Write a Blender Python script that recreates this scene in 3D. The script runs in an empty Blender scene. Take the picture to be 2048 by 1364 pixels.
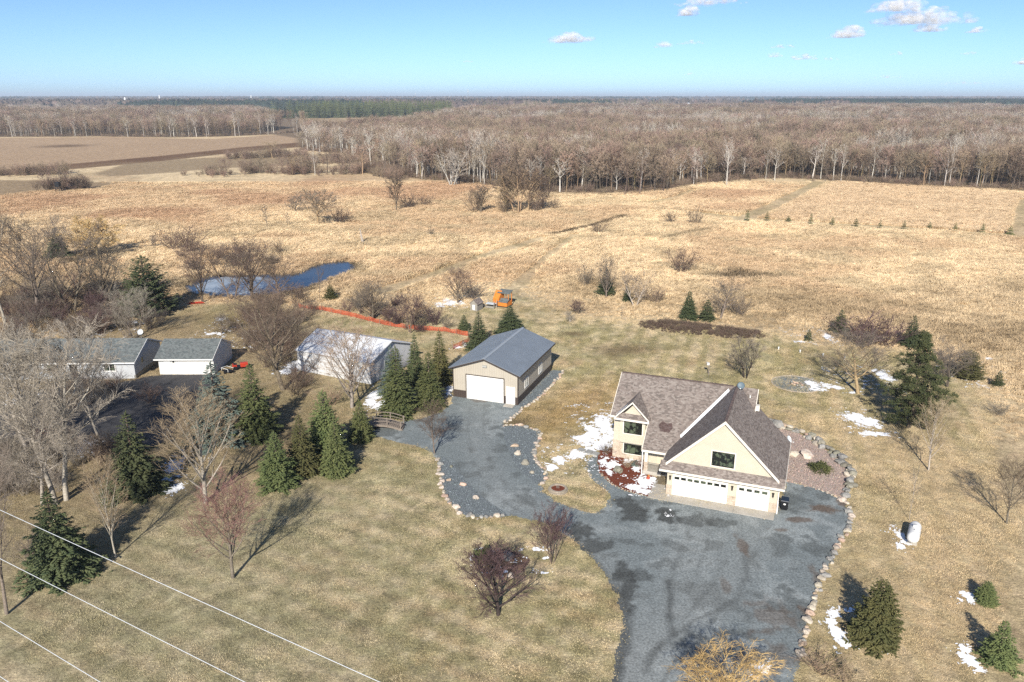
import bpy, math, random
import numpy as np
from mathutils import Vector, noise as mnoise

# ------------------------------------------------------------------ camera, sky, sun, exposure
SC = bpy.context.scene
COL = SC.collection
CAM_H = 36.0                      # drone height above the yard, metres
FOCAL = 1560.0 / 2048.0           # focal length in picture widths
PITCH = math.atan(490.0 / 1560.0)
cam_data = bpy.data.cameras.new('camera')
cam_data.sensor_width = 36.0
cam_data.lens = 36.0 * FOCAL
cam_data.clip_start = 0.5
cam_data.clip_end = 60000.0
cam = bpy.data.objects.new('camera', cam_data)
COL.objects.link(cam)
cam.location = (0, 0, CAM_H)
cam.rotation_euler = (math.pi / 2 - PITCH, 0, 0)
SC.camera = cam

SUN_EL = math.radians(31.0)
SHADOW_AZ = math.radians(9.4)     # shadows run away from the camera, a little to the right
world = bpy.data.worlds.new('World')
SC.world = world
world.use_nodes = True
wn = world.node_tree.nodes
wl = world.node_tree.links
wn.clear()
wo = wn.new('ShaderNodeOutputWorld')
bg = wn.new('ShaderNodeBackground')
sky = wn.new('ShaderNodeTexSky')
sky.sky_type = 'NISHITA'
sky.sun_disc = False
sky.sun_elevation = SUN_EL
sky.sun_rotation = math.pi + SHADOW_AZ
sky.altitude = 300
sky.air_density = 0.5
sky.dust_density = 0.6
sky.ozone_density = 4.0
bg.inputs['Strength'].default_value = 0.098
tint = wn.new('ShaderNodeMix')          # the camera's white balance leans to cyan
tint.data_type = 'RGBA'
tint.blend_type = 'MULTIPLY'
tint.inputs[0].default_value = 1.0
tint.inputs[7].default_value = (0.93, 0.99, 1.0, 1)
wl.new(sky.outputs[0], tint.inputs[6])
wl.new(tint.outputs[2], bg.inputs[0])
wl.new(bg.outputs[0], wo.inputs[0])

sun_data = bpy.data.lights.new('sun', 'SUN')
sun_data.energy = 4.5
sun_data.angle = math.radians(1.0)
sun_data.color = (1.0, 0.93, 0.82)
sun = bpy.data.objects.new('sun', sun_data)
COL.objects.link(sun)
sd = Vector((math.sin(SHADOW_AZ) * math.cos(SUN_EL), math.cos(SHADOW_AZ) * math.cos(SUN_EL), -math.sin(SUN_EL)))
sun.rotation_euler = sd.to_track_quat('-Z', 'Y').to_euler()
sun.location = (-20, -120, 90)

SC.view_settings.view_transform = 'Standard'
SC.view_settings.look = 'None'
SC.view_settings.exposure = 0.74
SC.view_settings.gamma = 1.0
SC.cycles.max_bounces = 8
SC.cycles.diffuse_bounces = 4
SC.cycles.glossy_bounces = 2
SC.cycles.transmission_bounces = 3
SC.cycles.transparent_max_bounces = 48
SC.cycles.volume_bounces = 0
SC.cycles.use_denoising = False
SC.cycles.use_adaptive_sampling = True
SC.cycles.adaptive_threshold = 0.01

# ------------------------------------------------------------------ ground survey: picture point -> metres
CP, SP = math.cos(PITCH), math.sin(PITCH)
def ray(px, py):
    x = (px - 1024.0) / 1560.0
    y = (py - 682.0) / 1560.0
    return np.array([x, CP - y * SP, -SP - y * CP])
def gp(px, py, z=0.0):
    r = ray(px, py)
    t = (z - CAM_H) / r[2]
    return np.array([r[0] * t, r[1] * t, z])
def height_at(bx, Y, ty):
    r = ray(bx, ty)
    return CAM_H + r[2] / r[1] * Y
def mpp(Y, z=0.0):                # metres for one picture pixel at forward distance Y
    return (Y * CP + (CAM_H - z) * SP) / 1560.0
def P2(pts):
    return np.array([gp(*p)[:2] for p in pts])

# ------------------------------------------------------------------ noise and polygons
def vnoise(x, y, seed=0):
    xi = np.floor(x).astype(np.int64); yi = np.floor(y).astype(np.int64)
    xf = x - xi; yf = y - yi
    def h(a, b):
        n = (a * 374761393 + b * 668265263 + seed * 1442695041) & 0x7fffffff
        n = ((n ^ (n >> 13)) * 1274126177) & 0x7fffffff
        n = n ^ (n >> 16)
        return (n & 0xffff) / 65535.0
    u = xf * xf * (3 - 2 * xf); v = yf * yf * (3 - 2 * yf)
    return (h(xi, yi) * (1 - u) + h(xi + 1, yi) * u) * (1 - v) + (h(xi, yi + 1) * (1 - u) + h(xi + 1, yi + 1) * u) * v
def fbm(x, y, seed=0, octv=4):
    s = 0; a = 0.5; t = 0
    for k in range(octv):
        s = s + a * vnoise(x * 2 ** k + 17.3 * k, y * 2 ** k + 9.1 * k, seed + k); t += a; a *= 0.5
    return s / t
def inside(poly, x, y):
    r = np.zeros(x.shape, bool)
    n = len(poly)
    for i in range(n):
        x1, y1 = poly[i]; x2, y2 = poly[(i + 1) % n]
        if y1 == y2: continue
        c = ((y1 > y) != (y2 > y)) & (x < (x2 - x1) * (y - y1) / (y2 - y1) + x1)
        r ^= c
    return r
def sdist(poly, x, y, closed=True):
    d = np.full(x.shape, 1e18)
    n = len(poly)
    for i in range(n if closed else n - 1):
        x1, y1 = poly[i]; x2, y2 = poly[(i + 1) % n]
        dx, dy = x2 - x1, y2 - y1
        L = dx * dx + dy * dy + 1e-12
        t = np.clip(((x - x1) * dx + (y - y1) * dy) / L, 0, 1)
        d = np.minimum(d, (x - x1 - t * dx) ** 2 + (y - y1 - t * dy) ** 2)
    return np.sqrt(d)
def soft(poly, x, y, w):          # 1 inside, 0 outside, over a rim of width w (only near points are measured)
    lo = poly.min(0) - 2 * w; hi = poly.max(0) + 2 * w
    out = np.zeros(x.shape)
    m = (x > lo[0]) & (x < hi[0]) & (y > lo[1]) & (y < hi[1])
    if not m.any(): return out
    xs, ys = x[m], y[m]
    d = sdist(poly, xs, ys)
    d = np.where(inside(poly, xs, ys), d, -d)
    t = np.clip(d / w * 0.5 + 0.5, 0, 1)
    out[m] = t * t * (3 - 2 * t)
    return out
def strip(line, x, y, half, w):
    lo = line.min(0) - half - 2 * w; hi = line.max(0) + half + 2 * w
    out = np.zeros(x.shape)
    m = (x > lo[0]) & (x < hi[0]) & (y > lo[1]) & (y < hi[1])
    if not m.any(): return out
    d = half - sdist(line, x[m], y[m], closed=False)
    t = np.clip(d / w * 0.5 + 0.5, 0, 1)
    out[m] = t * t * (3 - 2 * t)
    return out
def resample(line, step, closed=False):
    line = np.array(line, float)
    if closed: line = np.vstack([line, line[:1]])
    seg = np.linalg.norm(np.diff(line, axis=0), axis=1)
    s = np.concatenate([[0], np.cumsum(seg)])
    n = max(2, int(s[-1] / step))
    t = np.linspace(0, s[-1], n + 1)
    if closed: t = t[:-1]
    return np.stack([np.interp(t, s, line[:, k]) for k in range(line.shape[1])], 1)
def smooth_line(line, it=2, closed=False):
    line = np.array(line, float)
    for _ in range(it):            # Chaikin corner cutting
        a = line if closed else line[:-1]
        b = np.roll(line, -1, 0) if closed else line[1:]
        q = a * 0.75 + b * 0.25; r = a * 0.25 + b * 0.75
        new = np.empty((2 * len(q), line.shape[1])); new[0::2] = q; new[1::2] = r
        if not closed: new = np.vstack([line[:1], new, line[-1:]])
        line = new
    return line

# ------------------------------------------------------------------ materials
MATS = {}
def mat(name, color, rough=0.8, var=0.25, scale=3.0, color2=None, bump=0.0, bscale=None, spec=0.3, metal=0.0,
        coord='Object', rand=0.0, detail=4.0, aniso=None, fine=0.0, fscale=40.0):
    """Procedural surface: two tones mixed by noise, an optional second finer noise, bump and per-object variation."""
    m = bpy.data.materials.new(name)
    m.use_nodes = True
    nt = m.node_tree; n = nt.nodes; l = nt.links
    b = n['Principled BSDF']
    b.inputs['Roughness'].default_value = rough
    b.inputs['Metallic'].default_value = metal
    b.inputs['Specular IOR Level'].default_value = spec
    tc = n.new('ShaderNodeTexCoord')
    vec = tc.outputs[coord]
    if aniso:
        mp = n.new('ShaderNodeMapping'); mp.inputs['Scale'].default_value = aniso
        l.new(vec, mp.inputs[0]); vec = mp.outputs[0]
    nz = n.new('ShaderNodeTexNoise')
    nz.inputs['Scale'].default_value = scale
    nz.inputs['Detail'].default_value = detail
    nz.inputs['Roughness'].default_value = 0.65
    l.new(vec, nz.inputs['Vector'])
    rp = n.new('ShaderNodeValToRGB')
    rp.color_ramp.elements[0].position = 0.32
    rp.color_ramp.elements[1].position = 0.68
    c1 = color
    c2 = color2 if color2 else tuple(min(1, c * (1 + var)) for c in color)
    c0 = color if color2 else tuple(c * (1 - var) for c in color)
    rp.color_ramp.elements[0].color = (*c0, 1)
    rp.color_ramp.elements[1].color = (*c2, 1)
    l.new(nz.outputs['Fac'], rp.inputs[0])
    out = rp.outputs[0]
    if fine:
        nf = n.new('ShaderNodeTexNoise'); nf.inputs['Scale'].default_value = fscale; nf.inputs['Detail'].default_value = 3
        l.new(vec, nf.inputs['Vector'])
        mr = n.new('ShaderNodeMapRange'); mr.inputs['From Min'].default_value = 0.3; mr.inputs['From Max'].default_value = 0.7
        mr.inputs['To Min'].default_value = 1 - fine; mr.inputs['To Max'].default_value = 1 + fine
        l.new(nf.outputs['Fac'], mr.inputs['Value'])
        mm = n.new('ShaderNodeMix'); mm.data_type = 'RGBA'; mm.blend_type = 'MULTIPLY'; mm.inputs[0].default_value = 1.0
        l.new(out, mm.inputs[6]); l.new(mr.outputs[0], mm.inputs[7]); out = mm.outputs[2]
    if rand:
        oi = n.new('ShaderNodeObjectInfo')
        hs = n.new('ShaderNodeHueSaturation')
        mr = n.new('ShaderNodeMapRange'); mr.inputs['To Min'].default_value = 1 - rand; mr.inputs['To Max'].default_value = 1 + rand
        l.new(oi.outputs['Random'], mr.inputs['Value']); l.new(mr.outputs[0], hs.inputs['Value'])
        ml = n.new('ShaderNodeMath'); ml.operation = 'MULTIPLY'; ml.inputs[1].default_value = 7.31
        fr = n.new('ShaderNodeMath'); fr.operation = 'FRACT'
        l.new(oi.outputs['Random'], ml.inputs[0]); l.new(ml.outputs[0], fr.inputs[0])
        mh = n.new('ShaderNodeMapRange'); mh.inputs['To Min'].default_value = 0.5 - rand * 0.07; mh.inputs['To Max'].default_value = 0.5 + rand * 0.07
        l.new(fr.outputs[0], mh.inputs['Value']); l.new(mh.outputs[0], hs.inputs['Hue'])
        l.new(out, hs.inputs['Color']); out = hs.outputs[0]
    l.new(out, b.inputs['Base Color'])
    if bump:
        nb = n.new('ShaderNodeTexNoise'); nb.inputs['Scale'].default_value = bscale or scale * 4; nb.inputs['Detail'].default_value = 4
        l.new(vec, nb.inputs['Vector'])
        bp = n.new('ShaderNodeBump'); bp.inputs['Strength'].default_value = bump; bp.inputs['Distance'].default_value = 0.05
        l.new(nb.outputs['Fac'], bp.inputs['Height']); l.new(bp.outputs[0], b.inputs['Normal'])
    MATS[name] = m
    return m

# ------------------------------------------------------------------ mesh helpers
def mesh_np(name, V, F, material=None, smooth=False):
    """Mesh from vertex array and face index array (all faces with the same corner count)."""
    V = np.asarray(V, np.float32); F = np.asarray(F, np.int32)
    me = bpy.data.meshes.new(name)
    k = F.shape[1]
    me.vertices.add(len(V)); me.vertices.foreach_set('co', V.ravel())
    me.loops.add(F.size); me.loops.foreach_set('vertex_index', F.ravel())
    me.polygons.add(len(F))
    me.polygons.foreach_set('loop_start', np.arange(0, F.size, k, dtype=np.int32))
    if smooth: me.polygons.foreach_set('use_smooth', np.ones(len(F), bool))
    me.update(calc_edges=True)
    if material: me.materials.append(material)
    return me
def link(name, me, parent=None, loc=None, rot=None, scale=None):
    o = bpy.data.objects.new(name, me)
    COL.objects.link(o)
    if parent: o.parent = parent
    if loc is not None: o.location = loc
    if rot is not None: o.rotation_euler = rot
    if scale is not None: o.scale = scale
    return o
def tag(o, label=None, cat=None, group=None, kind=None):
    if label: o['label'] = label
    if cat: o['category'] = cat
    if group: o['group'] = group
    if kind: o['kind'] = kind
    return o
def thing(name, label, cat, loc=(0, 0, 0), rz=0.0, group=None):
    o = bpy.data.objects.new(name, None)
    o.empty_display_size = 0.3
    COL.objects.link(o)
    o.location = loc; o.rotation_euler = (0, 0, rz)
    return tag(o, label, cat, group)

class MB:
    """Collects boxes, bars, prisms and lathes; build() links them as one mesh object."""
    def __init__(s): s.v = []; s.f = []
    def add(s, vs, fs):
        k = len(s.v); s.v += [tuple(p) for p in vs]; s.f += [tuple(i + k for i in f) for f in fs]; return s
    def box(s, x0, x1, y0, y1, z0, z1):
        return s.add([(x0, y0, z0), (x1, y0, z0), (x1, y1, z0), (x0, y1, z0), (x0, y0, z1), (x1, y0, z1), (x1, y1, z1), (x0, y1, z1)],
                     [(0, 3, 2, 1), (4, 5, 6, 7), (0, 1, 5, 4), (1, 2, 6, 5), (2, 3, 7, 6), (3, 0, 4, 7)])
    def extrude(s, prof, axis, a0, a1):
        """Profile polygon extruded along x ('x': profile is (y,z)) or y ('y': profile is (x,z)) or z ('z': (x,y))."""
        n = len(prof)
        def pt(p, a): return {'x': (a, p[0], p[1]), 'y': (p[0], a, p[1]), 'z': (p[0], p[1], a)}[axis]
        vs = [pt(p, a0) for p in prof] + [pt(p, a1) for p in prof]
        fs = [tuple(range(n))[::-1], tuple(range(n, 2 * n))] + [(i, (i + 1) % n, n + (i + 1) % n, n + i) for i in range(n)]
        return s.add(vs, fs)
    def slab(s, quad, t):
        """Quad (4 or more points, top surface) given thickness t downwards."""
        n = len(quad)
        vs = [tuple(q) for q in quad] + [(q[0], q[1], q[2] - t) for q in quad]
        fs = [tuple(range(n)), tuple(range(n, 2 * n))[::-1]] + [(i, n + i, n + (i + 1) % n, (i + 1) % n) for i in range(n)]
        return s.add(vs, fs)
    def bar(s, p, q, r, n=6, r2=None):
        p = Vector(p); q = Vector(q); d = (q - p)
        if d.length < 1e-6: return s
        d.normalize()
        a = d.orthogonal().normalized(); b = d.cross(a)
        r2 = r if r2 is None else r2
        vs = [p + (a * math.cos(2 * math.pi * i / n) + b * math.sin(2 * math.pi * i / n)) * r for i in range(n)]
        vs += [q + (a * math.cos(2 * math.pi * i / n) + b * math.sin(2 * math.pi * i / n)) * r2 for i in range(n)]
        fs = [(i, (i + 1) % n, n + (i + 1) % n, n + i) for i in range(n)] + [tuple(range(n))[::-1], tuple(range(n, 2 * n))]
        return s.add(vs, fs)
    def lathe(s, prof, n=20, c=(0, 0, 0), axis='z', arc=None):
        vs = []; m = len(prof)
        for i in range(n):
            a = 2 * math.pi * i / n
            for (r, h) in prof:
                x, y, z = r * math.cos(a), r * math.sin(a), h
                if axis == 'x': x, y, z = h, r * math.cos(a), r * math.sin(a)
                if axis == 'y': x, y, z = r * math.cos(a), h, r * math.sin(a)
                vs.append((x + c[0], y + c[1], z + c[2]))
        fs = []
        for i in range(n):
            for j in range(m - 1):
                fs.append((i * m + j, ((i + 1) % n) * m + j, ((i + 1) % n) * m + j + 1, i * m + j + 1))
        return s.add(vs, fs)
    def mesh(s, name, m, smooth=False):
        me = bpy.data.meshes.new(name)
        me.from_pydata(s.v, [], s.f)
        me.materials.append(m)
        if smooth: me.polygons.foreach_set('use_smooth', np.ones(len(me.polygons), bool))
        me.update()
        return me
    def build(s, name, m, parent=None, smooth=False, loc=None, rot=None):
        return link(name, s.mesh(name, m, smooth), parent, loc, rot)

def flat_sheet(name, outline, z, material, kind='structure', step=None, jit=0.0, seed=0):
    """Flat sheet on the ground with an uneven rim."""
    o = np.array(outline, float)
    if step:
        o = resample(o, step, closed=True)
        if jit:
            k = np.arange(len(o))
            nx = fbm(o[:, 0] * 1.7, o[:, 1] * 1.7, seed + 5, 3) - 0.5
            ny = fbm(o[:, 0] * 1.7 + 50, o[:, 1] * 1.7 + 50, seed + 9, 3) - 0.5
            o = o + np.stack([nx, ny], 1) * 2 * jit
    vs = [(p[0], p[1], z) for p in o]
    a = sum(o[i][0] * o[(i + 1) % len(o)][1] - o[(i + 1) % len(o)][0] * o[i][1] for i in range(len(o)))
    f = list(range(len(vs)))
    if a < 0: f = f[::-1]
    me = bpy.data.meshes.new(name)
    me.from_pydata(vs, [], [f])
    me.materials.append(material)
    ob = link(name, me)
    if kind: ob['kind'] = kind
    return ob

def scatter(name, pts, scl, rot, idx, protos, label, kind='stuff'):
    """Uncountable cover: points carrying size, turn and kind, filled with instances of the prototype meshes."""
    pts = np.asarray(pts, np.float32)
    me = bpy.data.meshes.new(name)
    me.vertices.add(len(pts)); me.vertices.foreach_set('co', pts.ravel())
    a = me.attributes.new('size', 'FLOAT_VECTOR', 'POINT'); s = np.asarray(scl, np.float32)
    if s.ndim == 1: s = np.repeat(s[:, None], 3, 1)
    a.data.foreach_set('vector', s.ravel())
    a = me.attributes.new('turn', 'FLOAT_VECTOR', 'POINT'); a.data.foreach_set('vector', np.asarray(rot, np.float32).ravel())
    a = me.attributes.new('pick', 'INT', 'POINT'); a.data.foreach_set('value', np.asarray(idx, np.int32))
    coll = bpy.data.collections.new(name + '_kinds')
    for k, pm in enumerate(protos):
        po = bpy.data.objects.new('%s_kind_%02d' % (name, k), pm); coll.objects.link(po)
    ob = link(name, me)
    tag(ob, label, None, None, kind)
    ng = bpy.data.node_groups.new(name + '_scatter', 'GeometryNodeTree')
    ng.interface.new_socket('Geometry', in_out='INPUT', socket_type='NodeSocketGeometry')
    ng.interface.new_socket('Geometry', in_out='OUTPUT', socket_type='NodeSocketGeometry')
    n = ng.nodes; l = ng.links
    gi = n.new('NodeGroupInput'); go = n.new('NodeGroupOutput')
    ci = n.new('GeometryNodeCollectionInfo'); ci.inputs['Collection'].default_value = coll
    ci.inputs['Separate Children'].default_value = True; ci.inputs['Reset Children'].default_value = True
    ip = n.new('GeometryNodeInstanceOnPoints'); ip.inputs['Pick Instance'].default_value = True
    def na(nm, t):
        q = n.new('GeometryNodeInputNamedAttribute'); q.data_type = t; q.inputs['Name'].default_value = nm
        return [x for x in q.outputs if x.enabled and x.name == 'Attribute'][0]
    er = n.new('FunctionNodeEulerToRotation')
    l.new(gi.outputs[0], ip.inputs['Points']); l.new(ci.outputs[0], ip.inputs['Instance'])
    l.new(na('pick', 'INT'), ip.inputs['Instance Index'])
    l.new(na('turn', 'FLOAT_VECTOR'), er.inputs[0]); l.new(er.outputs[0], ip.inputs['Rotation'])
    l.new(na('size', 'FLOAT_VECTOR'), ip.inputs['Scale'])
    l.new(ip.outputs[0], go.inputs[0])
    md = ob.modifiers.new('scatter', 'NODES'); md.node_group = ng
    return ob

RNG = np.random.default_rng(7)
random.seed(7)
# ------------------------------------------------------------------ outlines on the ground (surveyed once, in metres)
LAWN = P2([(-300, 1420), (-300, 720), (0, 700), (200, 660), (380, 610), (480, 600), (600, 618), (700, 640), (820, 660), (880, 612), (960, 606), (1020, 575),
           (1060, 590), (1085, 615), (1130, 630), (1270, 640), (1400, 652), (1540, 662), (1610, 684), (1700, 690), (1790, 705), (1900, 740), (1965, 790), (1985, 840),
           (1990, 930), (2010, 990), (2048, 1010), (2400, 1100), (2500, 1420)])
DRIVE_L = [(1180, 1440), (1222, 1364), (1240, 1290), (1244, 1230), (1233, 1190), (1205, 1140), (1170, 1100), (1140, 1075), (1090, 1045), (1018, 1032), (985, 1034), (955, 1035), (930, 1030), (905, 1014),
           (893, 992), (884, 970), (878, 945), (877, 922), (866, 907), (850, 898), (820, 888), (780, 883), (752, 874), (742, 866), (752, 852), (790, 846), (840, 838), (880, 824), (903, 806), (906, 788)]
SHOP_SIDE = [(1034, 806), (1048, 812), (1036, 828), (1012, 843), (1008, 853), (1030, 850), (1055, 856), (1078, 863), (1080, 880), (1068, 900), (1070, 920), (1082, 932), (1091, 946), (1092, 960), (1078, 969)]
ISLAND = [(1078, 969), (1092, 990), (1120, 1008), (1160, 1022), (1194, 1026), (1214, 1012), (1219, 990), (1205, 975), (1190, 960), (1176, 945), (1172, 930), (1178, 918)]
PATH_IN = [(1178, 918), (1196, 908), (1196, 928), (1200, 946), (1216, 963), (1240, 977), (1266, 986), (1294, 995)]
EAST = [(1294, 995), (1330, 1000), (1545, 1036), (1552, 1020), (1573, 964), (1600, 968), (1640, 980), (1684, 998)]
RIGHT_RIM = [(1684, 998), (1697, 1016), (1704, 1038), (1694, 1062), (1676, 1092), (1660, 1120), (1646, 1150), (1634, 1180), (1627, 1205), (1617, 1240), (1609, 1275), (1604, 1300), (1600, 1318)]
BOTTOM = [(1596, 1335), (1575, 1380), (1540, 1440)]
DRIVE = P2(DRIVE_L + SHOP_SIDE + ISLAND[1:] + PATH_IN[1:] + EAST[1:] + RIGHT_RIM[1:] + BOTTOM)
BED_W = P2([(877, 922), (884, 970), (893, 992), (905, 1014), (930, 1030), (955, 1035), (985, 1034), (1018, 1032), (1000, 1018), (965, 995), (935, 965), (915, 940), (900, 922), (885, 914)])
BED_E = P2([(1008, 853), (1030, 850), (1055, 856), (1078, 863), (1080, 880), (1068, 900), (1070, 920), (1082, 932), (1091, 946), (1092, 960), (1076, 969), (1060, 958), (1040, 940), (1022, 915), (1012, 890), (1006, 868)])
REDROCK = P2([(1573, 964), (1600, 968), (1640, 980), (1684, 998), (1702, 968), (1704, 950), (1690, 932), (1660, 905), (1630, 886), (1600, 868), (1560, 850), (1535, 842), (1530, 860)])
MULCH = P2([(1198, 900), (1226, 898), (1284, 910), (1290, 946), (1312, 955), (1322, 972), (1298, 994), (1266, 986), (1240, 977), (1216, 963), (1200, 946), (1195, 922)])
SHOPBED = P2([(1038, 808), (1104, 740), (1128, 742), (1120, 755), (1090, 785), (1065, 805), (1050, 815), (1042, 815)])
POND = P2([(585, 548), (640, 527), (690, 521), (712, 528), (706, 541), (690, 549), (660, 561), (622, 573), (590, 581), (520, 594), (450, 592), (392, 587), (365, 577), (385, 560), (430, 550), (520, 549)])
POND2 = P2([(1418, 551), (1450, 540), (1480, 537), (1500, 544), (1540, 546), (1562, 552), (1530, 556), (1480, 558), (1440, 557)])
POND3 = P2([(140, 524), (165, 512), (210, 506), (232, 503), (225, 510), (185, 517), (158, 526)])
ASPHALT = P2([(-60, 850), (20, 800), (120, 772), (230, 768), (300, 752), (322, 750), (432, 748), (440, 760), (400, 790), (370, 840), (340, 880), (290, 900), (200, 905), (100, 905), (0, 910), (-60, 910)])
FIELD_A = P2([(-300, 282), (0, 276), (200, 274), (430, 278), (580, 268), (604, 270), (606, 288), (480, 300), (330, 316), (150, 332), (0, 347), (-300, 362)])
FIELD_DARK = P2([(-200, 362), (0, 340), (150, 327), (330, 311), (480, 295), (606, 284), (606, 294), (480, 304), (330, 322), (150, 338), (0, 352), (-200, 372)])
FIELD_B = P2([(188, 348), (250, 328), (400, 316), (560, 312), (730, 305), (735, 322), (600, 330), (450, 336), (300, 348), (220, 353)])
FIELD_C = P2([(-300, 362), (0, 360), (90, 361), (245, 366), (190, 378), (80, 384), (0, 392), (-300, 402)])
WOOD_R = [(592, 276), (600, 300), (650, 304), (712, 309), (762, 324), (815, 356), (900, 362), (950, 368), (1040, 380), (1110, 388), (1200, 389), (1290, 384), (1350, 377), (1400, 367), (1480, 359), (1560, 356), (1640, 359), (1750, 367), (1900, 375), (2048, 382), (2400, 396)]
WOOD_L = [(-500, 280), (0, 274), (200, 273), (350, 275), (450, 273), (560, 268), (610, 262)]
def wood_polygon(line, far_m, back):
    a = P2(line)
    return np.vstack([a, np.array(back)])
WOODR = wood_polygon(WOOD_R, 0, [(1900, 2300), (800, 2500), (200, 2500), (-150, 1500), (-300, 900)])
WOODL = wood_polygon(WOOD_L, 0, [(-280, 1100), (-330, 1500), (-900, 1700), (-1600, 1500)])

def tall_mask(x, y):              # 1 where unmown marsh grass stands
    w = 3.0
    m = 1 - soft(LAWN, x, y, w)
    for poly in (FIELD_A, FIELD_DARK, FIELD_B, FIELD_C, POND, POND3):
        m = m * (1 - soft(poly, x, y, 1.5))
    m = m * (1 - .75 * soft(POND2, x, y, 3))
    return m

# ------------------------------------------------------------------ ground sheet with its own soil and grass colours
rows = [-900, -400, -150, -50, 0, 10]
y = 18.0
while y < 30000:
    rows.append(y); y += max(0.36, y * 0.0085)
rows = np.array(rows)
s = np.linspace(-1, 1, 420)
half = np.maximum(rows * 0.72, 0) + 30
GX = half[:, None] * s[None, :]
rim = np.stack([half * 1.06 + 25, half * 1.2 + 900], 1)
GX = np.concatenate([-rim[:, ::-1], GX, rim], 1)
s = np.zeros(GX.shape[1])
GY = np.repeat(rows[:, None], len(s), 1)
gx = GX.ravel(); gy = GY.ravel()
def lerp(C, col, m): return C * (1 - m[:, None]) + np.array(col)[None, :] * m[:, None]
wx = gx + (fbm(gx / 9, gy / 9, 3) - 0.5) * 7
wy = gy + (fbm(gx / 9, gy / 9, 4) - 0.5) * 7
n1 = fbm(gx / 28, gy / 28, 11); n2 = fbm(gx / 7, gy / 7, 12); n3 = fbm(gx / 90, gy / 60, 13); n4 = fbm(gx / 2.2, gy / 2.2, 14, 3)
def up(n, a, b): t = np.clip((n - a) / (b - a), 0, 1); return t * t * (3 - 2 * t)
CR = np.tile(np.array([[0.61, 0.475, 0.300]]), (len(gx), 1))                     # bleached marsh grass
CR = lerp(CR, (0.45, 0.32, 0.195), up(n1, 0.48, 0.62) * 0.75)                      # russet sedge drifts
CR = lerp(CR, (0.42, 0.33, 0.205), up(n2, 0.50, 0.68) * 0.7)
RUSSET = [P2([(0, 395), (240, 378), (400, 372), (620, 352), (790, 356), (980, 372), (1000, 390), (880, 398), (700, 405), (500, 430), (300, 450), (120, 440), (0, 430)]),
          P2([(1335, 412), (1395, 378), (1530, 374), (1548, 388), (1500, 412), (1400, 428)])]
for q in RUSSET: CR = lerp(CR, (0.43, 0.285, 0.175), soft(q, wx, wy, 14) * (0.35 + 0.6 * up(n1, 0.35, 0.6)))
MEADOW = P2([(1500, 432), (1650, 362), (2048, 388), (2300, 400), (2300, 480), (2048, 470), (1800, 455), (1600, 442)])
CR = lerp(CR, (0.52, 0.39, 0.25), soft(MEADOW, wx, wy, 6) * 0.8)
BROWN = [P2([(1000, 600), (1060, 560), (1180, 560), (1400, 590), (1600, 580), (1800, 590), (2048, 560), (2300, 560), (2300, 900), (2048, 1000), (1990, 930), (1985, 840), (1965, 790), (1900, 740), (1790, 705), (1610, 684), (1540, 662), (1270, 640), (1100, 625)]),
         P2([(560, 620), (620, 575), (720, 560), (800, 570), (870, 590), (860, 640), (800, 665), (700, 640)]),
         P2([(-300, 720), (-300, 560), (0, 560), (160, 540), (300, 560), (370, 590), (420, 600), (380, 615), (200, 665), (0, 700)])]
for q in BROWN: CR = lerp(CR, (0.32, 0.24, 0.145), soft(q, wx, wy, 10) * (0.45 + 0.5 * up(n2, 0.35, 0.6)))
TRAILS = [([(770, 580), (870, 548), (960, 515), (1040, 490), (1085, 476)], 2.2), ([(1000, 592), (1040, 570), (1060, 545), (1110, 500), (1150, 470)], 1.5), ([(1380, 424), (1490, 437), (1600, 445), (1800, 456), (2048, 473)], 2.6),
          ([(1480, 440), (1540, 415), (1600, 385), (1640, 364)], 3.2), ([(2048, 400), (2040, 440), (2030, 475)], 2.2), ([(1300, 405), (1350, 395), (1385, 380)], 2.0)]
for ln, hw in TRAILS: CR = lerp(CR, (0.33, 0.265, 0.14), strip(P2(ln), wx * .3 + gx * .7, wy * .3 + gy * .7, hw, 3.0) * (.2 + .4 * up(n2, .35, .6)))
# mown lawn: straw with green undergrowth
lawn = soft(LAWN, wx, wy, 3.0)
LC = np.tile(np.array([[0.40, 0.325, 0.205]]), (len(gx), 1))
LC = lerp(LC, (0.255, 0.240, 0.130), up(n2, 0.42, 0.64) * 0.7)
LC = lerp(LC, (0.31, 0.22, 0.12), up(fbm(gx / 5, gy / 5, 21), 0.5, 0.7) * 0.5)
LC = lerp(LC, (0.48, 0.395, 0.26), up(n4, 0.52, 0.72) * 0.6)
az = math.radians(17)
strp = 0.5 + 0.5 * np.sin((gx * math.cos(az) - gy * math.sin(az)) * 2 * math.pi / 2.6 + 2.0 * n1)
LC = lerp(LC, (0.26, 0.225, 0.115), up(strp, .4, .75) * 0.75 * (gx > 8))
strp2 = 0.5 + 0.5 * np.sin((gx * math.cos(math.radians(62)) + gy * math.sin(math.radians(62))) * 2 * math.pi / 2.3 + 2.5 * n1)
LC = lerp(LC, (0.25, 0.225, 0.125), up(strp2, .4, .7) * 0.75 * (gx < 8) * (gy < 90))
n5 = fbm(gx / 0.95, gy / 0.95, 15, 3)
LC = lerp(LC, (0.20, 0.175, 0.092), up(n5, .52, .66) * .6)
LC = lerp(LC, (0.50, 0.415, 0.275), up(1 - n5, .56, .70) * .5)
EASTLAWN = P2([(1560, 830), (1700, 900), (1720, 1000), (1700, 1100), (1640, 1300), (1620, 1420), (2400, 1420), (2300, 1000), (1990, 900), (1800, 860), (1650, 830)])
LC = lerp(LC, (0.46, 0.35, 0.215), soft(EASTLAWN, wx, wy, 8) * 0.7)
NEARHOUSE = P2([(1040, 820), (1130, 780), (1220, 760), (1230, 830), (1150, 880), (1080, 890), (1050, 850)])
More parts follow.
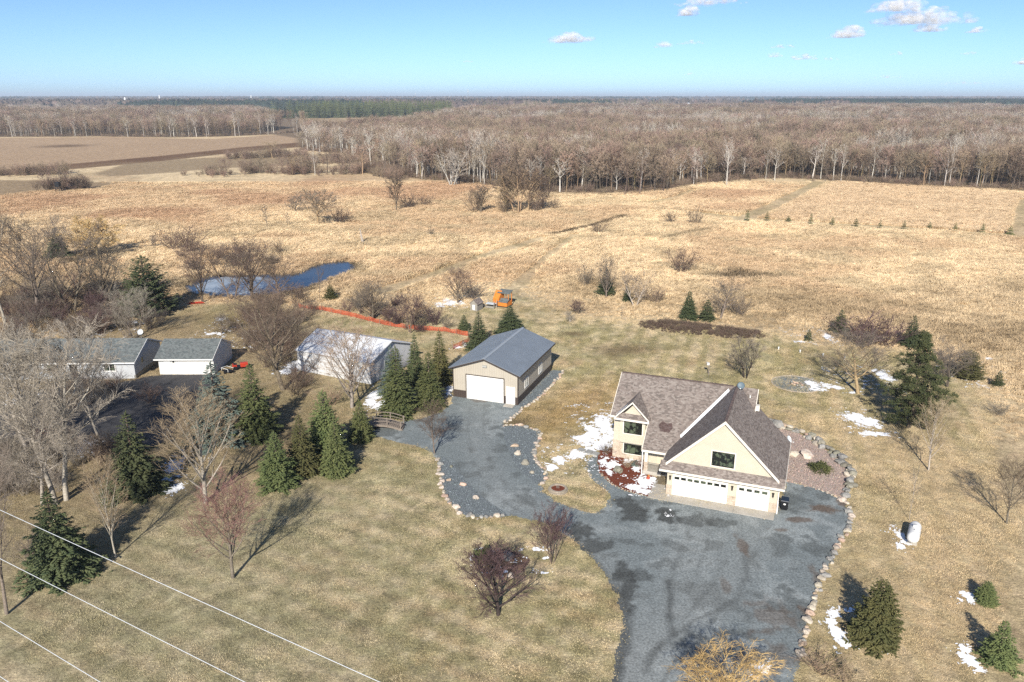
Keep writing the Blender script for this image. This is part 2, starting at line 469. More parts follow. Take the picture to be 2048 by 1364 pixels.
LC = lerp(LC, (0.26, 0.155, 0.062), soft(NEARHOUSE, wx, wy, 6) * 0.6)
NEIGH = P2([(-300, 1200), (-300, 700), (100, 670), (380, 615), (560, 620), (620, 700), (640, 790), (760, 800), (750, 860), (560, 960), (350, 1010), (180, 1080), (0, 1180)])
LC = lerp(LC, (0.285, 0.26, 0.17), soft(P2([(-300, 1420), (-300, 1000), (0, 1000), (350, 950), (650, 940), (760, 1000), (700, 1150), (620, 1420)]), wx, wy, 14) * .5)  # left lawn: greyer green grass, with soft cloud shade put into the colour
LC = lerp(LC, (0.24, 0.185, 0.112), soft(NEIGH, wx, wy, 9) * 0.7)
LC = lerp(LC, (0.13, 0.10, 0.035), soft(P2([(420, 640), (470, 615), (560, 640), (600, 665), (540, 680)]), wx, wy, 5) * 0.5)
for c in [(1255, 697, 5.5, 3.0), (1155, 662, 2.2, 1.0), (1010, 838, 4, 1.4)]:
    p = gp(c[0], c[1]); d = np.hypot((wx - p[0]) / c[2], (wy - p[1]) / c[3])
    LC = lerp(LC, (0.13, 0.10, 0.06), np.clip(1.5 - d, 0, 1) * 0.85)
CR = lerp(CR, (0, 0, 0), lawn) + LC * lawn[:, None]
# ploughed fields, each with its own tone; tillage runs along the rows
till = np.sin((gx * 0.16 + gy * 0.99) * 2 * math.pi / 9.0 + 5 * n3)
fa = soft(FIELD_A, gx, gy, 4)
CR = lerp(CR, (0.40, 0.285, 0.185), fa)
CR = lerp(CR, (0.30, 0.205, 0.13), fa * up(n3 * 0.6 + 0.25 * till + 0.2 * n1, 0.35, 0.65) * 0.55)
CR = lerp(CR, (0.085, 0.05, 0.03), fa * np.clip(1.3 - np.hypot((gx - gp(130, 292)[0]) / 20, (gy - gp(130, 292)[1]) / 22), 0, 1) * 0.7)
CR = lerp(CR, (0.125, 0.068, 0.038), soft(FIELD_DARK, gx, gy, 2.5) * (0.75 + 0.25 * n1))
CR = lerp(CR, (0.27, 0.20, 0.125), soft(FIELD_B, gx, gy, 2) * 0.9)
CR = lerp(CR, (0.25, 0.18, 0.11), soft(FIELD_C, gx, gy, 2) * 0.9)
for q in (WOODR, WOODL): CR = lerp(CR, (0.20, 0.145, 0.095), soft(q, gx, gy, 3))
CR = lerp(CR, (0.33, 0.24, 0.14), soft(P2([(600, 236), (690, 236), (720, 246), (640, 252), (600, 248)]), gx, gy, 20))
far = up(gy, 2300, 2900)
CR = lerp(CR, (0.13, 0.10, 0.07), far * 0.8)
CR = lerp(CR, (0.36, 0.28, 0.16), far * up(fbm(gx / 900, gy / 500, 41, 3), 0.60, 0.66) * 0.8)
for q in (POND, POND2, POND3): CR = lerp(CR, (0.10, 0.075, 0.045), soft(q, wx, wy, 3.5))
CR = lerp(CR, (0.09, 0.065, 0.04), strip(P2([(1100, 469), (1180, 452), (1250, 431)]), gx, gy, 1.0, 0.6))
CR = lerp(CR, (0.11, 0.085, 0.05), strip(P2([(1330, 475), (1390, 463), (1420, 456)]), gx, gy, 0.7, 0.8) * 0.8)
gz = np.zeros(len(gx))
nr, nc = GX.shape
ii = (np.arange(nr - 1)[:, None] * nc + np.arange(nc - 1)[None, :]).ravel()
gm = bpy.data.materials.new('ground_grass_and_soil'); gm.use_nodes = True
nt = gm.node_tree; N = nt.nodes; L = nt.links; B = N['Principled BSDF']
B.inputs['Roughness'].default_value = 0.95; B.inputs['Specular IOR Level'].default_value = 0.1
at_ = N.new('ShaderNodeAttribute'); at_.attribute_name = 'soil'
tc = N.new('ShaderNodeTexCoord')
def nnoise(scale, det=4, rough=0.65):
    q = N.new('ShaderNodeTexNoise'); q.inputs['Scale'].default_value = scale; q.inputs['Detail'].default_value = det; q.inputs['Roughness'].default_value = rough
    L.new(tc.outputs['Object'], q.inputs['Vector']); return q
def mulby(col, q, lo, hi, a=0.3, b=0.7):
    mr = N.new('ShaderNodeMapRange'); mr.inputs['From Min'].default_value = a; mr.inputs['From Max'].default_value = b
    mr.inputs['To Min'].default_value = lo; mr.inputs['To Max'].default_value = hi
    L.new(q.outputs['Fac'], mr.inputs['Value'])
    mm = N.new('ShaderNodeMix'); mm.data_type = 'RGBA'; mm.blend_type = 'MULTIPLY'; mm.inputs[0].default_value = 1
    L.new(col, mm.inputs[6]); L.new(mr.outputs[0], mm.inputs[7]); return mm.outputs[2]
c_ = mulby(at_.outputs['Color'], nnoise(0.35, 6, 0.7), 0.66, 1.34)
c_ = mulby(c_, nnoise(1.2, 5, 0.8), 0.55, 1.45)
c_ = mulby(c_, nnoise(6.0, 4, 0.75), 0.62, 1.38)
hs = N.new('ShaderNodeHueSaturation'); q = nnoise(0.8, 3)
mr = N.new('ShaderNodeMapRange'); mr.inputs['To Min'].default_value = 0.485; mr.inputs['To Max'].default_value = 0.52
L.new(q.outputs['Fac'], mr.inputs['Value']); L.new(mr.outputs[0], hs.inputs['Hue']); L.new(c_, hs.inputs['Color'])
L.new(hs.outputs[0], B.inputs['Base Color'])
bp = N.new('ShaderNodeBump'); bp.inputs['Strength'].default_value = 0.9; bp.inputs['Distance'].default_value = 0.12
L.new(nnoise(4.0, 6, 0.75).outputs['Fac'], bp.inputs['Height']); L.new(bp.outputs[0], B.inputs['Normal'])
gme = mesh_np('ground', np.stack([gx, gy, gz], 1), np.stack([ii, ii + 1, ii + nc + 1, ii + nc], 1), gm)
ca = gme.color_attributes.new('soil', 'FLOAT_COLOR', 'POINT')
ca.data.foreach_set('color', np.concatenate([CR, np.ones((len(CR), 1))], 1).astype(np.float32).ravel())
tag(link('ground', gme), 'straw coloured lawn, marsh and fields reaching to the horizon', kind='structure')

def ground_colour(x, y):          # nearest grid colour, so grass tufts match the ground they grow from
    r = np.clip(np.searchsorted(rows, y), 1, nr - 1)
    h = np.maximum(rows[r] * 0.72, 0) + 30
    c = np.clip(np.round((x / h + 1) / 2 * 419), 0, 419).astype(int) + 2
    return CR[r * nc + c]

# ------------------------------------------------------------------ driveway, beds, slabs, water
def gravel_mat(name, c0, c1, dark, darkpos=(0.55, 0.72), stain=None, speck=0.35, fs=7.0):
    m = mat(name, c0, rough=0.9, scale=0.5, color2=c1, detail=9, bump=0.5, bscale=14, fine=speck, fscale=fs, spec=0.2)
    nt = m.node_tree; n = nt.nodes; l = nt.links; b = n['Principled BSDF']
    src = b.inputs['Base Color'].links[0].from_socket
    tc = n.new('ShaderNodeTexCoord')
    for k, (col, sc, lo, hi, amt) in enumerate([(dark, 0.16, darkpos[0], darkpos[1], 0.85)] + ([(stain, 0.5, 0.62, 0.72, 0.7)] if stain else [])):
        nz = n.new('ShaderNodeTexNoise'); nz.inputs['Scale'].default_value = sc; nz.inputs['Detail'].default_value = 8; nz.inputs['Roughness'].default_value = 0.72
        nz.inputs['Distortion'].default_value = 0.6
        mp = n.new('ShaderNodeMapping'); mp.inputs['Location'].default_value = (31 * k + 3, 17 * k, 5); l.new(tc.outputs['Object'], mp.inputs[0]); l.new(mp.outputs[0], nz.inputs['Vector'])
        r = n.new('ShaderNodeMapRange'); r.inputs['From Min'].default_value = lo; r.inputs['From Max'].default_value = hi; r.inputs['To Max'].default_value = amt
        l.new(nz.outputs['Fac'], r.inputs['Value'])
        mx = n.new('ShaderNodeMix'); mx.data_type = 'RGBA'; l.new(r.outputs[0], mx.inputs[0]); l.new(src, mx.inputs[6]); mx.inputs[7].default_value = (*col, 1); src = mx.outputs[2]
    l.new(src, b.inputs['Base Color'])
    return m
M_GRAVEL = gravel_mat('patio_gravel', (0.105, 0.122, 0.124), (0.225, 0.252, 0.252), (0.058, 0.060, 0.058), stain=(0.12, 0.085, 0.06))
M_ROCKBED = mat('grey_landscape_rock', (0.075, 0.090, 0.098), rough=0.9, scale=9, color2=(0.20, 0.225, 0.24), bump=1.0, bscale=12, detail=3)
M_REDROCK = mat('red_landscape_rock', (0.24, 0.18, 0.155), rough=0.9, scale=8, color2=(0.45, 0.385, 0.345), bump=1.0, bscale=12, detail=3)
M_MULCH = mat('red_bark_mulch', (0.085, 0.022, 0.012), rough=0.95, scale=5, color2=(0.20, 0.055, 0.028), bump=1.0, bscale=14)
M_ASPHALT = mat('old_asphalt', (0.038, 0.038, 0.042), rough=0.9, scale=0.8, color2=(0.062, 0.060, 0.062), bump=0.4, bscale=20, detail=7)
M_CONC = mat('concrete_slab', (0.33, 0.31, 0.27), rough=0.85, scale=1.2, color2=(0.43, 0.40, 0.355), detail=6, fine=0.08, fscale=20)
# driveway: fine grid, so that ruts, damp patches, dusty lanes and leaf litter keep their own shapes
def drive_surface():
    cell = .15
    q = resample(DRIVE, .4, closed=True)
    lo, hi = q.min(0) - .5, q.max(0) + .5
    X, Y = np.meshgrid(np.arange(lo[0], hi[0], cell), np.arange(lo[1], hi[1], cell))
    x, y = X.ravel(), Y.ravel()
    k = inside(DRIVE, x + .75 * (fbm(x / .9, y / .9, 5, 3) - .5), y + .75 * (fbm(x / .9, y / .9, 6, 3) - .5)).reshape(X.shape)
    jj, ii_ = np.nonzero(k); W = X.shape[1] + 1
    F = np.stack([jj * W + ii_, jj * W + ii_ + 1, (jj + 1) * W + ii_ + 1, (jj + 1) * W + ii_], 1)
    u, inv = np.unique(F.ravel(), return_inverse=True)
    vx = lo[0] + (u % W - .5) * cell; vy = lo[1] + (u // W - .5) * cell
    a1 = fbm(vx / 5, vy / 5, 201, 6); a2 = fbm(vx / 1.4, vy / 1.4, 202, 5); a3 = fbm(vx / 9, vy / 3, 203, 5); a4 = fbm(vx / .5, vy / .5, 204, 3)
    C = np.tile(np.array([[.188, .215, .222]]), (len(vx), 1))
    C = lerp(C, (.285, .315, .320), up(a1 * .45 + a2 * .55, .45, .60) * .85)
    C = lerp(C, (.110, .124, .126), up(a3 * .45 + a2 * .55, .51, .62) * .8)
    wxx = vx + (a2 - .5) * .5; wyy = vy + (a1 - .5) * .5
    for ln in ([(955, 815), (952, 870), (965, 930), (1000, 980), (1060, 1022), (1130, 1062), (1195, 1130), (1232, 1200), (1250, 1290), (1230, 1380)], [(1410, 1012), (1395, 1080), (1365, 1160), (1325, 1240), (1280, 1310), (1250, 1380)], [(1505, 1032), (1490, 1100), (1440, 1190), (1370, 1270), (1310, 1340), (1280, 1400)]):
        c = P2(ln); t = np.gradient(c, axis=0); t /= np.linalg.norm(t, axis=1, keepdims=True); nrm = np.stack([-t[:, 1], t[:, 0]], 1)
        C = lerp(C, (.285, .30, .295), strip(c, wxx, wyy, 1.6, 1.6) * .30)
        for o in (-.85, .85): C = lerp(C, (.115, .125, .125), strip(c + nrm * o, wxx, wyy, .14, .3) * (.1 + .5 * up(a2, .42, .6)))
    for ln, hw, am in (([(1285, 1345), (1345, 1270), (1390, 1240), (1420, 1228)], .08, .7), ([(1337, 1165), (1340, 1232)], .25, .7), ([(1420, 1228), (1470, 1205), (1485, 1160)], .1, .5), ([(1345, 1270), (1335, 1230)], .2, .6), ([(1490, 1095), (1492, 1160)], .2, .5), ([(1232, 1190), (1244, 1235), (1238, 1300), (1222, 1364), (1200, 1420)], .7, .75), ([(1140, 1080), (1190, 1130), (1230, 1190)], .5, .6)):
        C = lerp(C, (.062, .066, .066), strip(P2(ln), wxx, wyy, hw, .35) * am)
    def blot(spots, col):
        nonlocal C
        for (px, py, rx, ry, am) in spots:
            c = gp(px, py); m = mpp(c[1]); ay = abs(gp(px, py - ry)[1] - gp(px, py + ry)[1]) / 2
            d = np.hypot((vx - c[0]) / (rx * m), (vy - c[1]) / ay) + 2.4 * (a2 - .5) + 1.2 * (a4 - .5)
            C = lerp(C, col, np.clip((1.15 - d) / .5, 0, 1) * am)
    blot([(1265, 1020, 44, 20, .85), (1330, 1030, 30, 22, .85), (1160, 1062, 40, 14, .8), (1185, 1090, 40, 16, .75), (1250, 1170, 16, 40, .8), (1270, 1150, 30, 10, .6), (1385, 1040, 40, 10, .6), (1440, 1046, 30, 6, .5), (1090, 1050, 40, 8, .5), (1450, 1300, 70, 30, .5), (1000, 870, 12, 5, .4)], (.060, .064, .063))
    blot([(1650, 1018, 40, 8, .8), (1690, 1010, 14, 10, .8), (1600, 1040, 30, 5, .7), (1560, 1060, 20, 4, .6), (1618, 1240, 14, 50, .6), (1640, 1160, 10, 30, .5), (1490, 1100, 8, 26, .6), (1560, 1230, 50, 30, .45), (1450, 1172, 10, 14, .4), (960, 800, 16, 4, .5), (1530, 1320, 60, 30, .4)], (.125, .085, .060))
    m = mat('driveway_gravel', (.9, .9, .9), rough=.92, var=.12, scale=1.2, detail=6, bump=.5, bscale=14, fine=.34, fscale=6.0, spec=.15)
    nt = m.node_tree; b = nt.nodes['Principled BSDF']; src = b.inputs['Base Color'].links[0].from_socket
    at2 = nt.nodes.new('ShaderNodeAttribute'); at2.attribute_name = 'soil'
    mx = nt.nodes.new('ShaderNodeMix'); mx.data_type = 'RGBA'; mx.blend_type = 'MULTIPLY'; mx.inputs[0].default_value = 1
    nt.links.new(src, mx.inputs[6]); nt.links.new(at2.outputs['Color'], mx.inputs[7]); nt.links.new(mx.outputs[2], b.inputs['Base Color'])
    me = mesh_np('driveway', np.stack([vx, vy, np.full(len(vx), .012)], 1), inv.reshape(-1, 4), m)
    ca = me.color_attributes.new('soil', 'FLOAT_COLOR', 'POINT')
    ca.data.foreach_set('color', np.concatenate([C, np.ones((len(C), 1))], 1).astype(np.float32).ravel())
    return link('driveway', me)
tag(drive_surface(), 'blue grey gravel driveway curving from the road to garage and shop', kind='structure')
tag(flat_sheet('asphalt_yard', ASPHALT, 0.010, M_ASPHALT, step=0.5, jit=0.3), 'dark old asphalt yard before the white garage')
tag(flat_sheet('gravel_bed', BED_W, 0.020, M_ROCKBED, step=0.3, jit=0.12), 'grey landscape rock bed on the lawn side of the drive')
tag(flat_sheet('gravel_bed', BED_E, 0.020, M_ROCKBED, step=0.3, jit=0.12), 'grey landscape rock bed on the house side of the drive')
tag(flat_sheet('rock_bed', REDROCK, 0.020, M_REDROCK, step=0.3, jit=0.1), 'reddish landscape rock bed beside the garage wall')
tag(flat_sheet('mulch_bed', MULCH, 0.020, M_MULCH, step=0.3, jit=0.12), 'red bark mulch bed before the front door')
tag(flat_sheet('gravel_strip', SHOPBED, 0.016, M_ROCKBED, step=0.4, jit=0.1), 'narrow grey gravel strip along the shop wall')

wm = bpy.data.materials.new('pond_water'); wm.use_nodes = True
b = wm.node_tree.nodes['Principled BSDF']
b.inputs['Base Color'].default_value = (0.03, 0.04, 0.05, 1); b.inputs['Roughness'].default_value = 0.12; b.inputs['IOR'].default_value = 1.33
nz = wm.node_tree.nodes.new('ShaderNodeTexNoise'); nz.inputs['Scale'].default_value = 1.4; nz.inputs['Detail'].default_value = 5
tcw = wm.node_tree.nodes.new('ShaderNodeTexCoord'); wm.node_tree.links.new(tcw.outputs['Object'], nz.inputs['Vector'])
bq = wm.node_tree.nodes.new('ShaderNodeBump'); bq.inputs['Strength'].default_value = 0.35; bq.inputs['Distance'].default_value = 0.06
wm.node_tree.links.new(nz.outputs['Fac'], bq.inputs['Height']); wm.node_tree.links.new(bq.outputs[0], b.inputs['Normal'])
tag(flat_sheet('pond', POND, 0.03, wm, step=0.8, jit=1.6, seed=3), 'blue pond with reedy rim behind the bare trees')
ICE = P2([(392, 583), (400, 566), (440, 556), (520, 554), (560, 560), (540, 580), (500, 588), (450, 588)])
tag(flat_sheet('pond_ice', ICE, 0.036, mat('rotten_ice', (0.22, 0.27, 0.32), rough=.35, scale=.4, color2=(0.36, 0.41, 0.46), detail=6), step=.8, jit=1.2, seed=2), 'grey ice on the near half of the pond')
tag(flat_sheet('marsh_pool', POND2, 0.03, wm, step=0.8, jit=1.8, seed=8), 'shallow pool in the bleached marsh grass')
tag(flat_sheet('marsh_pool', POND3, 0.03, wm, step=0.8, jit=0.9, seed=5), 'narrow icy pool below the yellow willow')

# snow lies in cells where it has not yet melted: dense core, speckled rim
M_SNOW = mat('old_snow', (0.80, 0.83, 0.87), rough=0.7, scale=4, color2=(0.90, 0.91, 0.93), bump=0.5, bscale=9, spec=0.3)
def snow(label, blobs, seed=0, cell=0.075, z=0.03, thick=0.05, thr=0.55, world=None):
    """blobs: (picture x, picture y, rx px, ry px) ellipses melted together."""
    xs = []; B_ = []
    for (px, py, rx, ry) in blobs:
        c = gp(px, py); k = mpp(c[1]); ay = abs(gp(px, py - ry)[1] - gp(px, py + ry)[1]) / 2
        B_.append((c[0], c[1], rx * k, ay))
    B_ = np.array(B_)
    lo = (B_[:, :2] - B_[:, 2:] * 1.7).min(0); hi = (B_[:, :2] + B_[:, 2:] * 1.7).max(0)
    X, Y = np.meshgrid(np.arange(lo[0], hi[0], cell), np.arange(lo[1], hi[1], cell))
    f = np.zeros(X.shape)
    for bx, by, rx, ry in B_:
        f = np.maximum(f, 1.35 - np.hypot((X - bx) / rx, (Y - by) / ry))
    f = f * 0.68 + 1.0 * (fbm(X / 0.55, Y / 0.55, seed, 4) - 0.5) + 0.5 * (vnoise(X / 0.13, Y / 0.11, seed + 3) - 0.5)
    k = (f > thr - 0.26)
    j, i = np.nonzero(k)
    if len(j) == 0: return None
    W = X.shape[1] + 1
    q = np.stack([j * W + i, j * W + i + 1, (j + 1) * W + i + 1, (j + 1) * W + i], 1)
    u, inv = np.unique(q.ravel(), return_inverse=True)
    vj, vi = u // W, u % W
    vx = lo[0] + (vi - 0.5) * cell; vy = lo[1] + (vj - 0.5) * cell
    r = np.random.default_rng(seed); vx = vx + r.uniform(-.4, .4, len(vx)) * cell; vy = vy + r.uniform(-.4, .4, len(vy)) * cell
    hz = z + thick * np.clip(fbm(vx / 0.4, vy / 0.4, seed + 8, 3), 0, 1)
    me = mesh_np('snow', np.stack([vx, vy, hz], 1), inv.reshape(-1, 4), M_SNOW, smooth=True)
    return tag(link('snow', me), label, kind='stuff')
SNOW = [
    ('patch of melting snow on the lawn against the house end wall', [(1210, 858, 20, 34), (1190, 868, 22, 22), (1172, 880, 22, 12), (1206, 888, 24, 12)]),
    ('strip of snow running from the stepping slabs to the rock border', [(1178, 899, 16, 6), (1150, 908, 22, 8), (1118, 921, 18, 8), (1103, 934, 12, 9)]),
    ('broken snow among the red mulch by the front window', [(1206, 925, 10, 8), (1225, 930, 14, 8), (1268, 922, 20, 6), (1272, 938, 10, 8), (1218, 946, 5, 6)]),
    ('bright snow bank beside the front walk', [(1290, 965, 22, 15), (1268, 975, 16, 9), (1308, 962, 8, 8), (1290, 982, 16, 6)]),
    ('snow on the rim of the round gravel patio', [(1628, 771, 13, 9), (1652, 772, 10, 6), (1640, 780, 20, 4), (1675, 776, 12, 4)]),
    ('snow drift left of the big pine', [(1712, 836, 20, 12), (1735, 845, 26, 12), (1750, 868, 30, 5)]),
    ('snow patch behind the pine beside the bare tree', [(1768, 752, 14, 13), (1705, 786, 6, 2)]),
    ('snow beside the spruce on the rough edge', [(1652, 672, 10, 11), (1600, 684, 8, 2)]),
    ('snow in the shade of the spruce by the boulder border', [(1672, 1262, 14, 26), (1690, 1285, 12, 14), (1700, 1222, 10, 8), (1665, 1228, 12, 8)]),
    ('small snow patch beside the little round spruce', [(1938, 1196, 12, 12), (1920, 1200, 8, 5)]),
    ('snow patch left of the corner spruce', [(1936, 1318, 16, 22), (1930, 1302, 12, 10)]),
    ('snow bank lying along the propane tank', [(1806, 1078, 9, 19), (1800, 1092, 9, 8)]),
    ('snow under the yellow willow at the drive mouth', [(1524, 1338, 18, 12), (1505, 1352, 14, 6)]),
    ('snow behind the wooden footbridge', [(752, 790, 16, 12), (742, 805, 12, 10), (762, 812, 18, 9), (775, 825, 10, 6)]),
    ('snow in the shade left of the shop', [(899, 780, 7, 10)]),
    ('snow trail by the bare tree next to the coop', [(905, 606, 22, 5), (880, 610, 10, 5), (893, 600, 8, 5), (925, 608, 8, 3)]),
    ('snow left of the white pole shed', [(590, 732, 22, 10), (572, 742, 12, 6), (616, 722, 8, 6)]),
    ('snow among the dead leaves under the pale poplars', [(175, 893, 24, 12), (190, 905, 14, 6), (160, 905, 12, 6)]),
    ('snow between the dark spruces on the left', [(345, 935, 14, 22), (352, 975, 18, 12), (330, 965, 14, 10)]),
    ('snow under the blue spruce', [(430, 880, 30, 10), (455, 862, 26, 10), (490, 868, 16, 10)]),
    ('thin line of snow below the orange fence', [(915, 694, 10, 3), (930, 688, 10, 3)]),
    ('crumbs of snow on the drive before the garage', [(1341, 1021, 2.2, 3), (1335, 1034, 2, 1.2)]),
    ('snow remnants behind the white garage', [(425, 668, 10, 3), (440, 668, 8, 2), (498, 694, 6, 2), (440, 640, 8, 3)]),
    ('snow behind the left house', [(262, 645, 12, 4), (30, 668, 14, 5), (20, 805, 20, 6)]),
    ('snow scraps in the rough by the round evergreen', [(1906, 750, 9, 5), (1972, 774, 6, 3), (1975, 717, 8, 3)]),
    ('crumbs of snow in the front island bed', [(944, 1117, 6, 6), (1010, 1143, 5, 3), (1090, 1117, 8, 4), (1070, 1100, 8, 4)]),
]
for k, (lb, bl) in enumerate(SNOW): snow(lb, bl, seed=100 + 7 * k)
# ------------------------------------------------------------------ tree and grass builders
def tubes(P0, P1, R0, R1, n=3):
    P0 = np.asarray(P0, float); P1 = np.asarray(P1, float); R0 = np.asarray(R0, float); R1 = np.asarray(R1, float)
    d = P1 - P0; d /= (np.linalg.norm(d, axis=1, keepdims=True) + 1e-9)
    ref = np.where(np.abs(d[:, 2:3]) > 0.9, np.array([[1.0, 0, 0]]), np.array([[0, 0, 1.0]]))
    a = np.cross(d, ref); a /= (np.linalg.norm(a, axis=1, keepdims=True) + 1e-9)
    b = np.cross(d, a)
    ang = 2 * np.pi * np.arange(n) / n
    off = a[:, None, :] * np.cos(ang)[None, :, None] + b[:, None, :] * np.sin(ang)[None, :, None]
    V = np.concatenate([P0[:, None, :] + off * R0[:, None, None], P1[:, None, :] + off * R1[:, None, None]], 1).reshape(-1, 3)
    k = np.arange(len(P0))[:, None] * 2 * n; i = np.arange(n)[None, :]; j = (i + 1) % n
    F = np.stack([k + i, k + j, k + n + j, k + n + i], 2).reshape(-1, 4)
    return V, F

def bare_tree(seed, h=10, spread=4, r0=0.16, fork=0.25, limbs=10, up=0.75, branches=7, twigs=7, sub=3, wander=0.25, stems=1,
              twig_r=0.0085, droop=0.0, lean=0.0):
    """Leafless tree. Returns (wood segments, twig segments), each a list of (p0, p1, r0, r1)."""
    R = random.Random(seed)
    wood = []; tw = []
    def rv(): return Vector((R.gauss(0, 1), R.gauss(0, 1), R.gauss(0, 1)))
    def path(p, d, length, r, r_end, k, store, gain=0.0, wn=wander):
        pts = [p.copy()]
        for i in range(k):
            d = (d + rv() * wn * 0.35 + Vector((0, 0, gain))).normalized()
            q = p + d * (length / k)
            ra = r + (r_end - r) * i / k; rb = r + (r_end - r) * (i + 1) / k
            store.append((p.copy(), q.copy(), ra, rb)); p = q; pts.append((p.copy()))
        return pts, d
    def pick(pts, t):
        f = t * (len(pts) - 1); i = min(int(f), len(pts) - 2)
        return pts[i].lerp(pts[i + 1], f - i), (pts[i + 1] - pts[i]).normalized()
    def side(d, ang):
        a = rv(); a = (a - d * a.dot(d)).normalized()
        return (d * math.cos(ang) + a * math.sin(ang)).normalized()
    for st in range(stems):
        a0 = 2 * math.pi * st / max(1, stems) + R.random()
        base = Vector((math.cos(a0), math.sin(a0), 0)) * (0 if stems == 1 else r0 * 1.6)
        d0 = (Vector((0, 0, 1)) + (Vector((math.cos(a0), math.sin(a0), 0)) * (0.22 if stems > 1 else 0)) + Vector((lean, 0, 0)) + rv() * 0.03).normalized()
        hh = h * (1 if stems == 1 else R.uniform(0.8, 1.0)) * 0.93
        rr = r0 / (1 if stems == 1 else stems ** 0.4)
        tp, _ = path(base, d0, hh, rr, rr * 0.12, 9, wood, 0.02, wander * 0.35)
        nl = max(3, limbs // stems)
        for i in range(nl):
            t = fork + (0.93 - fork) * (i + R.random() * 0.7) / nl
            p, d = pick(tp, t)
            az = i * 2.4 + R.random() * 1.2
            out = Vector((math.cos(az), math.sin(az), 0))
            ld = (out * (1 - up) + Vector((0, 0, up)) * (0.75 + 0.4 * t)).normalized()
            # crown outline: widest in the middle of the crown
            tt = (t - fork) / (1 - fork)
            ll = spread * (1.15 * math.sin(math.pi * min(1, 0.22 + 0.72 * tt)) + 0.1) * R.uniform(0.8, 1.12) / max(0.35, math.hypot(ld.x, ld.y) * 1.25)
            ll = min(ll, h * 0.62 * (1.12 - t * 0.55))
            rl = max(0.02, rr * (1 - t) * R.uniform(0.5, 0.75))
            lp, le = path(p, ld, ll, rl, rl * 0.25, 5, wood, 0.13, wander)
            for j in range(branches):
                tb = 0.22 + 0.78 * (j + R.random()) / branches
                bp_, bd = pick(lp, tb)
                bl = ll * R.uniform(0.26, 0.46) * (1.15 - 0.55 * tb)
                rb = max(twig_r * 1.3, rl * (1 - tb) * 0.5)
                bpts, be = path(bp_, side(bd, R.uniform(0.45, 0.95)), bl, rb, twig_r, 3, tw if rb < 0.028 else wood, 0.07 * up - droop * 0.1, wander)
                for m in range(twigs):
                    t2 = 0.15 + 0.85 * (m + R.random()) / twigs
                    qp, qd = pick(bpts, t2)
                    tl = bl * R.uniform(0.28, 0.6)
                    td = side(qd, R.uniform(0.35, 0.9)) + Vector((0, 0, 0.16 * up - droop))
                    tpts, _ = path(qp, td.normalized(), tl, twig_r * 1.05, twig_r * 0.7, 2, tw, 0.05 * up - droop * 0.5, wander)
                    for s_ in range(sub):
                        sp_, sdv = pick(tpts, 0.2 + 0.8 * R.random())
                        path(sp_, (side(sdv, R.uniform(0.3, 0.8)) + Vector((0, 0, 0.1 * up - droop))).normalized(), tl * R.uniform(0.35, 0.6), twig_r * 0.8, twig_r * 0.5, 1, tw, 0, 0)
    return wood, tw
def seg_mesh(name, segs, n, m):
    P0 = np.array([s[0][:] for s in segs]); P1 = np.array([s[1][:] for s in segs])
    V, F = tubes(P0, P1, [s[2] for s in segs], [s[3] for s in segs], n)
    return mesh_np(name, V, F, m, smooth=(n > 4))
def bush(seed, h=2, spread=1.5, stems=14, twigs=8, sub=3, r=0.014):
    """Many-stemmed leafless shrub."""
    R = random.Random(seed); segs = []
    for i in range(stems):
        a = R.random() * 6.28; d = Vector((math.cos(a), math.sin(a), 0)) * R.uniform(0.15, 1.0) * spread / h + Vector((0, 0, 1))
        d.normalize(); p = Vector((R.gauss(0, .1) * spread, R.gauss(0, .1) * spread, 0)); L_ = h * R.uniform(0.7, 1.05); k = 4
        pts = [p]
        for j in range(k):
            d = (d + Vector((R.gauss(0, .12), R.gauss(0, .12), R.gauss(0.03, .08)))).normalized(); q = p + d * L_ / k
            segs.append((p, q, r * (1.3 - j * .22), r * (1.1 - j * .22))); p = q; pts.append(p)
        for m in range(twigs):
            f = R.uniform(1.0, k); i0 = min(int(f), k - 1); q = pts[i0].lerp(pts[i0 + 1], f - i0)
            dd = (pts[i0 + 1] - pts[i0]).normalized() + Vector((R.gauss(0, .55), R.gauss(0, .55), R.gauss(.1, .35))); dd.normalize()
            e = q + dd * L_ * R.uniform(.14, .3); segs.append((q, e, r * .7, r * .4))
            for s_ in range(sub):
                q2 = q.lerp(e, R.uniform(.3, 1)); d3 = (dd + Vector((R.gauss(0, .6), R.gauss(0, .6), R.gauss(.1, .4)))).normalized()
                segs.append((q2, q2 + d3 * L_ * R.uniform(.08, .16), r * .5, r * .3))
    return segs
def spindles(P0, P1, W, flat=0.55):
    """Needle sprays: long double-ended blades, four-sided, six faces each."""
    P0 = np.asarray(P0); P1 = np.asarray(P1); W = np.asarray(W)
    d = P1 - P0; L_ = np.linalg.norm(d, axis=1, keepdims=True) + 1e-9; d = d / L_
    ref = np.where(np.abs(d[:, 2:3]) > 0.9, np.array([[1.0, 0, 0]]), np.array([[0, 0, 1.0]]))
    a = np.cross(d, ref); a /= (np.linalg.norm(a, axis=1, keepdims=True) + 1e-9); b = np.cross(d, a)
    mid = P0 + (P1 - P0) * 0.4
    w = W[:, None]
    V = np.stack([P0, mid + a * w, mid + b * w * flat, mid - a * w, mid - b * w * flat, P1], 1).reshape(-1, 3)
    k = np.arange(len(P0))[:, None] * 6
    T = np.array([[0, 1, 2], [0, 2, 3], [0, 3, 4], [0, 4, 1], [5, 2, 1], [5, 3, 2], [5, 4, 3], [5, 1, 4]])
    F = (k[:, :, None] + T[None]).reshape(-1, 3)
    return V, F
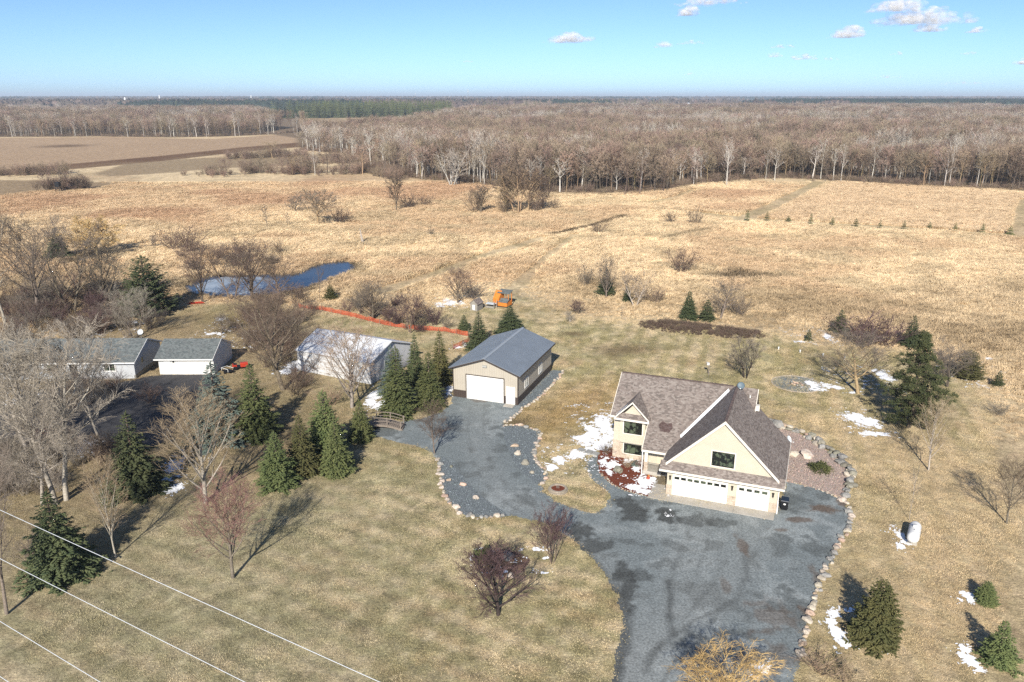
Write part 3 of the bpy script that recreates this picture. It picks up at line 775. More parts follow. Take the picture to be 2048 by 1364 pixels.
def conifer(seed, h=8, r=2.4, dens=1.0, shape=0.9, droop=0.25, clump=1.0, gaps=0.0, low=0.04):
    """Spruce: trunk, whorls of drooping boughs, each bough feathered with needle sprays. Returns trunk segs and spray arrays."""
    R = np.random.default_rng(seed)
    trunk = [(Vector((0, 0, h * i / 6)), Vector((0, 0, h * (i + 1) / 6)), 0.026 * h * (1 - i / 6.3) + .01, 0.026 * h * (1 - (i + 1) / 6.3) + .01) for i in range(6)]
    A = []; Bq = []; W = []
    nlev = int(h / (0.23 + 0.012 * h) * dens)
    for lv in range(nlev):
        t = low + (1 - low) * (lv + R.uniform(-.3, .3)) / nlev; t = min(max(t, .01), .985)
        z = t * h
        rad = r * ((1 - t) ** shape) * (0.86 + 0.14 * math.sin(lv * 2.1)) + 0.06 * r
        nb = max(5, int((5 + 9 * (1 - t)) * dens))
        a0 = R.uniform(0, 6.28)
        for k in range(nb):
            if R.random() < gaps: continue
            az = a0 + 6.283 * k / nb + R.uniform(-.22, .22)
            bl = rad * R.uniform(.74, 1.14)
            o = np.array([math.cos(az), math.sin(az), 0]); side_ = np.array([-o[1], o[0], 0])
            rise = 0.45 * (t - 0.35)
            nn = max(4, int(bl / (0.17 * clump)))
            for i in range(nn):
                f = (i + R.uniform(0.2, .9)) / nn
                if f < 0.18: continue
                p = np.array([0, 0, z]) + o * bl * f + np.array([0, 0, bl * (rise * f - droop * f * f + 0.14 * f ** 4)])
                wl_ = bl * 0.40 * (1 - f * 0.72) + 0.12 * clump
                for sg in (-1, 1):
                    dd = o * 0.8 + side_ * sg * R.uniform(.5, .95) + np.array([0, 0, R.uniform(-.42, .18)])
                    dd /= np.linalg.norm(dd)
                    L_ = wl_ * R.uniform(.7, 1.2)
                    A.append(p); Bq.append(p + dd * L_); W.append(0.055 * clump + L_ * 0.085)
                    if L_ > .45:
                        q = p + dd * L_ * .5; d2 = dd + np.array([R.normal(0, .4), R.normal(0, .4), R.normal(-.1, .3)]); d2 /= np.linalg.norm(d2)
                        A.append(q); Bq.append(q + d2 * L_ * .55); W.append(0.05 * clump + L_ * .05)
            tip = np.array([0, 0, z]) + o * bl * .86 + np.array([0, 0, bl * (rise - droop * .9 + .1)])
            A.append(tip); Bq.append(tip + (o + np.array([0, 0, .12])) * bl * .18 + o * .1); W.append(.05 * clump + .012 * bl)
    for i in range(6):
        A.append(np.array([0, 0, h * .95])); az = i * 1.05; Bq.append(np.array([math.cos(az) * .10, math.sin(az) * .10, h * (1.0 + .01 * i)])); W.append(.05)
    return trunk, np.array(A), np.array(Bq), np.array(W)
def pine(seed, h=14, r=5, n=90):
    """Old open-branched pine: limbs ending in plates of needle tufts."""
    R = np.random.default_rng(seed)
    trunk = [(Vector((.15 * math.sin(i), .12 * math.cos(i * 1.7), h * i / 7)), Vector((.15 * math.sin(i + 1), .12 * math.cos((i + 1) * 1.7), h * (i + 1) / 7)), 0.26 * (1 - i / 7.4) + .02, 0.26 * (1 - (i + 1) / 7.4) + .02) for i in range(7)]
    A = []; Bq = []; W = []
    for k in range(n):
        t = 0.05 + 0.93 * (k + R.random()) / n
        az = k * 2.399 + R.uniform(-.4, .4)
        prof = (0.55 + 0.75 * t) if t < 0.32 else max(0.12, 1.0 - (t - 0.30) / 0.78)
        bl = r * prof * R.uniform(.62, 1.12)
        o = np.array([math.cos(az), math.sin(az), 0])
        p0 = np.array([0, 0, h * t]); tip = p0 + o * bl + np.array([0, 0, bl * R.uniform(-.16, .22)])
        trunk.append((Vector(p0), Vector(p0 + (tip - p0) * .9), .05 * (1.2 - t) + .015, .015))
        for c in range(max(3, int(bl * 1.9))):
            f = R.uniform(.35, 1.04)
            cc = p0 + (tip - p0) * f + R.normal(0, 1, 3) * np.array([.16, .16, .09]) * bl * .75
            rr = R.uniform(.38, .72)
            nt_ = 26
            dv = R.normal(0, 1, (nt_, 3)); dv[:, 2] = np.abs(dv[:, 2]) * .7 - .18; dv /= np.linalg.norm(dv, axis=1, keepdims=True)
            st_ = cc + R.normal(0, .22, (nt_, 3)) * rr
            A += list(st_); Bq += list(st_ + dv * rr * R.uniform(.5, .95, (nt_, 1))); W += [.055] * nt_
    return trunk, np.array(A), np.array(Bq), np.array(W)

M_BARK = {}
M_BARK['grey'] = mat('grey_bark', (0.15, 0.125, 0.10), scale=6, var=.35, rand=.25, bump=.4)
M_BARK['brown'] = mat('brown_bark', (0.145, 0.112, 0.085), scale=6, var=.35, rand=.3, bump=.4)
M_BARK['pale'] = mat('pale_bark', (0.33, 0.295, 0.25), scale=5, var=.3, rand=.2, bump=.3)
M_BARK['white'] = mat('white_bark', (0.50, 0.47, 0.42), scale=4, var=.3, rand=.22)
M_BARK['ochre'] = mat('ochre_bark', (0.32, 0.235, 0.135), scale=5, var=.3, rand=.25)
M_BARK['dark'] = mat('dark_bark', (0.055, 0.042, 0.036), scale=5, var=.3, rand=.2)
M_TWIG = {}
M_TWIG['grey'] = mat('grey_twigs', (0.185, 0.155, 0.125), scale=2, var=.3, rand=.22)
M_TWIG['brown'] = mat('brown_twigs', (0.155, 0.112, 0.084), scale=2, var=.3, rand=.25)
M_TWIG['pale'] = mat('pale_twigs', (0.32, 0.28, 0.23), scale=2, var=.25, rand=.15)
M_TWIG['straw'] = mat('straw_twigs', (0.36, 0.27, 0.18), scale=2, var=.25, rand=.15)
M_TWIG['red'] = mat('red_twigs', (0.24, 0.14, 0.115), scale=2, var=.25, rand=.15)
M_TWIG['plum'] = mat('plum_twigs', (0.115, 0.072, 0.070), scale=2, var=.3, rand=.2)
M_TWIG['yellow'] = mat('yellow_willow_twigs', (0.54, 0.38, 0.16), scale=2, var=.25, rand=.1)
M_TWIG['wood'] = mat('woodland_twigs', (0.27, 0.197, 0.145), scale=.25, color2=(0.37, 0.285, 0.215), rand=.42, coord='Object')
M_TWIG['brush'] = mat('underbrush_twigs', (0.25, 0.185, 0.135), scale=.3, var=.3, rand=.3)
M_TWIG['woodpale'] = mat('pale_woodland_twigs', (0.44, 0.385, 0.315), scale=.3, var=.2, rand=.28)
M_NEEDLE = {}
M_NEEDLE['green'] = mat('spruce_needles', (0.058, 0.078, 0.027), scale=1.3, color2=(0.145, 0.158, 0.058), rand=.25, rough=.75)
M_NEEDLE['dark'] = mat('dark_spruce_needles', (0.038, 0.055, 0.024), scale=1.3, color2=(0.098, 0.112, 0.048), rand=.2, rough=.75)
M_NEEDLE['blue'] = mat('blue_spruce_needles', (0.060, 0.088, 0.080), scale=1.3, color2=(0.13, 0.165, 0.14), rand=.12, rough=.75)
M_NEEDLE['olive'] = mat('olive_spruce_needles', (0.055, 0.062, 0.020), scale=1.0, color2=(0.115, 0.105, 0.040), rand=.15, rough=.75)
M_NEEDLE['pine'] = mat('pine_needles', (0.042, 0.062, 0.024), scale=.7, color2=(0.110, 0.125, 0.050), rand=.2, rough=.75)

BARE = {}
def bare_proto(key, bark, twig, nw=5, **kw):
    w, t = bare_tree(**kw)
    e = np.array([s[1][:] for s in t]); rad = np.percentile(np.hypot(e[:, 0], e[:, 1]), 93)
    BARE[key] = (seg_mesh('trunk', w, nw, M_BARK[bark]), seg_mesh('crown', t, 3, M_TWIG[twig]), float(e[:, 2].max()) * .98, float(rad))
def con_proto(key, needle, trunkmat='brown', **kw):
    f = pine if kw.pop('pine', False) else conifer
    tr, A, Bq, W = f(**kw)
    V, F = spindles(A, Bq, W)
    BARE[key] = (seg_mesh('trunk', tr, 6, M_BARK[trunkmat]), mesh_np('crown', V, F, M_NEEDLE[needle]), kw['h'], kw['r'])

def place_tree(key, name, label, cat, x, y, height, radius=None, rz=0.0, group=None, twig=None, bark=None, needle=None, lean=None):
    tm, cm, h0, r0 = BARE[key]
    sz = height / h0
    sx = (radius / r0) if radius else sz
    root = thing(name, label, cat, (x, y, 0), 0.0, group)
    for nm, me, mm in (('trunk', tm, M_BARK.get(bark)), ('crown', cm, M_TWIG.get(twig) or M_NEEDLE.get(needle))):
        o = link(nm, me, root, rot=(0, 0, rz), scale=(sx, sx, sz))
        if lean: o.rotation_euler = (lean[1], lean[0], rz)
        if mm:
            o.material_slots[0].link = 'OBJECT'; o.material_slots[0].material = mm
    return root
# ------------------------------------------------------------------ tree stock (each kind grown once, then planted)
bare_proto('vase', 'pale', 'straw', seed=3, h=10, spread=3.4, r0=.17, fork=.12, limbs=22, up=.68, branches=9, twigs=7, sub=2, wander=.07)
bare_proto('vase2', 'pale', 'straw', seed=5, h=8, spread=2.2, r0=.10, fork=.2, limbs=20, up=.66, branches=8, twigs=6, sub=2, wander=.07)
bare_proto('round', 'grey', 'red', seed=8, h=8, spread=3.2, r0=.13, fork=.2, limbs=22, up=.62, branches=8, twigs=8, sub=2, wander=.10)
bare_proto('poplar', 'pale', 'pale', seed=11, h=14, spread=4.6, r0=.24, fork=.36, limbs=19, up=.50, branches=9, twigs=9, sub=4, wander=.40, twig_r=.012)
bare_proto('poplar2', 'pale', 'pale', seed=12, h=14, spread=4.2, r0=.21, fork=.30, limbs=19, up=.52, branches=9, twigs=9, sub=4, wander=.44, twig_r=.012)
bare_proto('elm', 'grey', 'grey', seed=17, h=12, spread=5.0, r0=.24, fork=.22, limbs=20, up=.54, branches=9, twigs=10, sub=3, wander=.3)
bare_proto('elm2', 'grey', 'brown', seed=19, h=12, spread=4.4, r0=.24, fork=.16, limbs=20, up=.58, branches=9, twigs=10, sub=3, wander=.34, stems=2)
bare_proto('crab', 'dark', 'plum', seed=23, h=5, spread=3.4, r0=.13, fork=.10, limbs=20, up=.54, branches=8, twigs=8, sub=3, wander=.4)
bare_proto('clump', 'brown', 'brown', seed=29, h=4, spread=1.7, r0=.07, fork=.1, limbs=24, up=.62, branches=6, twigs=6, sub=2, stems=4, wander=.2)
bare_proto('slim', 'grey', 'grey', seed=31, h=5, spread=1.1, r0=.05, fork=.25, limbs=10, up=.62, branches=4, twigs=4, sub=1, wander=.2, twig_r=.009)
bare_proto('willow', 'ochre', 'yellow', seed=37, h=9, spread=5.2, r0=.22, fork=.12, limbs=20, up=.5, branches=9, twigs=8, sub=3, wander=.22, droop=.30, twig_r=.012)
# the same kinds with stouter twigs, for trees that stand far off
bare_proto('vase_far', 'pale', 'straw', seed=3, h=10, spread=3.4, r0=.20, fork=.12, limbs=18, up=.66, branches=8, twigs=6, sub=1, wander=.12, twig_r=.022)
bare_proto('vase2_far', 'pale', 'straw', seed=5, h=8, spread=2.2, r0=.14, fork=.2, limbs=16, up=.66, branches=7, twigs=6, sub=1, wander=.12, twig_r=.022)
bare_proto('elm_far', 'grey', 'grey', seed=17, h=12, spread=5.0, r0=.30, fork=.24, limbs=18, up=.54, branches=8, twigs=8, sub=2, wander=.3, twig_r=.024)
bare_proto('elm2_far', 'grey', 'brown', seed=19, h=12, spread=4.4, r0=.30, fork=.18, limbs=18, up=.6, branches=8, twigs=8, sub=2, wander=.3, stems=3, twig_r=.024)
bare_proto('willow_far', 'ochre', 'yellow', seed=37, h=9, spread=5.2, r0=.25, fork=.12, limbs=20, up=.5, branches=9, twigs=8, sub=3, wander=.22, droop=.3, twig_r=.03)
bare_proto('slim_far', 'grey', 'grey', seed=31, h=5, spread=1.1, r0=.08, fork=.25, limbs=10, up=.62, branches=4, twigs=4, sub=1, wander=.2, twig_r=.016)
bare_proto('crab_far', 'grey', 'grey', seed=23, h=5, spread=3.4, r0=.14, fork=.12, limbs=14, up=.44, branches=7, twigs=6, sub=1, wander=.3, twig_r=.020)
bare_proto('clump_far', 'brown', 'brown', seed=29, h=4, spread=1.7, r0=.10, fork=.1, limbs=20, up=.66, branches=5, twigs=5, sub=1, stems=4, wander=.2, twig_r=.02)
for k in range(4):
    segs = bush(50 + k, h=2.2, spread=1.5 + .3 * k, stems=20, twigs=9, sub=3, r=.014)
    BARE['bush%d' % k] = (segs, seg_mesh('stems', segs, 3, M_TWIG['brown']), 2.2, 1.5 + .3 * k)
con_proto('spruce_a', 'green', seed=1, h=9, r=2.7, dens=1.1, shape=.78)
con_proto('spruce_b', 'green', seed=2, h=9, r=2.6, dens=1.05, shape=.86, droop=.32)
con_proto('spruce_c', 'dark', seed=3, h=9, r=2.9, dens=1.0, shape=.92, gaps=.08)
con_proto('spruce_young', 'green', seed=4, h=4, r=1.6, dens=1.15, shape=.85, clump=.8)
con_proto('spruce_fat', 'olive', seed=5, h=5, r=2.3, dens=1.3, shape=.52, clump=.9, droop=.1)
con_proto('spruce_blue', 'blue', seed=6, h=9, r=2.9, dens=1.0, shape=.8, gaps=.05)
con_proto('pine', 'pine', pine=True, seed=7, h=13, r=4.6, n=135)
con_proto('cedar', 'dark', seed=8, h=8, r=2.6, dens=1.0, shape=.6, droop=-.25, gaps=.12, clump=1.0)
con_proto('spruce_mini', 'green', seed=9, h=3, r=1.2, dens=.8, shape=.9, clump=1.3)

# ------------------------------------------------------------------ evergreens in the yard: (x, top, bottom, half width) in the survey picture
def plant_conifer(key, px, top, bot, hw, name, label, cat, group=None, needle=None, rz=None):
    c = gp(px, bot); k = mpp(c[1])
    r = hw * k * 1.2
    Y = c[1] + r * 0.8; X = c[0] * Y / c[1]
    h = height_at(px, Y, top)
    return place_tree(key, name, label, cat, X, Y, h, r, (px * 0.77) % 6.28 if rz is None else rz, group, needle=needle)
G1 = 'spruces screening the yard from the neighbours'
CON = [
    ('spruce_c', 133, 984, 1192, 74, 'large dark spruce low on the left, behind the upper wires', 'dark'),
    ('spruce_c', 280, 826, 1012, 64, 'broad dark spruce between the pale poplars and the tan vase shaped tree', 'dark'),
    ('spruce_blue', 442, 726, 905, 60, 'frosty blue spruce in front of the white garage', None),
    ('spruce_c', 515, 726, 892, 50, 'dark green spruce right behind the blue spruce', 'green'),
    ('spruce_a', 559, 864, 988, 40, 'small full spruce at the left foot of the spruce clump', 'green'),
    ('spruce_b', 608, 828, 962, 38, 'spruce with a brownish tip in the middle of the clump', 'olive'),
    ('spruce_a', 655, 782, 930, 46, 'tallest spruce of the clump left of the footbridge', 'green'),
    ('spruce_b', 676, 838, 960, 36, 'front right spruce of the clump by the lawn edge', 'green'),
    ('spruce_b', 723, 800, 890, 28, 'spruce standing just left of the footbridge', 'green'),
    ('spruce_a', 797, 694, 840, 37, 'tall green spruce right of the footbridge', 'green'),
    ('spruce_a', 860, 704, 826, 31, 'grey green spruce nearest the shop front corner', 'green'),
    ('spruce_blue', 786, 692, 800, 30, 'blue spruce half hidden behind the tall green one', None),
    ('spruce_b', 832, 667, 775, 24, 'dark spruce behind the pair beside the shop', 'dark'),
    ('spruce_b', 881, 660, 775, 27, 'brownish spruce close to the left shop wall', 'olive'),
    ('spruce_c', 958, 624, 705, 27, 'dark spruce rising behind the shop roof, left', 'dark'),
    ('spruce_young', 928, 630, 665, 15, 'small spruce beside the orange fence end', 'dark'),
    ('spruce_a', 1020, 611, 676, 29, 'round spruce behind the shop roof ridge', 'dark'),
    ('spruce_a', 1376, 582, 642, 19, 'taller spruce of the pair by the brush strip', 'dark'),
    ('spruce_young', 1413, 600, 645, 19, 'shorter spruce of the pair by the brush strip', 'dark'),
    ('spruce_c', 1211, 536, 594, 20, 'blue green spruce among bare trees behind the lawn', 'dark'),
    ('spruce_young', 1254, 569, 606, 11, 'small evergreen beside the pale twin trunked tree', 'dark'),
    ('spruce_c', 1678, 619, 670, 20, 'spruce by the purple thicket behind the patio', 'dark'),
    ('spruce_mini', 1616, 659, 683, 9, 'tiny spruce at the rough edge behind the patio', 'dark'),
    ('spruce_c', 1820, 632, 700, 23, 'spruce top showing above the big pine', 'dark'),
    ('spruce_young', 1994, 741, 778, 13, 'young spruce in the right hand rough', 'dark'),
    ('spruce_fat', 1743, 1162, 1310, 48, 'plump olive green spruce by the boulder border', None),
    ('spruce_fat', 1968, 1164, 1216, 21, 'little round spruce on the right lawn', 'green'),
    ('spruce_young', 1990, 1243, 1348, 37, 'cone shaped spruce in the lower right corner', 'green'),
    ('spruce_c', 120, 455, 522, 28, 'evergreen among the bare trees left of the yellow willow', 'dark'),
    ('cedar', 300, 512, 640, 52, 'ragged dark juniper behind the left house', None),
    ('cedar', 662, 569, 601, 13, 'small cedar near the pond end', 'olive'),
    ('cedar', 1932, 700, 764, 28, 'rounded evergreen behind the bare tree on the right', 'olive'),
]
for (key, px, top, bot, hw, lb, nd) in CON:
    plant_conifer(key, px, top, bot, hw, 'cedar_tree' if key == 'cedar' else 'spruce_tree', lb, 'evergreen' if key == 'cedar' else 'spruce', None, nd)
plant_conifer('pine', 1815, 664, 880, 62, 'pine_tree', 'big irregular pine beside the snow on the right lawn', 'pine', rz=0.6)
ordn = ['first', 'second', 'third', 'fourth', 'fifth', 'sixth', 'seventh', 'eighth', 'ninth', 'tenth', 'eleventh', 'twelfth']
for k, (px, top, bot) in enumerate([(1494, 422, 443), (1533, 426, 444), (1576, 434, 447), (1621, 430, 451), (1664, 436, 453), (1711, 439, 455), (1759, 443, 459), (1807, 444, 461), (1858, 447, 461), (1909, 448, 464), (1964, 450, 467), (2019, 454, 469)]):
    plant_conifer('spruce_mini', px, top - 3, bot + 1, 6.4 + (k % 3) * .7, 'young_spruce', '%s young spruce from the left in the row across the meadow' % ordn[k], 'spruce', 'young spruces in a row across the meadow')

# ------------------------------------------------------------------ leafless trees: (kind, base x, base y, top y, half width)
BTREES = [
    ('poplar', 112, 1008, 620, 105, 'pale', 'pale', 'pale poplar with the straighter trunk among the left tree group'),
    ('poplar2', 133, 1000, 640, 120, 'pale', 'pale', 'pale poplar forking right in front of the dark asphalt'),
    ('vase', 411, 1005, 770, 82, 'pale', 'straw', 'tan vase shaped maple beside the blue spruce'),
    ('vase2', 232, 1116, 905, 40, 'pale', 'straw', 'slender pale tree with a few dead leaves low on its trunk'),
    ('round', 466, 1156, 950, 72, 'grey', 'red', 'reddish twigged young maple on the front lawn'),
    ('elm', 14, 1228, 905, 70, 'grey', 'grey', 'bare tree cut by the left picture edge, crossed by wires'),
    ('vase', 704, 815, 640, 66, 'pale', 'straw', 'tan vase shaped tree in front of the white pole shed'),
    ('vase2', 869, 907, 800, 34, 'grey', 'brown', 'small bare tree with a black trunk guard at the drive fork'),
    ('clump', 1104, 1126, 1018, 42, 'brown', 'plum', 'many stemmed bare shrub tree at the drive bend'),
    ('crab', 997, 1230, 1094, 80, 'dark', 'plum', 'dark spreading crabapple in front of the rock island'),
    ('elm', 566, 780, 556, 92, 'brown', 'brown', 'big brown bare tree left of the white pole shed'),
    ('elm2', 530, 700, 600, 44, 'brown', 'brown', 'dense brown bare tree behind the brown giant'),
    ('clump', 1491, 756, 676, 36, 'dark', 'grey', 'dark low branched tree behind the house ridge'),
    ('elm', 1716, 787, 655, 72, 'ochre', 'grey', 'spreading bare tree behind the round patio'),
    ('vase2', 1857, 940, 795, 36, 'pale', 'straw', 'slender pale tree in front of the big pine'),
    ('elm2', 1893, 772, 680, 62, 'grey', 'grey', 'many stemmed bare tree right of the big pine'),
    ('slim', 1818, 1041, 925, 12, 'pale', 'grey', 'thin sapling just above the propane tank'),
    ('vase2', 2013, 1047, 915, 40, 'grey', 'brown', 'thin bare tree by the right picture edge'),
    ('elm', 637, 451, 376, 44, 'ochre', 'grey', 'lone round crowned tree in the marsh'),
    ('vase2', 793, 423, 343, 20, 'brown', 'brown', 'tall thin tree standing in the marsh'),
    ('elm2', 1034, 426, 326, 42, 'ochre', 'brown', 'tall ochre stemmed tree group in front of the wood'),
    ('vase', 1012, 425, 338, 30, 'ochre', 'brown', 'left ochre stem of the tall group before the wood'),
    ('elm', 1056, 424, 334, 34, 'ochre', 'brown', 'right ochre stem of the tall group before the wood'),
    ('vase', 962, 425, 368, 26, 'brown', 'brown', 'brown sapling cluster left of the tall ochre group'),
    ('vase', 1085, 421, 350, 24, 'brown', 'brown', 'brown sapling cluster right of the tall ochre group'),
    ('poplar2', 60, 925, 660, 80, 'pale', 'pale', 'pale tangled tree in front of the left house front'),
    ('poplar', 205, 900, 690, 70, 'pale', 'pale', 'pale tangled tree at the dark asphalt edge'),
    ('elm', 75, 640, 430, 70, 'grey', 'grey', 'dark forked tree at the far left behind the houses'),
    ('elm2', 145, 630, 425, 78, 'brown', 'grey', 'wide forked tree in front of the yellow willow'),
    ('poplar2', 12, 650, 400, 60, 'pale', 'grey', 'tall pale trunked tree at the left edge'),
    ('vase', 215, 615, 470, 50, 'brown', 'grey', 'vase shaped bare tree left of the juniper'),
    ('elm2', 270, 680, 560, 46, 'grey', 'pale', 'bare tree growing in front of the juniper'),
    ('vase', 405, 605, 480, 38, 'brown', 'brown', 'leftmost bare tree before the pond'),
    ('elm2', 466, 598, 478, 50, 'brown', 'brown', 'leaning bare tree before the pond'),
    ('vase', 505, 600, 470, 56, 'brown', 'brown', 'broad crowned bare tree in the middle of the pond'),
    ('elm', 560, 602, 505, 46, 'brown', 'brown', 'brown bare tree at the right half of the pond'),
    ('slim', 640, 604, 530, 14, 'brown', 'brown', 'thin sapling right of the pond trees'),
    ('vase', 916, 606, 528, 34, 'brown', 'brown', 'bare tree beside the snow trail by the coop'),
    ('crab', 443, 668, 628, 26, 'brown', 'grey', 'small apple tree behind the white garage'),
    ('vase', 1212, 596, 510, 26, 'grey', 'grey', 'bare tree in front of the blue green spruce'),
    ('elm2', 1270, 612, 538, 36, 'pale', 'grey', 'pale twin trunked tree behind the back lawn'),
    ('elm', 1441, 637, 560, 40, 'grey', 'grey', 'bare tree right of the spruce pair'),
    ('crab', 1140, 644, 622, 12, 'pale', 'pale', 'silvery small fruit tree on the back lawn'),
    ('crab', 1158, 628, 598, 20, 'brown', 'plum', 'dark small fruit tree on the back lawn'),
    ('slim', 1243, 637, 610, 9, 'grey', 'grey', 'little fruit tree left of the brush strip'),
    ('elm', 40, 905, 690, 70, 'pale', 'pale', 'pale bare tree at the far left in front of the left house'),
    ('vase', 745, 640, 560, 44, 'brown', 'grey', 'bare brush tree behind the orange fence'),
    ('elm2', 820, 665, 575, 36, 'brown', 'plum', 'plum twigged bare tree behind the white shed'),
    ('crab', 590, 425, 388, 20, 'grey', 'grey', 'sapling left of the lone marsh tree'),
    ('slim', 535, 458, 410, 9, 'grey', 'grey', 'thin dead sapling in the marsh left of the lone tree'),
    ('slim', 575, 452, 425, 8, 'grey', 'grey', 'short thin sapling beside the lone marsh tree'),
    ('clump', 905, 372, 300, 34, 'white', 'pale', 'white multi stemmed birch at the wood edge'),
]
for k, (key, bx, by, ty, hw, bk, tg, lb) in enumerate(BTREES):
    c = gp(bx, by)
    h = height_at(bx, c[1], ty)
    if c[1] > 150 and key + '_far' in BARE: key += '_far'
    place_tree(key, 'bare_tree', lb, 'tree', c[0], c[1], h, hw * mpp(c[1], h * .6), (k * 1.7) % 6.28, None, twig=tg, bark=bk)
c = gp(86, 1010); place_tree('poplar', 'bare_tree', 'pale poplar leaning hard to the left over the dark spruce', 'tree', c[0], c[1], 13.5, 3.6, 2.0, lean=(-.42, .1))
c = gp(196, 512); place_tree('willow_far', 'willow_tree', 'yellow willow glowing at the left marsh edge', 'willow', c[0], c[1], height_at(196, c[1], 432), 50 * mpp(c[1]), 1.0)
c = gp(1452, 1440); place_tree('willow', 'willow_tree', 'golden willow crown at the bottom picture edge', 'willow', c[0], c[1], height_at(1452, c[1], 1305), 112 * mpp(c[1], 6), 2.2)

def plant_bush(kind, px, py, h, r, label, twig='brown', name='shrub', group=None, rz=0.0):
    c = gp(px, py); me, h0, r0 = BARE['bush%d' % kind][1:]
    o = link(name, me, None, (c[0], c[1], 0), (0, 0, rz), (r / r0, r / r0, h / h0))
    o.material_slots[0].link = 'OBJECT'; o.material_slots[0].material = M_TWIG[twig]
    return tag(o, label, 'shrub', group)
BUSHES = [
    (0, 1362, 546, 5.2, 5.0, 'brown', 'big fan shaped willow bush in the marsh'), (1, 1196, 468, 3.2, 3.6, 'brown', 'round willow bush beside the ditch'),
    (2, 1170, 572, 4.2, 3.4, 'grey', 'grey bush left of the blue green spruce'), (3, 1390, 450, 5.0, 5.0, 'brown', 'bare bush at the left end of the young spruce row'),
    (1, 1340, 447, 3.6, 4.0, 'brown', 'low bush beside the row end bush'), (0, 680, 447, 4.6, 4.4, 'brown', 'dark bush right of the lone marsh tree'),
    (2, 862, 474, 2.4, 2.0, 'grey', 'small bush alone in the marsh'), (0, 380, 508, 6.0, 6.5, 'brown', 'brown thicket left of the pond'),
    (1, 345, 500, 5.0, 6.0, 'brown', 'thicket beyond the juniper'), (2, 310, 495, 3.0, 3.0, 'grey', 'grey bush right of the yellow willow'),
    (3, 950, 424, 7.0, 6.0, 'brown', 'brown bush left of the ochre stemmed trees'), (0, 1070, 425, 7.0, 6.5, 'brown', 'brown bush right of the ochre stemmed trees'),
    (1, 1010, 426, 5.0, 5.0, 'brown', 'brush under the ochre stemmed trees'), (2, 1110, 420, 4.0, 4.0, 'brown', 'small bush behind the ditch head'),
    (3, 820, 416, 5.0, 7.0, 'brown', 'low brush beside the tall thin marsh tree'), (1, 850, 412, 4.0, 5.0, 'brown', 'brush right of the tall thin marsh tree'),
    (0, 1725, 690, 4.0, 7.5, 'plum', 'purple thicket behind the patio tree'), (2, 1770, 692, 4.2, 6.5, 'plum', 'purple thicket left of the pine top'),
    (1, 1310, 604, 3.0, 3.6, 'brown', 'low bush behind the brush strip'), (2, 1480, 630, 3.0, 4.0, 'grey', 'grey bush right of the bare tree by the spruce pair'),
    (0, 945, 598, 3.4, 3.2, 'grey', 'grey bush behind the small coop'), (1, 1255, 935, .9, 1.1, 'straw', 'dormant tan shrub in the red mulch bed'),
    (2, 1212, 908, 1.1, 1.3, 'brown', 'brown shrub at the house corner'), (0, 1240, 908, 1.0, 1.6, 'red', 'reddish shrub under the lower window'),
    (3, 1282, 936, 1.1, 1.0, 'red', 'rusty shrub left of the porch column'), (1, 1008, 1120, 1.3, 1.9, 'plum', 'plum coloured barberry in the front island bed'),
    (2, 985, 1128, 1.1, 1.5, 'plum', 'barberry nearest the juniper of the island bed'), (3, 1895, 735, 3.0, 3.4, 'grey', 'grey bush behind the many stemmed tree'),
    (0, 120, 640, 3.6, 5.0, 'brown', 'brown thicket behind the left house'), (2, 60, 640, 3.4, 4.6, 'brown', 'thicket at the far left field edge'),
    (1, 230, 640, 3.8, 5.0, 'grey', 'grey thicket left of the juniper'), (3, 180, 660, 3.4, 5.5, 'plum', 'purple grey thicket behind the left house roof'),
    (0, 640, 745, 2.6, 3.0, 'brown', 'brush at the shed wall behind the clump'), (1, 660, 810, 2.4, 3.0, 'straw', 'dry brush behind the tall spruce of the clump'),
    (2, 590, 790, 2.6, 3.2, 'brown', 'brown brush behind the dark green spruce'), (0, 790, 650, 3.2, 3.6, 'plum', 'plum brush at the orange fence'),
    (1, 870, 650, 2.8, 3.0, 'plum', 'plum brush near the fence end'), (2, 720, 620, 3.0, 3.6, 'grey', 'grey brush behind the fence middle'),
    (3, 2000, 830, 1.6, 2.6, 'grey', 'grey weeds in the right hand rough'), (1, 1640, 1345, 1.4, 2.4, 'straw', 'dry shrub right of the drive mouth'), (2, 1690, 1362, 1.2, 2.2, 'straw', 'dry brush at the bottom picture edge'),
    (0, 75, 1130, 2.6, 2.4, 'grey', 'grey brush by the large dark spruce'), (3, 40, 985, 2.6, 3.4, 'grey', 'grey brush at the left edge behind the wires'),
    (1, 300, 805, 2.4, 2.6, 'brown', 'brown brush on the asphalt edge'), (2, 90, 880, 2.6, 3.4, 'red', 'rusty brush under the pale poplars'),
]
for k, (kd, px, py, h, r, tg, lb) in enumerate(BUSHES): plant_bush(kd, px, py, h, r, lb, tg, rz=k * 1.3)

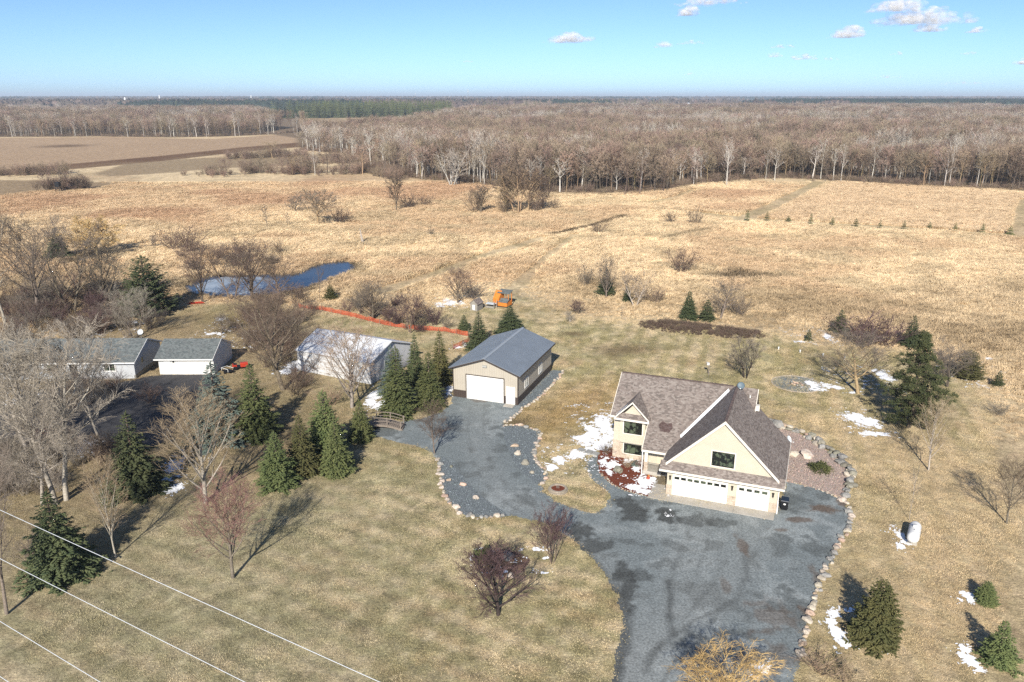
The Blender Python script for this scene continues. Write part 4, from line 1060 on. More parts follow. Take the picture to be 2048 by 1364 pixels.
# thickets too tangled to count
def thicket(name, outline, n_, smin, smax, label, twig):
    q = P2(outline); R = np.random.default_rng(len(label)); lo, hi = q.min(0), q.max(0)
    x = R.uniform(lo[0], hi[0], n_ * 3); y_ = R.uniform(lo[1], hi[1], n_ * 3); k = inside(q, x, y_); x, y_ = x[k][:n_], y_[k][:n_]
    ms = []
    for j in range(4):
        m_ = BARE['bush%d' % j][1].copy(); m_.materials.clear(); m_.materials.append(M_TWIG[twig[j % len(twig)]]); ms.append(m_)
    s_ = R.uniform(smin, smax, len(x))
    scatter(name, np.stack([x, y_, np.zeros(len(x))], 1), s_, np.stack([np.zeros(len(x))] * 2 + [R.uniform(0, 6.28, len(x))], 1), R.integers(0, 4, len(x)), ms, label)
thicket('thicket', [(-40, 690), (-40, 610), (80, 600), (170, 575), (300, 590), (330, 640), (290, 690), (150, 690)], 110, .9, 1.9, 'plum grey thicket between the left house and the marsh', ['plum', 'grey', 'brown', 'grey'])
thicket('thicket', [(470, 660), (520, 600), (600, 590), (640, 640), (650, 720), (600, 790), (540, 760), (500, 720)], 70, .7, 1.4, 'brown thicket round the big brown tree by the shed', ['brown', 'brown', 'grey', 'brown'])
thicket('thicket', [(680, 625), (760, 600), (860, 620), (900, 660), (860, 672), (780, 655)], 26, .5, 1.1, 'plum brush tangled behind the orange fence', ['plum', 'brown', 'grey', 'plum'])
thicket('thicket', [(-60, 930), (40, 900), (200, 890), (260, 900), (220, 960), (120, 985), (0, 1000), (-60, 1040)], 50, .6, 1.3, 'grey brush under the pale poplars', ['grey', 'pale', 'brown', 'grey'])
thicket('thicket', [(90, 790), (150, 770), (240, 775), (230, 800), (120, 830)], 30, .7, 1.3, 'dark brush before the left house', ['brown', 'plum', 'brown', 'grey'])
thicket('thicket', [(360, 515), (460, 500), (560, 510), (560, 540), (440, 550), (370, 550)], 26, .8, 1.6, 'brown brush on the far pond bank', ['brown', 'grey', 'brown', 'grey'])
# ------------------------------------------------------------------ woods: front trees one by one, the depth behind them as mass
def joined(name, parts):
    """parts: list of (segs, sides, material) -> one mesh with several materials, for the mass of the wood."""
    Vs = []; Fs = []; mi = []; off = 0
    for k, (segs, n, m) in enumerate(parts):
        V, F = tubes([s[0][:] for s in segs], [s[1][:] for s in segs], [s[2] for s in segs], [s[3] for s in segs], n)
        Vs.append(V); Fs.append(F + off); mi.append(np.full(len(F), k)); off += len(V)
    me = mesh_np(name, np.vstack(Vs), np.vstack(Fs))
    for _, _, m in parts: me.materials.append(m)
    me.polygons.foreach_set('material_index', np.concatenate(mi).astype(np.int32))
    return me
WOODP = []
WOODKIND = [('brown', 'wood', 61, .32, 4.0, .74), ('brown', 'wood', 62, .40, 3.4, .80), ('ochre', 'wood', 63, .36, 4.2, .72), ('grey', 'wood', 64, .3, 4.6, .68),
            ('white', 'woodpale', 65, .45, 2.6, .84), ('white', 'wood', 66, .4, 3.2, .8)]
for bk, tg, sd_, fk, sp_, up_ in WOODKIND:
    w, t = bare_tree(seed=sd_, h=15, spread=sp_, r0=.17 if bk != 'white' else .2, fork=fk, limbs=13 if bk != 'white' else 9, up=up_ - .2, branches=6 if bk != 'white' else 4, twigs=7 if bk != 'white' else 5, sub=2 if bk != 'white' else 1, wander=.3, twig_r=.026)
    WOODP.append((seg_mesh('trunk', w, 4, M_BARK[bk]), seg_mesh('crown', t, 3, M_TWIG[tg]), joined('wood_tree', [(w, 3, M_BARK[bk]), (t, 3, M_TWIG[tg])]), bk))
    e = np.array([s[1][:] for s in t]); BARE['wood%d' % (len(WOODP) - 1)] = (WOODP[-1][0], WOODP[-1][1], 15.0, float(np.percentile(np.hypot(e[:, 0], e[:, 1]), 93)))
# front ranks
def along(line, step):
    return resample(smooth_line(P2(line), 2), step)
frng = np.random.default_rng(5)
WNAMES = {'brown': 'brown', 'ochre': 'ochre stemmed', 'grey': 'grey', 'white': 'white stemmed'}
def front(line, step, depth, wood_label, hmin, hmax, pwhite):
    for p in along(line, step):
        if abs(p[0]) > p[1] * 0.70 + 10: continue
        k = int(frng.choice([4, 5])) if frng.random() < pwhite else int(frng.integers(0, 4))
        d = frng.uniform(0, depth) if frng.random() > .2 else frng.uniform(-9, 0)
        x = p[0] + frng.normal(0, step * .35); y_ = p[1] + d
        bk = WOODP[k][3]
        place_tree('wood%d' % k, 'woodland_tree', '%s leafless tree in the front rank of the %s' % (WNAMES[bk], wood_label), 'tree', x, y_,
                   frng.uniform(hmin, hmax), frng.uniform(2.6, 4.4), frng.uniform(0, 6.28), '%s trees edging the %s' % (WNAMES[bk], wood_label))
front(WOOD_R[1:], 2.7, 11, 'right hand wood', 8.5, 17, .22)
front(WOOD_L[1:], 7.0, 15, 'left hand wood', 14, 21, .45)
# mass of the woods
def fill(poly, y0, y1, step, edge):
    xs = np.arange(poly[:, 0].min(), poly[:, 0].max(), step); ys = np.arange(max(y0, poly[:, 1].min()), min(y1, poly[:, 1].max()), step)
    X, Y = np.meshgrid(xs, ys); X = X.ravel() + frng.uniform(-.5, .5, X.size) * step; Y = Y.ravel() + frng.uniform(-.5, .5, Y.size) * step
    m = (np.abs(X) < Y * .72 + 20) & inside(poly, X, Y)
    X, Y = X[m], Y[m]
    d = sdist(poly, X, Y); m = d > edge
    return X[m], Y[m]
fx = []; fy = []
for poly in (WOODR, WOODL):
    for (a, b_, st) in ((250, 520, 4.3), (520, 900, 6.2), (900, 1500, 9.5), (1500, 2000, 15)):
        x_, y_ = fill(poly, a, b_, st, 5); fx.append(x_); fy.append(y_)
fx = np.concatenate(fx); fy = np.concatenate(fy)
clear = inside(P2([(545, 268), (620, 277), (700, 279), (780, 273), (850, 258), (905, 243), (935, 222), (935, 213), (530, 213), (530, 240)]), fx + 60 * (fbm(fx / 70, fy / 70, 31) - .5), fy + 90 * (fbm(fx / 60, fy / 60, 32) - .5))
clear |= inside(P2([(1540, 217), (1650, 221), (2100, 224), (2300, 225), (2300, 211), (1640, 210), (1480, 214)]), fx, fy)
fx, fy = fx[~clear], fy[~clear]
nn_ = fbm(fx / 60, fy / 60, 77); pale = (fbm(fx / 110, fy / 50, 78) > .545)
idx = np.where(pale & (frng.random(len(fx)) < .75), frng.integers(4, 6, len(fx)), frng.integers(0, 4, len(fx)))
hs_ = (0.48 + 0.95 * nn_ + frng.uniform(-.12, .12, len(fx))) * np.where(fy > 900, 1.12, 1.0)
ws_ = hs_ * frng.uniform(.9, 1.25, len(fx)) * np.where(fy > 900, 1.5, 1.0) * np.where(fy > 1500, 1.4, 1.0)
scatter('woodland', np.stack([fx, fy, np.zeros(len(fx))], 1), np.stack([ws_, ws_, hs_], 1), np.stack([np.zeros(len(fx)), np.zeros(len(fx)), frng.uniform(0, 6.28, len(fx))], 1), idx,
        [q[2] for q in WOODP], 'leafless brown woodland stretching to the horizon')
# underbrush along the wood edges and hedgerows
ux = []; uy = []
for line, st, dp in ((WOOD_R[1:], .9, 12), (WOOD_L[1:], 2.2, 12)):
    for p in along(line, st):
        for _ in range(2):
            ux.append(p[0] + frng.normal(0, 1.5)); uy.append(p[1] + frng.uniform(-1.5, dp) - (8 * frng.random() if frng.random() < .12 else 0))
HEDGES = [([(400, 350), (440, 350), (520, 345), (600, 348), (700, 348), (740, 342), (800, 358)], 4, 60), ([(20, 350), (60, 350), (100, 347), (130, 346)], 4, 20), ([(85, 382), (130, 381), (178, 377)], 2, 16), ([(470, 318), (520, 314), (580, 312), (610, 310)], 5, 30), ([(620, 330), (720, 322), (800, 340)], 8, 50)]
hx = []
for ln, sp_, n_ in HEDGES:
    q = resample(P2(ln), 1.0)
    for _ in range(n_ * 3):
        p = q[frng.integers(0, len(q))]; ux.append(p[0] + frng.normal(0, sp_)); uy.append(p[1] + frng.normal(0, sp_))
hx = []; hy = []
for ln, sp_, n_ in HEDGES:
    q = resample(P2(ln), 1.0)
    for _ in range(n_ * 2):
        p = q[frng.integers(0, len(q))]; hx.append(p[0] + frng.normal(0, sp_)); hy.append(p[1] + frng.normal(0, sp_))
ux = np.array(ux); uy = np.array(uy)
def brushm(k):
    m_ = BARE['bush%d' % k][1].copy(); m_.materials.clear(); m_.materials.append(M_TWIG['brush']); return m_
scatter('underbrush', np.stack([ux, uy, np.zeros(len(ux))], 1), frng.uniform(.5, 1.9, len(ux)) * (.30 + 1.5 * np.clip(fbm(ux / 9, uy / 9, 55) - .2, 0, 1) ** 1.2), np.stack([np.zeros(len(ux))] * 2 + [frng.uniform(0, 6.28, len(ux))], 1), frng.integers(0, 4, len(ux)),
        [brushm(k) for k in range(4)], 'tangled leafless underbrush along the wood edges')
hx = np.array(hx); hy = np.array(hy)
scatter('hedgerow_brush', np.stack([hx, hy, np.zeros(len(hx))], 1), frng.uniform(1.0, 2.7, len(hx)), np.stack([np.zeros(len(hx))] * 2 + [frng.uniform(0, 6.28, len(hx))], 1), frng.integers(0, 4, len(hx)), [brushm(k) for k in range(4)], 'leafless brush of the hedgerows between the fields')
# hedgerow trees, one by one
for k, (bx, by, ty, hw, kd, lb) in enumerate([(95, 384, 346, 14, 0, 'leftmost tree of the small row in the left fields'), (120, 383, 340, 14, 3, 'second tree of the small row in the left fields'), (140, 382, 343, 16, 1, 'middle tree of the small row in the left fields'),
        (158, 380, 346, 12, 0, 'fourth tree of the small row in the left fields'), (173, 378, 350, 10, 3, 'last tree of the small row in the left fields'),
        (455, 352, 318, 16, 0, 'grey tree at the left end of the field hedgerow'), (520, 346, 312, 16, 3, 'tree in the middle of the field hedgerow'), (565, 346, 305, 20, 0, 'brown tree right of the hedgerow middle'),
        (612, 348, 300, 20, 1, 'brown tree before the pale wood corner'), (655, 345, 295, 20, 0, 'brown tree left of the white birches'), (700, 346, 300, 18, 3, 'tree just left of the white birch with long trunk'),
        (742, 334, 262, 16, 4, 'white birch with a long trunk left of the wood'), (765, 326, 268, 12, 5, 'white birch beside the long trunked one'), (640, 304, 258, 14, 4, 'white birch at the back field corner'), (615, 302, 256, 12, 5, 'white birch left of the back field corner'),
        (685, 303, 256, 14, 4, 'pale birch in the middle of the back field edge'), (720, 306, 258, 14, 5, 'pale birch near the russet clearing'), (800, 345, 285, 22, 0, 'brown tree where the right hand wood begins'), (850, 360, 296, 24, 1, 'brown tree at the left end of the right hand wood'),
        (545, 316, 284, 18, 2, 'ochre tree at the dark field strip'), (585, 350, 306, 18, 2, 'ochre tree in the field hedgerow'), (630, 350, 298, 16, 5, 'white stemmed tree standing in the field hedgerow'), (725, 350, 290, 20, 2, 'ochre tree right of the field hedgerow'), (770, 352, 286, 22, 3, 'grey tree where hedgerow and wood meet'), (490, 350, 322, 14, 1, 'small brown tree of the field hedgerow')]):
    c = gp(bx, by); h = height_at(bx, c[1], ty)
    place_tree('wood%d' % kd, 'hedgerow_tree', lb, 'tree', c[0], c[1], h, hw * mpp(c[1]), k * 1.1)
# dead white snags at the wood edge
for k, (bx, by, ty) in enumerate([(1452, 372, 280), (1530, 358, 303), (1664, 360, 300), (1680, 362, 292), (1797, 360, 288), (1895, 372, 278), (1855, 368, 310), (1950, 374, 296)]):
    c = gp(bx, by); h = height_at(bx, c[1] - 3, ty)
    place_tree('wood%d' % (4 + k % 2), 'bare_tree', '%s ghostly white tree from the left before the right hand wood' % ordn[k], 'tree', c[0], c[1] - 1, h, 2.6, k * 2.1, 'ghostly white trees before the right hand wood', twig='woodpale', bark='white')

# pine plantation on the skyline: front trees singly, the rest as mass
G = 'pines in the plantation on the skyline'
for k in range(64):
    px = 556 + k * 5.3 + frng.uniform(-1.5, 1.5)
    t_ = k / 63
    c = gp(px, 236.5 - 2.5 * t_ + frng.uniform(-.6, .6))
    place_tree('spruce_mini' if k % 3 else 'spruce_c', 'pine_tree', 'dark pine in the front row of the plantation below the skyline', 'pine', c[0], c[1], frng.uniform(24, 30) * (1 - .25 * t_), frng.uniform(4.5, 6.5), k, G, needle='dark' if k % 4 else 'pine')
ca_, cb_ = gp(560, 235), gp(890, 233)
t_ = frng.random(420); dd_ = frng.uniform(15, 260, 420)
px_ = ca_[0] + (cb_[0] - ca_[0]) * t_; py_ = ca_[1] + (cb_[1] - ca_[1]) * t_ + dd_
ex = frng.uniform(960, 1340, 60); ed = frng.uniform(1750, 2450, 60)
px_ = np.concatenate([px_, (ex - 1024) / 1635 * ed]); py_ = np.concatenate([py_, ed])
ex = frng.uniform(330, 600, 26); ed = frng.uniform(1500, 2300, 26)
px_ = np.concatenate([px_, (ex - 1024) / 1635 * ed]); py_ = np.concatenate([py_, ed])
npn = len(px_)
pz = frng.uniform(7, 9.5, npn)
def two_mat(a, b):
    V = []; F = []; mi = []; off = 0
    return b
scatter('pine_plantation', np.stack([px_, py_, np.zeros(npn)], 1), np.stack([pz * .62, pz * .62, pz], 1), np.stack([np.zeros(npn)] * 2 + [frng.uniform(0, 6.28, npn)], 1), np.zeros(npn), [BARE['spruce_mini'][1]], 'dark mass of pines on the skyline')

# far country: canopy clumps on flat land
M_FAR = [mat('far_woods', (0.115, 0.088, 0.072), scale=.08, var=.3, rand=.3), mat('far_dark_woods', (0.024, 0.036, 0.028), scale=.08, var=.3, rand=.25)]
def canopy(seed, m):
    R = np.random.default_rng(seed); Vs = []; Fs = []; off = 0
    for k in range(9):
        cx, cy, rr, hh = R.normal(0, 9), R.normal(0, 9), R.uniform(4, 7), R.uniform(10, 17)
        n, mm = 9, 6
        th = np.linspace(0, 2 * np.pi, n, endpoint=False); ph = np.linspace(0, np.pi / 2, mm)
        TH, PH = np.meshgrid(th, ph)
        w = 1 + R.uniform(-.28, .28, TH.shape)
        V = np.stack([cx + rr * np.cos(PH) * np.cos(TH) * w, cy + rr * np.cos(PH) * np.sin(TH) * w, hh * (.15 + .85 * np.sin(PH)) * np.where(PH > .1, w, 0)], -1).reshape(-1, 3)
        i = (np.arange(mm - 1)[:, None] * n + np.arange(n)[None]).ravel(); j = (np.arange(mm - 1)[:, None] * n + (np.arange(n)[None] + 1) % n).ravel()
        Fs.append(np.stack([i, j, j + n, i + n], 1) + off); Vs.append(V); off += len(V)
    return mesh_np('canopy', np.vstack(Vs), np.vstack(Fs), m)
n_ = 20000
d_ = np.exp(frng.uniform(np.log(1850), np.log(16000), n_)); a_ = frng.uniform(-.72, .72, n_)
x_ = a_ * d_; y_ = d_
den = fbm(x_ / 900, y_ / 500, 41, 3)
DARKWOOD = P2([(1540, 217), (1650, 221), (2100, 224), (2300, 225), (2300, 211), (1640, 210), (1480, 214)])  # band of far woods drawn in the darker canopy tone
dark = inside(DARKWOOD, x_, y_) | (fbm(x_ / 700, y_ / 400, 45, 3) > .66)
keep = ((den < .61) & (y_ > 2050)) | dark
x_, y_, dark = x_[keep], y_[keep], dark[keep]
sz = frng.uniform(.8, 1.5, len(x_)) * np.where(y_ > 5000, 1.5, 1)
scatter('distant_woods', np.stack([x_, y_, np.zeros(len(x_))], 1), np.stack([sz * 1.5, sz * 1.5, np.where(y_ > 5000, sz * .85, sz)], 1), np.stack([np.zeros(len(x_))] * 2 + [frng.uniform(0, 6.28, len(x_))], 1),
        np.where(dark, 2, 0) + frng.integers(0, 2, len(x_)), [canopy(1, M_FAR[0]), canopy(2, M_FAR[0]), canopy(3, M_FAR[1]), canopy(4, M_FAR[1])], 'blue brown patchwork of distant woods')

# ------------------------------------------------------------------ grass
gmat = bpy.data.materials.new('dry_grass_blades'); gmat.use_nodes = True
n = gmat.node_tree.nodes; l = gmat.node_tree.links; b = n['Principled BSDF']; b.inputs['Roughness'].default_value = .9; b.inputs['Specular IOR Level'].default_value = .1
ai = n.new('ShaderNodeAttribute'); ai.attribute_type = 'INSTANCER'; ai.attribute_name = 'soil'
oi = n.new('ShaderNodeObjectInfo'); mr = n.new('ShaderNodeMapRange'); mr.inputs['To Min'].default_value = .78; mr.inputs['To Max'].default_value = 1.35
l.new(oi.outputs['Random'], mr.inputs['Value'])
mx = n.new('ShaderNodeMix'); mx.data_type = 'RGBA'; mx.blend_type = 'MULTIPLY'; mx.inputs[0].default_value = 1
l.new(ai.outputs['Color'], mx.inputs[6]); l.new(mr.outputs[0], mx.inputs[7]); l.new(mx.outputs[2], b.inputs['Base Color'])
def tuft(seed, nb, rad, h, w, lodged):
    R = np.random.default_rng(seed); V = []; F = []
    for k in range(nb):
        a = R.uniform(0, 6.28); rr = rad * math.sqrt(R.random()); p = np.array([rr * math.cos(a), rr * math.sin(a), 0])
        d = np.array([R.normal(lodged, .4), R.normal(0, .4), 1.0]); hh = h * R.uniform(.5, 1.1)
        side_ = np.array([-math.sin(a * 3), math.cos(a * 3), 0]) * w
        m_ = p + d * hh * .55; e = m_ + np.array([d[0] * 1.5 + R.normal(lodged, .2), d[1] * 1.5, .35]) * hh * .5
        k0 = len(V); V += [p - side_, p + side_, m_ + side_ * .8, m_ - side_ * .8, e]
        F += [(k0, k0 + 1, k0 + 2), (k0, k0 + 2, k0 + 3), (k0 + 3, k0 + 2, k0 + 4)]
    return mesh_np('grass_tuft', V, F, gmat)
def grass(name, x, y, scl, protos, label, gain):
    n_ = len(x)
    ob = scatter(name, np.stack([x, y, np.zeros(n_)], 1), scl, np.stack([np.zeros(n_)] * 2 + [np.random.default_rng(3).normal(0, 1.3, n_)], 1), np.random.default_rng(4).integers(0, len(protos), n_), protos, label)
    a = ob.data.attributes.new('soil', 'FLOAT_COLOR', 'POINT')
    c = ground_colour(x, y) * gain
    a.data.foreach_set('color', np.concatenate([c, np.ones((n_, 1))], 1).astype(np.float32).ravel())
    return ob
N_ = 260000
Yg = np.sqrt(frng.uniform(78 ** 2, 345 ** 2, N_)); Xg = frng.uniform(-.74, .74, N_) * Yg
m = tall_mask(Xg, Yg) > frng.random(N_)
for ln, hw in TRAILS: m &= strip(P2(ln), Xg, Yg, hw, .6) < .4
m &= ~(inside(WOODR, Xg, Yg) & (sdist(WOODR, Xg, Yg) > 6))
Xg, Yg = Xg[m], Yg[m]
hn = (.40 + 1.1 * fbm(Xg / 12, Yg / 12, 90)) * np.where(Yg < 170, .35 + .65 * np.clip(sdist(LAWN, Xg, Yg) / 22, 0, 1), 1)
grass('tall_marsh_grass', Xg, Yg, hn * frng.uniform(.8, 1.25, len(Xg)), [tuft(20 + k, 22, .75, .95, .035, .5) for k in range(4)], 'bleached unmown grass covering the marsh', 1.18)
N_ = 90000
Yl = np.sqrt(frng.uniform(34 ** 2, 140 ** 2, N_)); Xl = frng.uniform(-.74, .74, N_) * Yl
m = inside(LAWN, Xl, Yl)
for q in (DRIVE, ASPHALT, REDROCK, MULCH, SHOPBED): m &= ~inside(q, Xl, Yl)
hn = fbm(Xl / 6, Yl / 6, 91)
Xl, Yl, hn = Xl[m], Yl[m], hn[m]
grass('lawn_grass', Xl, Yl, (.5 + .9 * hn) * frng.uniform(.8, 1.2, len(Xl)), [tuft(40 + k, 26, .55, .10, .016, .3) for k in range(4)], 'short dormant lawn grass', 1.12)
# ------------------------------------------------------------------ building materials
def lined(name, color, axis, period, dark=.72, duty=.14, rough=.6, var=.06, scale=.8, spec=.3, metal=0.0):
    """Siding or ribbed sheet: lines at a fixed spacing along z ('z') or along the wall ('xy')."""
    m = mat(name, color, rough=rough, var=var, scale=scale, spec=spec, detail=6, metal=metal)
    nt = m.node_tree; n = nt.nodes; l = nt.links; b = n['Principled BSDF']
    src = b.inputs['Base Color'].links[0].from_socket
    tc = n.new('ShaderNodeTexCoord'); sx = n.new('ShaderNodeSeparateXYZ'); l.new(tc.outputs['Object'], sx.inputs[0])
    if axis == 'z': v = sx.outputs['Z']
    elif axis == 'x': v = sx.outputs['X']
    elif axis == 'y': v = sx.outputs['Y']
    else:
        a = n.new('ShaderNodeMath'); a.operation = 'ADD'; l.new(sx.outputs['X'], a.inputs[0]); l.new(sx.outputs['Y'], a.inputs[1]); v = a.outputs[0]
    d = n.new('ShaderNodeMath'); d.operation = 'DIVIDE'; d.inputs[1].default_value = period; l.new(v, d.inputs[0])
    f = n.new('ShaderNodeMath'); f.operation = 'FRACT'; l.new(d.outputs[0], f.inputs[0])
    lt = n.new('ShaderNodeMath'); lt.operation = 'LESS_THAN'; lt.inputs[1].default_value = duty; l.new(f.outputs[0], lt.inputs[0])
    mx = n.new('ShaderNodeMix'); mx.data_type = 'RGBA'; mx.blend_type = 'MULTIPLY'; l.new(lt.outputs[0], mx.inputs[0]); l.new(src, mx.inputs[6]); mx.inputs[7].default_value = (dark, dark, dark, 1)
    l.new(mx.outputs[2], b.inputs['Base Color'])
    bp = n.new('ShaderNodeBump'); bp.inputs['Strength'].default_value = .5; bp.inputs['Distance'].default_value = .02; l.new(f.outputs[0], bp.inputs['Height']); l.new(bp.outputs[0], b.inputs['Normal'])
    return m
def shingle(name, c0, c1, sc=(4.2, 4.2, 9.5)):
    m = mat(name, c0, rough=.92, scale=1.0, spec=.15)
    nt = m.node_tree; n = nt.nodes; l = nt.links; b = n['Principled BSDF']
    tc = n.new('ShaderNodeTexCoord'); mp = n.new('ShaderNodeMapping'); mp.inputs['Scale'].default_value = sc; l.new(tc.outputs['Object'], mp.inputs[0])
    vo = n.new('ShaderNodeTexVoronoi'); vo.inputs['Scale'].default_value = 1.0; l.new(mp.outputs[0], vo.inputs['Vector'])
    sp = n.new('ShaderNodeSeparateColor'); l.new(vo.outputs['Color'], sp.inputs[0])
    nz = n.new('ShaderNodeTexNoise'); nz.inputs['Scale'].default_value = .6; nz.inputs['Detail'].default_value = 5; l.new(tc.outputs['Object'], nz.inputs['Vector'])
    ad = n.new('ShaderNodeMath'); ad.operation = 'MULTIPLY_ADD'; ad.inputs[1].default_value = .7; l.new(sp.outputs[0], ad.inputs[0])
    ml = n.new('ShaderNodeMath'); ml.operation = 'MULTIPLY'; ml.inputs[1].default_value = .35; l.new(nz.outputs['Fac'], ml.inputs[0]); l.new(ml.outputs[0], ad.inputs[2])
    rp = n.new('ShaderNodeValToRGB'); rp.color_ramp.elements[0].color = (*c0, 1); rp.color_ramp.elements[1].color = (*c1, 1); rp.color_ramp.elements[0].position = .1; rp.color_ramp.elements[1].position = .9
    e = rp.color_ramp.elements.new(.5); e.color = (c0[0] * .5 + c1[0] * .5 + .006, c0[1] * .5 + c1[1] * .5 - .004, c0[2] * .5 + c1[2] * .5 - .004, 1)
    l.new(ad.outputs[0], rp.inputs[0]); l.new(rp.outputs[0], b.inputs['Base Color'])
    bp = n.new('ShaderNodeBump'); bp.inputs['Strength'].default_value = .6; bp.inputs['Distance'].default_value = .02; l.new(sp.outputs[1], bp.inputs['Height']); l.new(bp.outputs[0], b.inputs['Normal'])
    return m
M_SIDING = lined('cream_lap_siding', (0.50, 0.458, 0.365), 'z', .15, dark=.86, duty=.16)
M_TRIM = mat('cream_trim', (0.66, 0.625, 0.55), rough=.5, var=.04)
M_SHINGLE = shingle('brown_shingles', (0.105, 0.092, 0.083), (0.255, 0.226, 0.204))
M_GREYSHINGLE = shingle('green_grey_shingles', (0.075, 0.092, 0.095), (0.155, 0.178, 0.178))
M_WHITE = mat('white_paint', (0.68, 0.68, 0.66), rough=.5, var=.05, scale=1.5)
M_DOORPANEL = lined('white_door_panel', (0.66, 0.65, 0.62), 'z', .2625, dark=.90, duty=.06, rough=.45)
M_FRAME = mat('dark_window_frame', (0.018, 0.016, 0.015), rough=.4, var=.1)
M_STONE = mat('tan_stone_veneer', (0.34, 0.27, 0.20), rough=.9, scale=2.2, color2=(0.50, 0.42, 0.35), bump=.5, bscale=12, rand=.1)
M_TAN = lined('taupe_ribbed_steel', (0.40, 0.365, 0.305), 'xy', .305, dark=.84, duty=.14, rough=.45)
M_WAIN = lined('dark_brown_ribbed_steel', (0.060, 0.046, 0.040), 'xy', .305, dark=.7, duty=.14, rough=.45)
M_STEELROOF = mat('slate_blue_steel_roof', (0.155, 0.182, 0.218), rough=.42, var=.08, scale=.5, spec=.5)
M_WHITESTEEL = lined('white_ribbed_steel', (0.56, 0.57, 0.58), 'xy', .305, dark=.87, duty=.14, rough=.45)
M_WHITEROOF = mat('white_steel_roof', (0.62, 0.64, 0.67), rough=.4, var=.05, scale=.4, spec=.5)
M_BOARD = lined('white_board_siding', (0.58, 0.58, 0.55), 'xy', .3, dark=.85, duty=.08, rough=.6, var=.1)
M_WHITELAP = lined('white_lap_siding', (0.42, 0.44, 0.46), 'z', .13, dark=.86, duty=.15)
M_DARK = mat('black_plastic', (0.012, 0.013, 0.015), rough=.45, var=.2)
M_GREYMETAL = mat('grey_metal', (0.25, 0.26, 0.27), rough=.4, var=.1, metal=.3)
M_WOOD = mat('weathered_wood', (0.155, 0.128, 0.105), rough=.9, scale=3, color2=(0.26, 0.22, 0.185), aniso=(1, 1, 6), bump=.4)
M_OLDWOOD = mat('grey_wood', (0.20, 0.19, 0.165), rough=.9, scale=3, color2=(0.31, 0.29, 0.25), bump=.3)
M_ORANGE = mat('orange_stained_wood', (0.50, 0.155, 0.022), rough=.6, scale=2, color2=(0.60, 0.21, 0.035))
M_CURTAIN = mat('green_curtain', (0.22, 0.27, 0.19), rough=.9, var=.25, scale=3)
glass = bpy.data.materials.new('window_glass'); glass.use_nodes = True
b = glass.node_tree.nodes['Principled BSDF']; b.inputs['Base Color'].default_value = (0.010, 0.013, 0.013, 1); b.inputs['Roughness'].default_value = .04; b.inputs['Specular IOR Level'].default_value = .6
nz = glass.node_tree.nodes.new('ShaderNodeTexNoise'); nz.inputs['Scale'].default_value = 1.9; nz.inputs['Detail'].default_value = 2
gr_ = glass.node_tree.nodes.new('ShaderNodeValToRGB'); gr_.color_ramp.elements[0].position = .5; gr_.color_ramp.elements[1].position = .58
gr_.color_ramp.elements[0].color = (0.010, 0.012, 0.011, 1); gr_.color_ramp.elements[1].color = (0.075, 0.095, 0.062, 1)
tg_ = glass.node_tree.nodes.new('ShaderNodeTexCoord'); glass.node_tree.links.new(tg_.outputs['Object'], nz.inputs['Vector'])
glass.node_tree.links.new(nz.outputs['Fac'], gr_.inputs[0]); glass.node_tree.links.new(gr_.outputs[0], b.inputs['Base Color'])
bq = glass.node_tree.nodes.new('ShaderNodeBump'); bq.inputs['Strength'].default_value = .06
glass.node_tree.links.new(nz.outputs['Fac'], bq.inputs['Height']); glass.node_tree.links.new(bq.outputs[0], b.inputs['Normal'])

def window(parent, axis, plane, a0, a1, z0, z1, n, frame=M_FRAME, casing=None, fw=.05, cw=.10, out=-1, glassm=glass, mull=.05, curtain=None):
    """Window on a wall: axis 'v' faces -y at y=plane; axis 'u' faces +x at x=plane. Frame with a pane for each light."""
    def bx(mb, p, q, r, s, d0, d1):
        lo, hi = sorted((plane + out * d0, plane + out * d1))
        if axis == 'v': mb.box(p, q, lo, hi, r, s)
        else: mb.box(lo, hi, p, q, r, s)
    mb = MB()
    for p, q, r, s in ((a0, a1, z0, z0 + fw), (a0, a1, z1 - fw, z1), (a0, a0 + fw, z0 + fw, z1 - fw), (a1 - fw, a1, z0 + fw, z1 - fw)): bx(mb, p, q, r, s, 0.0, .06)
    wd = (a1 - a0 - 2 * fw) / n
    for k in range(1, n): bx(mb, a0 + fw + wd * k - mull / 2, a0 + fw + wd * k + mull / 2, z0 + fw, z1 - fw, 0.0, .055)
    w = mb.build('window', frame, parent)
    for k in range(n):
        g = MB(); bx(g, a0 + fw + wd * k + (mull / 2 if k else 0), a0 + fw + wd * (k + 1) - (mull / 2 if k < n - 1 else 0), z0 + fw, z1 - fw, 0.004, .02); g.build('pane', glassm, w)
    if casing:
        c = MB()
        for p, q, r, s in ((a0 - cw, a1 + cw, z0 - cw, z0), (a0 - cw, a1 + cw, z1, z1 + cw), (a0 - cw, a0, z0, z1), (a1, a1 + cw, z0, z1)): bx(c, p, q, r, s, 0.0, .045)
        c.build('casing', casing, w)
    return w
